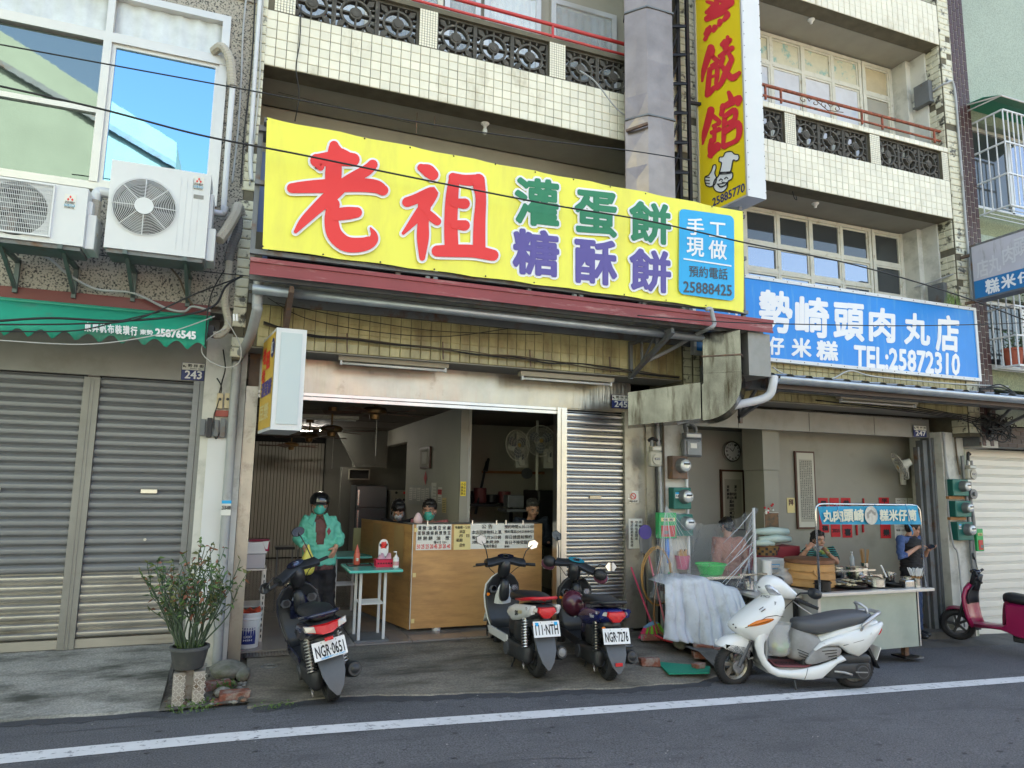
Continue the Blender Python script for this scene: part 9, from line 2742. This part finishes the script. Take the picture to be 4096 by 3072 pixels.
Q_('front_panel',[(.555,.33),(.60,.33),(.57,.60),(.50,.60)],-.13,.13,M_['sc_magenta_dark'],.01)
MB().box(.52,.98,-.16,.16,.255,.285).build('floorboard',M_['sc_magenta_dark'],tM,bevel=.01)
loft([(-.25,.64,.08,.03,2.6),(-.2,.65,.13,.05,2.6),(.1,.66,.15,.06,2.6),(.35,.65,.15,.065,2.6),(.50,.67,.14,.075,2.6),(.575,.66,.10,.065,2.6),(.60,.65,.05,.05,2.6)],n=20).build('seat',M_['sc_seat'],tM,smooth=True,sub=1)
MB().box(.2,.5,-.1,.1,.12,.25).build('battery_case',M_['sc_engine'],tM,bevel=.02)
for s in(1,-1):
 MB().tube([(.36,s*.09,.18),(.35,s*.13,.08),(.34,s*.15,.015),(.27,s*.17,.006)],.012,7).build('stand_leg',M_['sc_engine'],tM,smooth=True)
MB().bar((.355,-.12,.10),(.355,.12,.10),.018).build('stand_bar',M_['sc_engine'],tM)
WORLD=True
# ================================================================ people
from mathutils import noise
def remeshed(mb,name,m,parent,voxel=.008,it=3,fold=None,cut=None,mats=None):
 me=bpy.data.meshes.new('tmp')
 me.from_pydata([tuple(p) for p in mb.v],[],mb.f)
 bm=bmesh.new(); bm.from_mesh(me); bmesh.ops.recalc_face_normals(bm,faces=bm.faces); bm.to_mesh(me); bm.free()
 o=bpy.data.objects.new('tmp',me)
 C.objects.link(o)
 r=o.modifiers.new('r','REMESH'); r.mode='VOXEL'; r.voxel_size=voxel
 q=o.modifiers.new('s','SMOOTH'); q.iterations=it; q.factor=.5
 dg=bpy.context.evaluated_depsgraph_get()
 me2=bpy.data.meshes.new_from_object(o.evaluated_get(dg))
 bpy.data.objects.remove(o)
 me2.materials.clear()
 me2.materials.append(m)
 bm=bmesh.new(); bm.from_mesh(me2); bm.normal_update()
 if fold:
  am,fx,fz=fold
  for v in bm.verts:
   v.co+=v.normal*am*(noise.noise(Vector((v.co.x*fx,v.co.y*fx,v.co.z*fz)))+.5*noise.noise(Vector((v.co.x*fx*2.3+v.co.z*fz,v.co.y*fx*2,v.co.z*fz*2))))
 if cut:
  bmesh.ops.delete(bm,geom=[f for f in bm.faces if cut(f.calc_center_median())],context='FACES')
 bm.to_mesh(me2); bm.free()
 me2.polygons.foreach_set('use_smooth',[True]*len(me2.polygons))
 b=base_of(parent)
 for v in me2.vertices:
  v.co-=b
 me2.name=name
 o=bpy.data.objects.new(name,me2)
 setcol(o,parent)
 return o
def hand(mb,w,d,nrm,s=1.0,curl=.5,side=1,spread=.10):
 """w wrist, d direction of the hand, nrm the way the fingers close, side +1 puts the thumb towards d x nrm"""
 d,nrm=Vector(d).normalized(),Vector(nrm).normalized()
 nrm=(nrm-d*nrm.dot(d)).normalized()
 lat=d.cross(nrm)*side
 pc=w+d*.048*s
 mm=Matrix((lat,d,nrm)).transposed().to_4x4()
 mb.ell((0,0,0),(.040*s,.050*s,.017*s),14,8,Matrix.Translation(pc)@mm)
 mb.tube([w-d*.02,w+d*.03],[.026*s,.03*s],10)
 for k,L in enumerate((.072,.080,.074,.058)):
  a=pc+d*.036*s+lat*(.030-.020*k)*s
  dd=(d+lat*(.12-.09*k)*spread*4).normalized()
  pts=[a]
  for seg,fr_ in enumerate((.45,.32,.23)):
   an=curl*(seg+.6)*.9
   dir_=dd*math.cos(an)+nrm*math.sin(an)
   pts.append(pts[-1]+dir_*L*fr_*s)
  mb.tube(pts,[.0098*s,.0092*s,.0085*s,.007*s],8)
 a=pc-d*.02*s+lat*.034*s
 t1=(lat*.8+d*.7+nrm*.3).normalized()
 t2=(lat*.25+d*.9+nrm*.5).normalized()
 mb.tube([a,a+t1*.034*s,a+t1*.034*s+t2*.028*s],[.012*s,.011*s,.008*s],8)
def person(lab,J,yaw,s,hair,cl,tilt=0,roll=0,legs=None,hands=None,voxel=.008,hairlong=0,mask=None,helmet=False,glasses=False,skinm='skin',fringe=.062):
 """J: world joints pelvis chest neck head shL shR elL elR wrL wrR (L/R of the person)"""
 J={k:Vector(v) for k,v in J.items()}
 base=Vector((J['pelvis'].x,J['pelvis'].y,legs['z'] if legs else J['pelvis'].z))
 t=thing('person',lab,'person',base)
 fwd=Vector((math.sin(yaw),-math.cos(yaw),0))  # yaw 0 looks at the street
 side=(J['shL']-J['shR']); sl_=side.length; side.normalize()
 def torso(mb,k,z0=0,hem=None,wst=1.0):
  a,b,c=J['pelvis'],J['chest'],J['neck']
  st=[]
  for u,rx,ry in((-.12,.155,.115),(0,.160,.118),(.28,.150*wst,.108),(.55,.145*wst,.105),(.85,.160,.115),(1.0,.168,.118)):
   st.append((a+(b-a)*u,rx,ry))
  for u,rx,ry in((.35,.172,.112),(.62,.155,.098),(.82,.10,.075),(.95,.062,.058)):
   st.append((b+(c-b)*u,rx,ry))
  if hem is not None:
   st[0]=(a-Vector((0,0,hem)),st[0][1]*1.02,st[0][2]*1.02)
  fw_=Vector((0,0,1)).cross(side)
  rr=[]
  for p,rx,ry in st:
   rr.append([p+side*(rx*s*k*math.copysign(abs(math.cos(q))**.8,math.cos(q)))+fw_*(ry*s*k*math.copysign(abs(math.sin(q))**.8,math.sin(q))) for q in[2*math.pi*i/24 for i in range(24)]])
  return mb.rings(rr)
 def arm(mb,X,r,upto=1.0):
  a,e,w=J['sh'+X],J['el'+X],J['wr'+X]
  ins=J['chest']*.3+J['neck']*.3+a*.4
  pts=[ins,a,a+(e-a)*.5,e,e+(w-e)*.35,e+(w-e)*.7,w]
  rad=[.050,.057,.047,.040,.040,.032,.025]
  n=7 if upto>=1 else 4 if upto<.6 else 5
  if upto<.5:pts=pts[:3]+[a+(e-a)*.75]; rad=rad[:4]; n=4
  mb.tube(pts[:n],[q*s+r for q in rad[:n]],12)
  # ---- the body: one continuous skin
 mb=MB()
 torso(mb,.93)
 arm(mb,'L',0); arm(mb,'R',0)
 nk,hd=J['neck'],J['head']
 mb.tube([nk-(hd-nk)*.5,nk,nk+(hd-nk)*.6],[.062*s,.052*s,.050*s],14)
 HM_=Matrix.Translation(hd)@Matrix.Rotation(yaw,4,'Z')@Matrix.Rotation(roll,4,'Y')@Matrix.Rotation(tilt,4,'X')@Matrix.Scale(s,4)
 h=MB(HM_)  # head frame: looks along -y
 h.ell((0,.012,.025),(.076,.096,.095),20,14)  # skull
 h.ell((0,-.018,-.045),(.060,.070,.070),18,12)  # jaw and cheeks
 h.ell((0,-.062,-.098),(.026,.022,.018),12,8)  # chin
 h.ell((0,-.078,.028),(.055,.018,.014),14,8)  # brow
 h.tube([(0,-.086,.018),(0,-.098,-.012),(0,-.106,-.030)],[.009,.012,.015],10)  # nose
 for q in(-1,1):
  h.ell((q*.014,-.094,-.032),(.009,.010,.008),8,6)
  h.ell((q*.080,.008,-.010),(.010,.020,.032),10,8)  # ears
  h.ell((q*.042,-.058,-.030),(.024,.020,.022),10,8)  # cheekbones
 h.ell((0,-.082,-.066),(.026,.014,.007),12,6)  # lips
 h.ell((0,-.080,-.076),(.020,.013,.007),12,6)
 mb.v+=h.v[:0]
 n0=len(mb.v)
 mb.v+=h.v
 mb.f+=[[i+n0 for i in f] for f in h.f]
 mb.m+=[0]*len(h.f)
 if legs:
  for q in('L','R'):
   mb.tube([J['pelvis']+side*(.085 if q=='L' else-.085)*s,legs['kn'+q],legs['an'+q]],[.075*s,.05*s,.035*s],12)
 for X in('L','R'):
  if hands and X in hands:
   hand(mb,J['wr'+X],*hands[X][:2],s,hands[X][2],hands[X][3])
 remeshed(mb,'body',M_[skinm],t,voxel,2)
 # ---- face details
 def fe(nm,c_,r,m,nu=10,nv=7):
  MB(HM_).ell(c_,r,nu,nv).build(nm,m,t,smooth=True)
 eye_w=mat('eye_white',(.55,.52,.48),.3)
 for q in(-1,1):
  fe('eye',(q*.031,-.079,.006),(.014,.010,.0055),eye_w)
  fe('iris',(q*.031,-.087,.005),(.006,.004,.0055),M_['hair'])
  MB(HM_).tube([(q*.014,-.090,.024),(q*.03,-.092,.030),(q*.048,-.082,.024)],[.003,.0042,.002],6).build('eyebrow',M_['hair'],t,smooth=True)
 if not mask:
  MB(HM_).tube([(-.024,-.088,-.069),(-.008,-.098,-.067),(.008,-.098,-.067),(.024,-.088,-.069)],[.002,.005,.005,.002],6).build('lips',mat('lips',(.33,.10,.09),.5),t,smooth=True)
 else:
  rr=[]
  for z,w_,y in((.0,.030,-.104),(-.012,.052,-.108),(-.035,.064,-.108),(-.065,.066,-.106),(-.09,.058,-.102),(-.112,.036,-.085)):
   rr.append([(w_*u,y+.072*abs(u)**2.2-(.006*math.sin(z*500) if abs(u)<.8 else 0),z) for u in fr(-1,1,12)])
  MB(HM_).grid(rr).build('face_mask',M_[mask] if mask in MATS else mat('mask_mint',(.18,.62,.50),.7),t,smooth=True,solid=.003)
  for q in(-1,1):
   MB(HM_).tube([(q*.062,-.04,-.02),(q*.080,.0,.0)],.0018,4).tube([(q*.058,-.04,-.085),(q*.080,.0,-.02)],.0018,4).build('ear_loop',M_['white'],t)
 if glasses:
  for q in(-1,1):
   MB(HM_).tube([(q*.033+.022*math.cos(a),-.098,.004+.015*math.sin(a)) for a in[2*math.pi*i/14 for i in range(14)]],.0018,4,closed=True).tube([(q*.055,-.096,.006),(q*.078,-.02,.008)],.0016,4).build('glasses',M_['iron_black'],t)
   # ---- hair
 if helmet:
  mbh=MB(HM_)
  mbh.rings([[(.108*k*math.cos(a),.012+.128*k*math.sin(a),z) for a in[2*math.pi*i/24 for i in range(24)]] for z,k in((.0,1.0),(.03,1.03),(.06,1.0),(.09,.88),(.115,.66),(.13,.36),(.134,.05))],caps=False)
  mbh.build('helmet',mat('helmet_black',(.012,.012,.013),.12,coat=1.0),t,smooth=True,solid=.008)
  MB(HM_).grid([[(.10*math.sin(a),-.104-.030*k*math.cos(a)-.01,.012-.010*k) for k in(0,1)] for a in fr(-.9,.9,10)]).build('visor_peak',MATS['helmet_black'],t,smooth=True,solid=.004)
  for q in(-1,1):
   MB(HM_).tube([(q*.098,-.01,.01),(q*.088,-.03,-.07),(q*.05,-.055,-.125),(0,-.065,-.135)],.006,6,flat=.5).build('chin_strap',M_['iron_black'],t,smooth=True)
 else:
  hb=MB(HM_)
  hb.ell((0,.024,.048),(.088,.104,.090),22,14)
  hb.ell((0,.050,.0),(.082,.078,.095),18,12)
  hb.ell((0,-.03,.095),(.070,.055,.035),16,8)
  if hairlong:
   for q in(-1,1):
    hb.ell((q*.072,.035,-.02),(.020,.05,.07+.03*hairlong),12,10)
   hb.ell((0,.07,-.05),(.085,.05,.10),16,10)
  def hcut(p):
   l=HM_.inverted()@p
   return l.y<-.045 and l.z<fringe and abs(l.x)<.075
  ho=remeshed(hb,'hair',mat('hair_grey',(.05,.048,.045),.5) if hair=='grey' else M_['hair'],t,.007,1,(.011,45,22),hcut)
 return t,J,torso,arm,HM_,side,fwd
def garment(pr,nm,m,k,parts,hem=.10,r=.018,cut=None,fold=(.010,16,22),voxel=.011,upto=1.0,extra=None,wst=1.0):
 t,J,torso,arm=pr[:4]
 mb=MB()
 if 'torso' in parts:torso(mb,k,0,hem,wst)
 for X in 'LR':
  if X in parts:arm(mb,X,r,upto)
 if extra:extra(mb)
 return remeshed(mb,nm,m,t,voxel,2,fold,cut)
def trousers(pr,legs,m,s,r=.02):
 t,J,side=pr[0],pr[1],pr[5]
 mb=MB()
 p=J['pelvis']
 mb.ell(p-Vector((0,0,.02)),(.165*s,.125*s,.13*s),18,10)
 for q,sg in(('L',1),('R',-1)):
  mb.tube([p+side*sg*.085*s,p*.5+legs['kn'+q]*.5+side*sg*.04,legs['kn'+q],legs['an'+q]],[.092*s,.088*s,.068*s,.062*s],14)
 o=remeshed(mb,'trousers',m,t,.013,2,(.010,14,14))
 for q in 'LR':
  a=legs['an'+q]
  MB().ell((a.x,a.y-.06,a.z-.04),(.045,.125,.045),14,8).build('shoe',M_['sc_black'],t,smooth=True)
 return o
def S_(zf,x,y,Y):return W(*zf(x,y),Y)
mat('jacket_mint',(.12,.47,.36),.6,coord='Object')
mat('shirt_brown',(.13,.055,.05),.8)
mat('trousers_dark',(.018,.018,.024),.8)
mat('pink_shirt',(.52,.17,.17),.8)
mat('navy_cloth',(.015,.022,.04),.8)
mat('black_cloth',(.012,.012,.014),.85)
mat('denim',(.035,.06,.13),.85,coord='Object',var=.2,vs=30)
mat('shirt_blue',(.05,.09,.22),.8,coord='Object',var=.15,vs=40)
# 1 the customer with the helmet
YM=8.12
J=dict(head=S_(zi_,662,985,YM),neck=S_(zi_,655,1100,YM+.02),chest=S_(zi_,655,1240,YM+.02),pelvis=S_(zi_,660,1560,YM+.03),
shL=S_(zi_,775,1145,YM+.02),shR=S_(zi_,545,1145,YM+.02),elL=S_(zi_,855,1320,YM+.02),elR=S_(zi_,455,1320,YM-.02),
wrL=S_(zi_,815,1385,YM-.08),wrR=S_(zi_,520,1385,YM-.18))
px_,py_=J['pelvis'].x,J['pelvis'].y
lg=dict(z=.09,knL=Vector((px_+.12,py_,.45)),knR=Vector((px_-.03,py_-.02,.45)),anL=Vector((px_+.15,py_,.16)),anR=Vector((px_-.02,py_-.02,.16)))
p1_=person('man in a mint jacket, black helmet and face mask holding a yellow bag',J,-.08,.97,'black',None,tilt=.05,legs=lg,mask='mint',helmet=True,voxel=.0065,
hands=dict(R=((.12,-.1,-1),(.6,-.2,0),.7,1),L=((-.35,-.1,-1),(-.5,.6,0),.35,-1)))
garment(p1_,'shirt',M_['shirt_brown'],1.03,('torso',),.05,fold=(.006,20,20),voxel=.01)
cx0=J['neck'].x
def jcut(p):
 z=p.z
 zt,zb=J['neck'].z,J['pelvis'].z+.08
 u=(z-zb)/(zt-zb)
 return p.y<J['neck'].y-.03 and abs(p.x-cx0-.015)<.018+.05*max(0,min(1,u))**.8 and z>zb+.14
jk=garment(p1_,'jacket',M_['jacket_mint'],1.15,('torso','L','R'),.0,.019,jcut,(.013,17,19),wst=1.08)
for q in(-1,1):
 n_=J['neck']
 MB().add([n_+Vector((q*.035,-.075,.02)),n_+Vector((q*.085,-.02,.035)),n_+Vector((q*.13,-.085,-.06)),n_+Vector((q*.075,-.135,-.10)),],[(0,1,2,3)]).build('collar',M_['jacket_mint'],p1_[0],solid=.008)
 MB().add([n_+Vector((q*.008,-.085,-.01)),n_+Vector((q*.045,-.055,.02)),n_+Vector((q*.06,-.10,-.05)),],[(0,1,2)]).build('shirt_collar',M_['shirt_brown'],p1_[0],solid=.005)
bp_=S_(zi_,748,1245,YM-.165)
MB().add([bp_+Vector((0,0,.045)),bp_+Vector((.022,0,0)),bp_+Vector((0,0,-.045)),bp_+Vector((-.022,0,0))],[(0,1,2,3)]).build('badge',mat('badge_maroon',(.2,.03,.05),.5),p1_[0],solid=.004)
trousers(p1_,lg,M_['trousers_dark'],.97)
bw=S_(zi_,530,1400,YM-.24)
mb=MB()
rr=[]
for z,r in((.04,.012),(-.03,.025),(-.09,.06),(-.17,.082),(-.24,.078),(-.29,.04)):
 rr.append([bw+Vector((.025+r*(1+.14*math.sin(3*a+z*40))*math.cos(a),r*.8*(1+.1*math.sin(5*a))*math.sin(a),z)) for a in[2*math.pi*i/18 for i in range(18)]])
mb.rings(rr)
tag(mb.build('plastic_bag',mat('bag_yellow',(.66,.60,.12),.35,bump=.6,bs=30),smooth=True,sub=1),'knotted yellow plastic bag in the hand of the man with the helmet','bag')
# 2, 3, 4 staff behind the counter
def bust(lab,zf,hc,Y,s,tilt,yaw,wsh,drop,**kw):
 h_=S_(zf,hc[0],hc[1],Y)
 f=Vector((math.sin(yaw),-math.cos(yaw),0)); sd=Vector((math.cos(yaw),math.sin(yaw),0))
 nk=h_-f*.05*s*math.sin(tilt)*2-Vector((0,0,.125*s))-f*.03
 ch=nk-Vector((0,0,.20*s))-f*.03
 pv=ch-Vector((0,0,.32*s))
 J=dict(head=h_,neck=nk,chest=ch,pelvis=pv,shL=nk+sd*wsh*s-Vector((0,0,.035*s)),shR=nk-sd*wsh*s-Vector((0,0,.035*s)))
 J['elL']=J['shL']+Vector((0,0,-.26*s))+sd*.05; J['elR']=J['shR']+Vector((0,0,-.26*s))-sd*.05
 J['wrL']=J['elL']+f*.2*s-sd*.06; J['wrR']=J['elR']+f*.2*s+sd*.06
 return person(lab,J,yaw,s,kw.pop('hair','black'),None,tilt=tilt,**kw)
p2_=bust('woman in black with long dark hair bowed over her work behind the counter',zi_,(1405,1045),9.1,.98,.75,-.15,.17,0,hairlong=.9,fringe=.02,mask='pale_film',voxel=.011)
garment(p2_,'top',M_['black_cloth'],1.12,('torso','L','R'),.05,.02)
p3_=bust('woman in a pink shirt and mint face mask behind the price list',zi_,(1700,1048),9.0,1.08,.12,-.45,.18,0,mask='mint',fringe=.05,voxel=.01)
garment(p3_,'shirt',M_['pink_shirt'],1.12,('torso','L','R'),.05,.022)
for q in(-1,1):
 n_=p3_[1]['neck']; sd=p3_[5]; f=p3_[6]
 MB().tube([n_+sd*q*.10+f*.02+Vector((0,0,-.01)),n_+sd*q*.105+f*.11+Vector((0,0,-.10)),n_+sd*q*.09+f*.14+Vector((0,0,-.25))],.012,6,flat=.4).build('apron_strap',M_['black_cloth'],p3_[0],smooth=True)
hk=p3_[4]
MB(hk).ell((.03,.10,.03),(.04,.035,.05),12,8).build('hair_bun',M_['hair'],p3_[0],smooth=True)
p4_=bust('man with short greying hair looking down at the right end of the counter',zb_,(500,205),8.75,1.02,.35,-.05,.185,0,hair='grey',voxel=.009)
garment(p4_,'tee_shirt',M_['navy_cloth'],1.13,('torso','L','R'),.05,.022)
# 5 woman eating behind the steamer
YE=7.42
h_=S_(zg_,605,1125,YE)
nk=S_(zg_,625,1200,YE+.05);
J=dict(head=h_,neck=nk,chest=nk+Vector((.03,.02,-.19)),pelvis=nk+Vector((.04,.02,-.50)),shL=S_(zg_,725,1225,YE+.06),shR=S_(zg_,530,1225,YE+.06),
elL=S_(zg_,765,1325,YE-.10),elR=S_(zg_,440,1295,YE-.10),wrL=S_(zg_,690,1250,YE-.22),wrR=S_(zg_,505,1215,YE-.20))
p5_=person('woman in a striped green and black top eating from a bowl behind the bamboo steamer',J,-.18,.92,'black',None,tilt=.10,voxel=.0065,hairlong=.3,
hands=dict(L=((-.85,-.2,.45),(-.2,-.4,.9),.7,-1),R=((.5,-.25,.7),(.7,.3,-.3),.8,1)))
strm=mat('striped_top',(.012,.03,.03),.8)
sN,sL=strm.node_tree.nodes,strm.node_tree.links
g_=sN.new('ShaderNodeNewGeometry'); sp=sN.new('ShaderNodeSeparateXYZ'); mm_=sN.new('ShaderNodeMath'); mm_.operation='MULTIPLY'; mm_.inputs[1].default_value=40
f_=sN.new('ShaderNodeMath'); f_.operation='FRACT'; gt=sN.new('ShaderNodeMath'); gt.operation='GREATER_THAN'; gt.inputs[1].default_value=.68
mx=sN.new('ShaderNodeMix'); mx.data_type='RGBA'; mx.inputs[6].default_value=(.012,.02,.022,1); mx.inputs[7].default_value=(.06,.30,.27,1)
sL.new(g_.outputs['Position'],sp.inputs[0]); sL.new(sp.outputs['Z'],mm_.inputs[0]); sL.new(mm_.outputs[0],f_.inputs[0]); sL.new(f_.outputs[0],gt.inputs[0]); sL.new(gt.outputs[0],mx.inputs[0])
sL.new(mx.outputs[2],sN['Principled BSDF'].inputs['Base Color'])
garment(p5_,'top',strm,1.14,('torso','L','R'),.05,.022,upto=.4)
n_=J['neck']
MB().tube([n_+Vector((-.09,0,-.01)),n_+Vector((-.05,-.08,-.05)),n_+Vector((.04,-.085,-.06)),n_+Vector((.09,0,-.01)),n_+Vector((0,.06,.02))],.028,10,closed=True).build('neck_scarf',mat('scarf_yellow',(.55,.42,.06),.7,dirt=(.15,.3,.1),ds=25,dthr=.5,dw=.05),p5_[0],smooth=True)
bc_=S_(zg_,590,1205,YE-.22)
bw_=thing('bowl','small grey patterned bowl held by the eating woman','bowl',bc_)
MB().lathe([(.03,-.03),(.035,-.025),(.075,.02),(.078,.03),(.07,.025),(.03,-.015),(.001,-.016)],24,TR(*bc_)).build('bowl_body',mat('bowl_grey',(.45,.47,.48),.2,dirt=(.15,.2,.25),ds=60,dthr=.55,dw=.05),bw_,smooth='auto')
sp_=thing('spoon','white spoon in the right hand of the eating woman','spoon',bc_+Vector((-.05,0,.03)))
MB().tube([J['wrR']+Vector((.05,-.04,.05)),bc_+Vector((-.03,0,.05)),bc_+Vector((.0,0,.03))],[.004,.006,.013],8).build('spoon_body',M_['white'],sp_,smooth=True)
# 6 man with the phone
YP=7.20
h_=S_(zg_,1450,1025,YP)
nk=S_(zg_,1415,1085,YP+.03)
J=dict(head=h_,neck=nk,chest=S_(zg_,1410,1190,YP+.03),pelvis=S_(zg_,1430,1400,YP+.05),shL=S_(zg_,1480,1115,YP+.14),shR=S_(zg_,1330,1120,YP-.06),
elL=S_(zg_,1530,1290,YP+.10),elR=S_(zg_,1330,1290,YP-.12),wrL=S_(zg_,1575,1215,YP-.02),wrR=S_(zg_,1480,1195,YP-.14))
px_,py_=J['pelvis'].x,J['pelvis'].y
lg=dict(z=-.2,knL=Vector((px_+.12,py_+.04,.22)),knR=Vector((px_-.02,py_-.05,.22)),anL=Vector((px_+.14,py_+.06,-.12)),anR=Vector((px_-.02,py_-.03,-.12)))
p6_=person('man in glasses and a dark quilted vest tapping a phone beside the cart arch',J,.75,.90,'black',None,tilt=.35,legs=lg,voxel=.0065,glasses=True,
hands=dict(L=((.8,-.3,.3),(0,.2,1),.35,-1),R=((.8,-.2,.25),(.1,.1,-1),.5,-1)))
garment(p6_,'shirt',M_['shirt_blue'],1.06,('torso','L','R'),.08,.008,upto=.7)
garment(p6_,'vest',M_['black_cloth'],1.22,('torso',),.10,fold=(.014,9,40))
trousers(p6_,lg,M_['denim'],.9)
ph=S_(zg_,1600,1185,YP-.06)
tag(MB().cbox((0,0,0),(.15,.075,.009),Matrix.Translation(ph)@Euler((.5,-.15,.2)).to_matrix().to_4x4()).build('phone',M_['sc_black_gloss'],bevel=.003),'black phone held flat by the man in the quilted vest','phone')
# 7 helper behind the clear sheet
YH=7.75
hc=S_(zd_,1010,1290,YH)
J=dict(head=hc+Vector((.05,.10,.02)),neck=hc+Vector((.02,.06,-.10)),chest=hc+Vector((0,.02,-.28)),pelvis=hc+Vector((0,.0,-.62)),shL=hc+Vector((-.17,.03,-.16)),shR=hc+Vector((.19,.03,-.16)),
elL=hc+Vector((-.25,-.05,-.40)),elR=hc+Vector((.27,-.05,-.40)),wrL=hc+Vector((-.10,.15,-.50)),wrR=hc+Vector((.12,.15,-.50)))
px_,py_=J['pelvis'].x,J['pelvis'].y
lg=dict(z=-.2,knL=Vector((px_-.09,py_,.2)),knR=Vector((px_+.09,py_,.2)),anL=Vector((px_-.09,py_,-.12)),anR=Vector((px_+.09,py_,-.12)))
p7_=person('stooping helper in a dusty pink shirt seen from behind through the clear sheet',J,math.pi,.95,'black',None,tilt=.6,legs=lg,voxel=.012)
garment(p7_,'shirt',mat('dusty_pink',(.36,.17,.13),.8),1.14,('torso','L','R'),.06,.024)
trousers(p7_,lg,M_['navy_cloth'],.95)
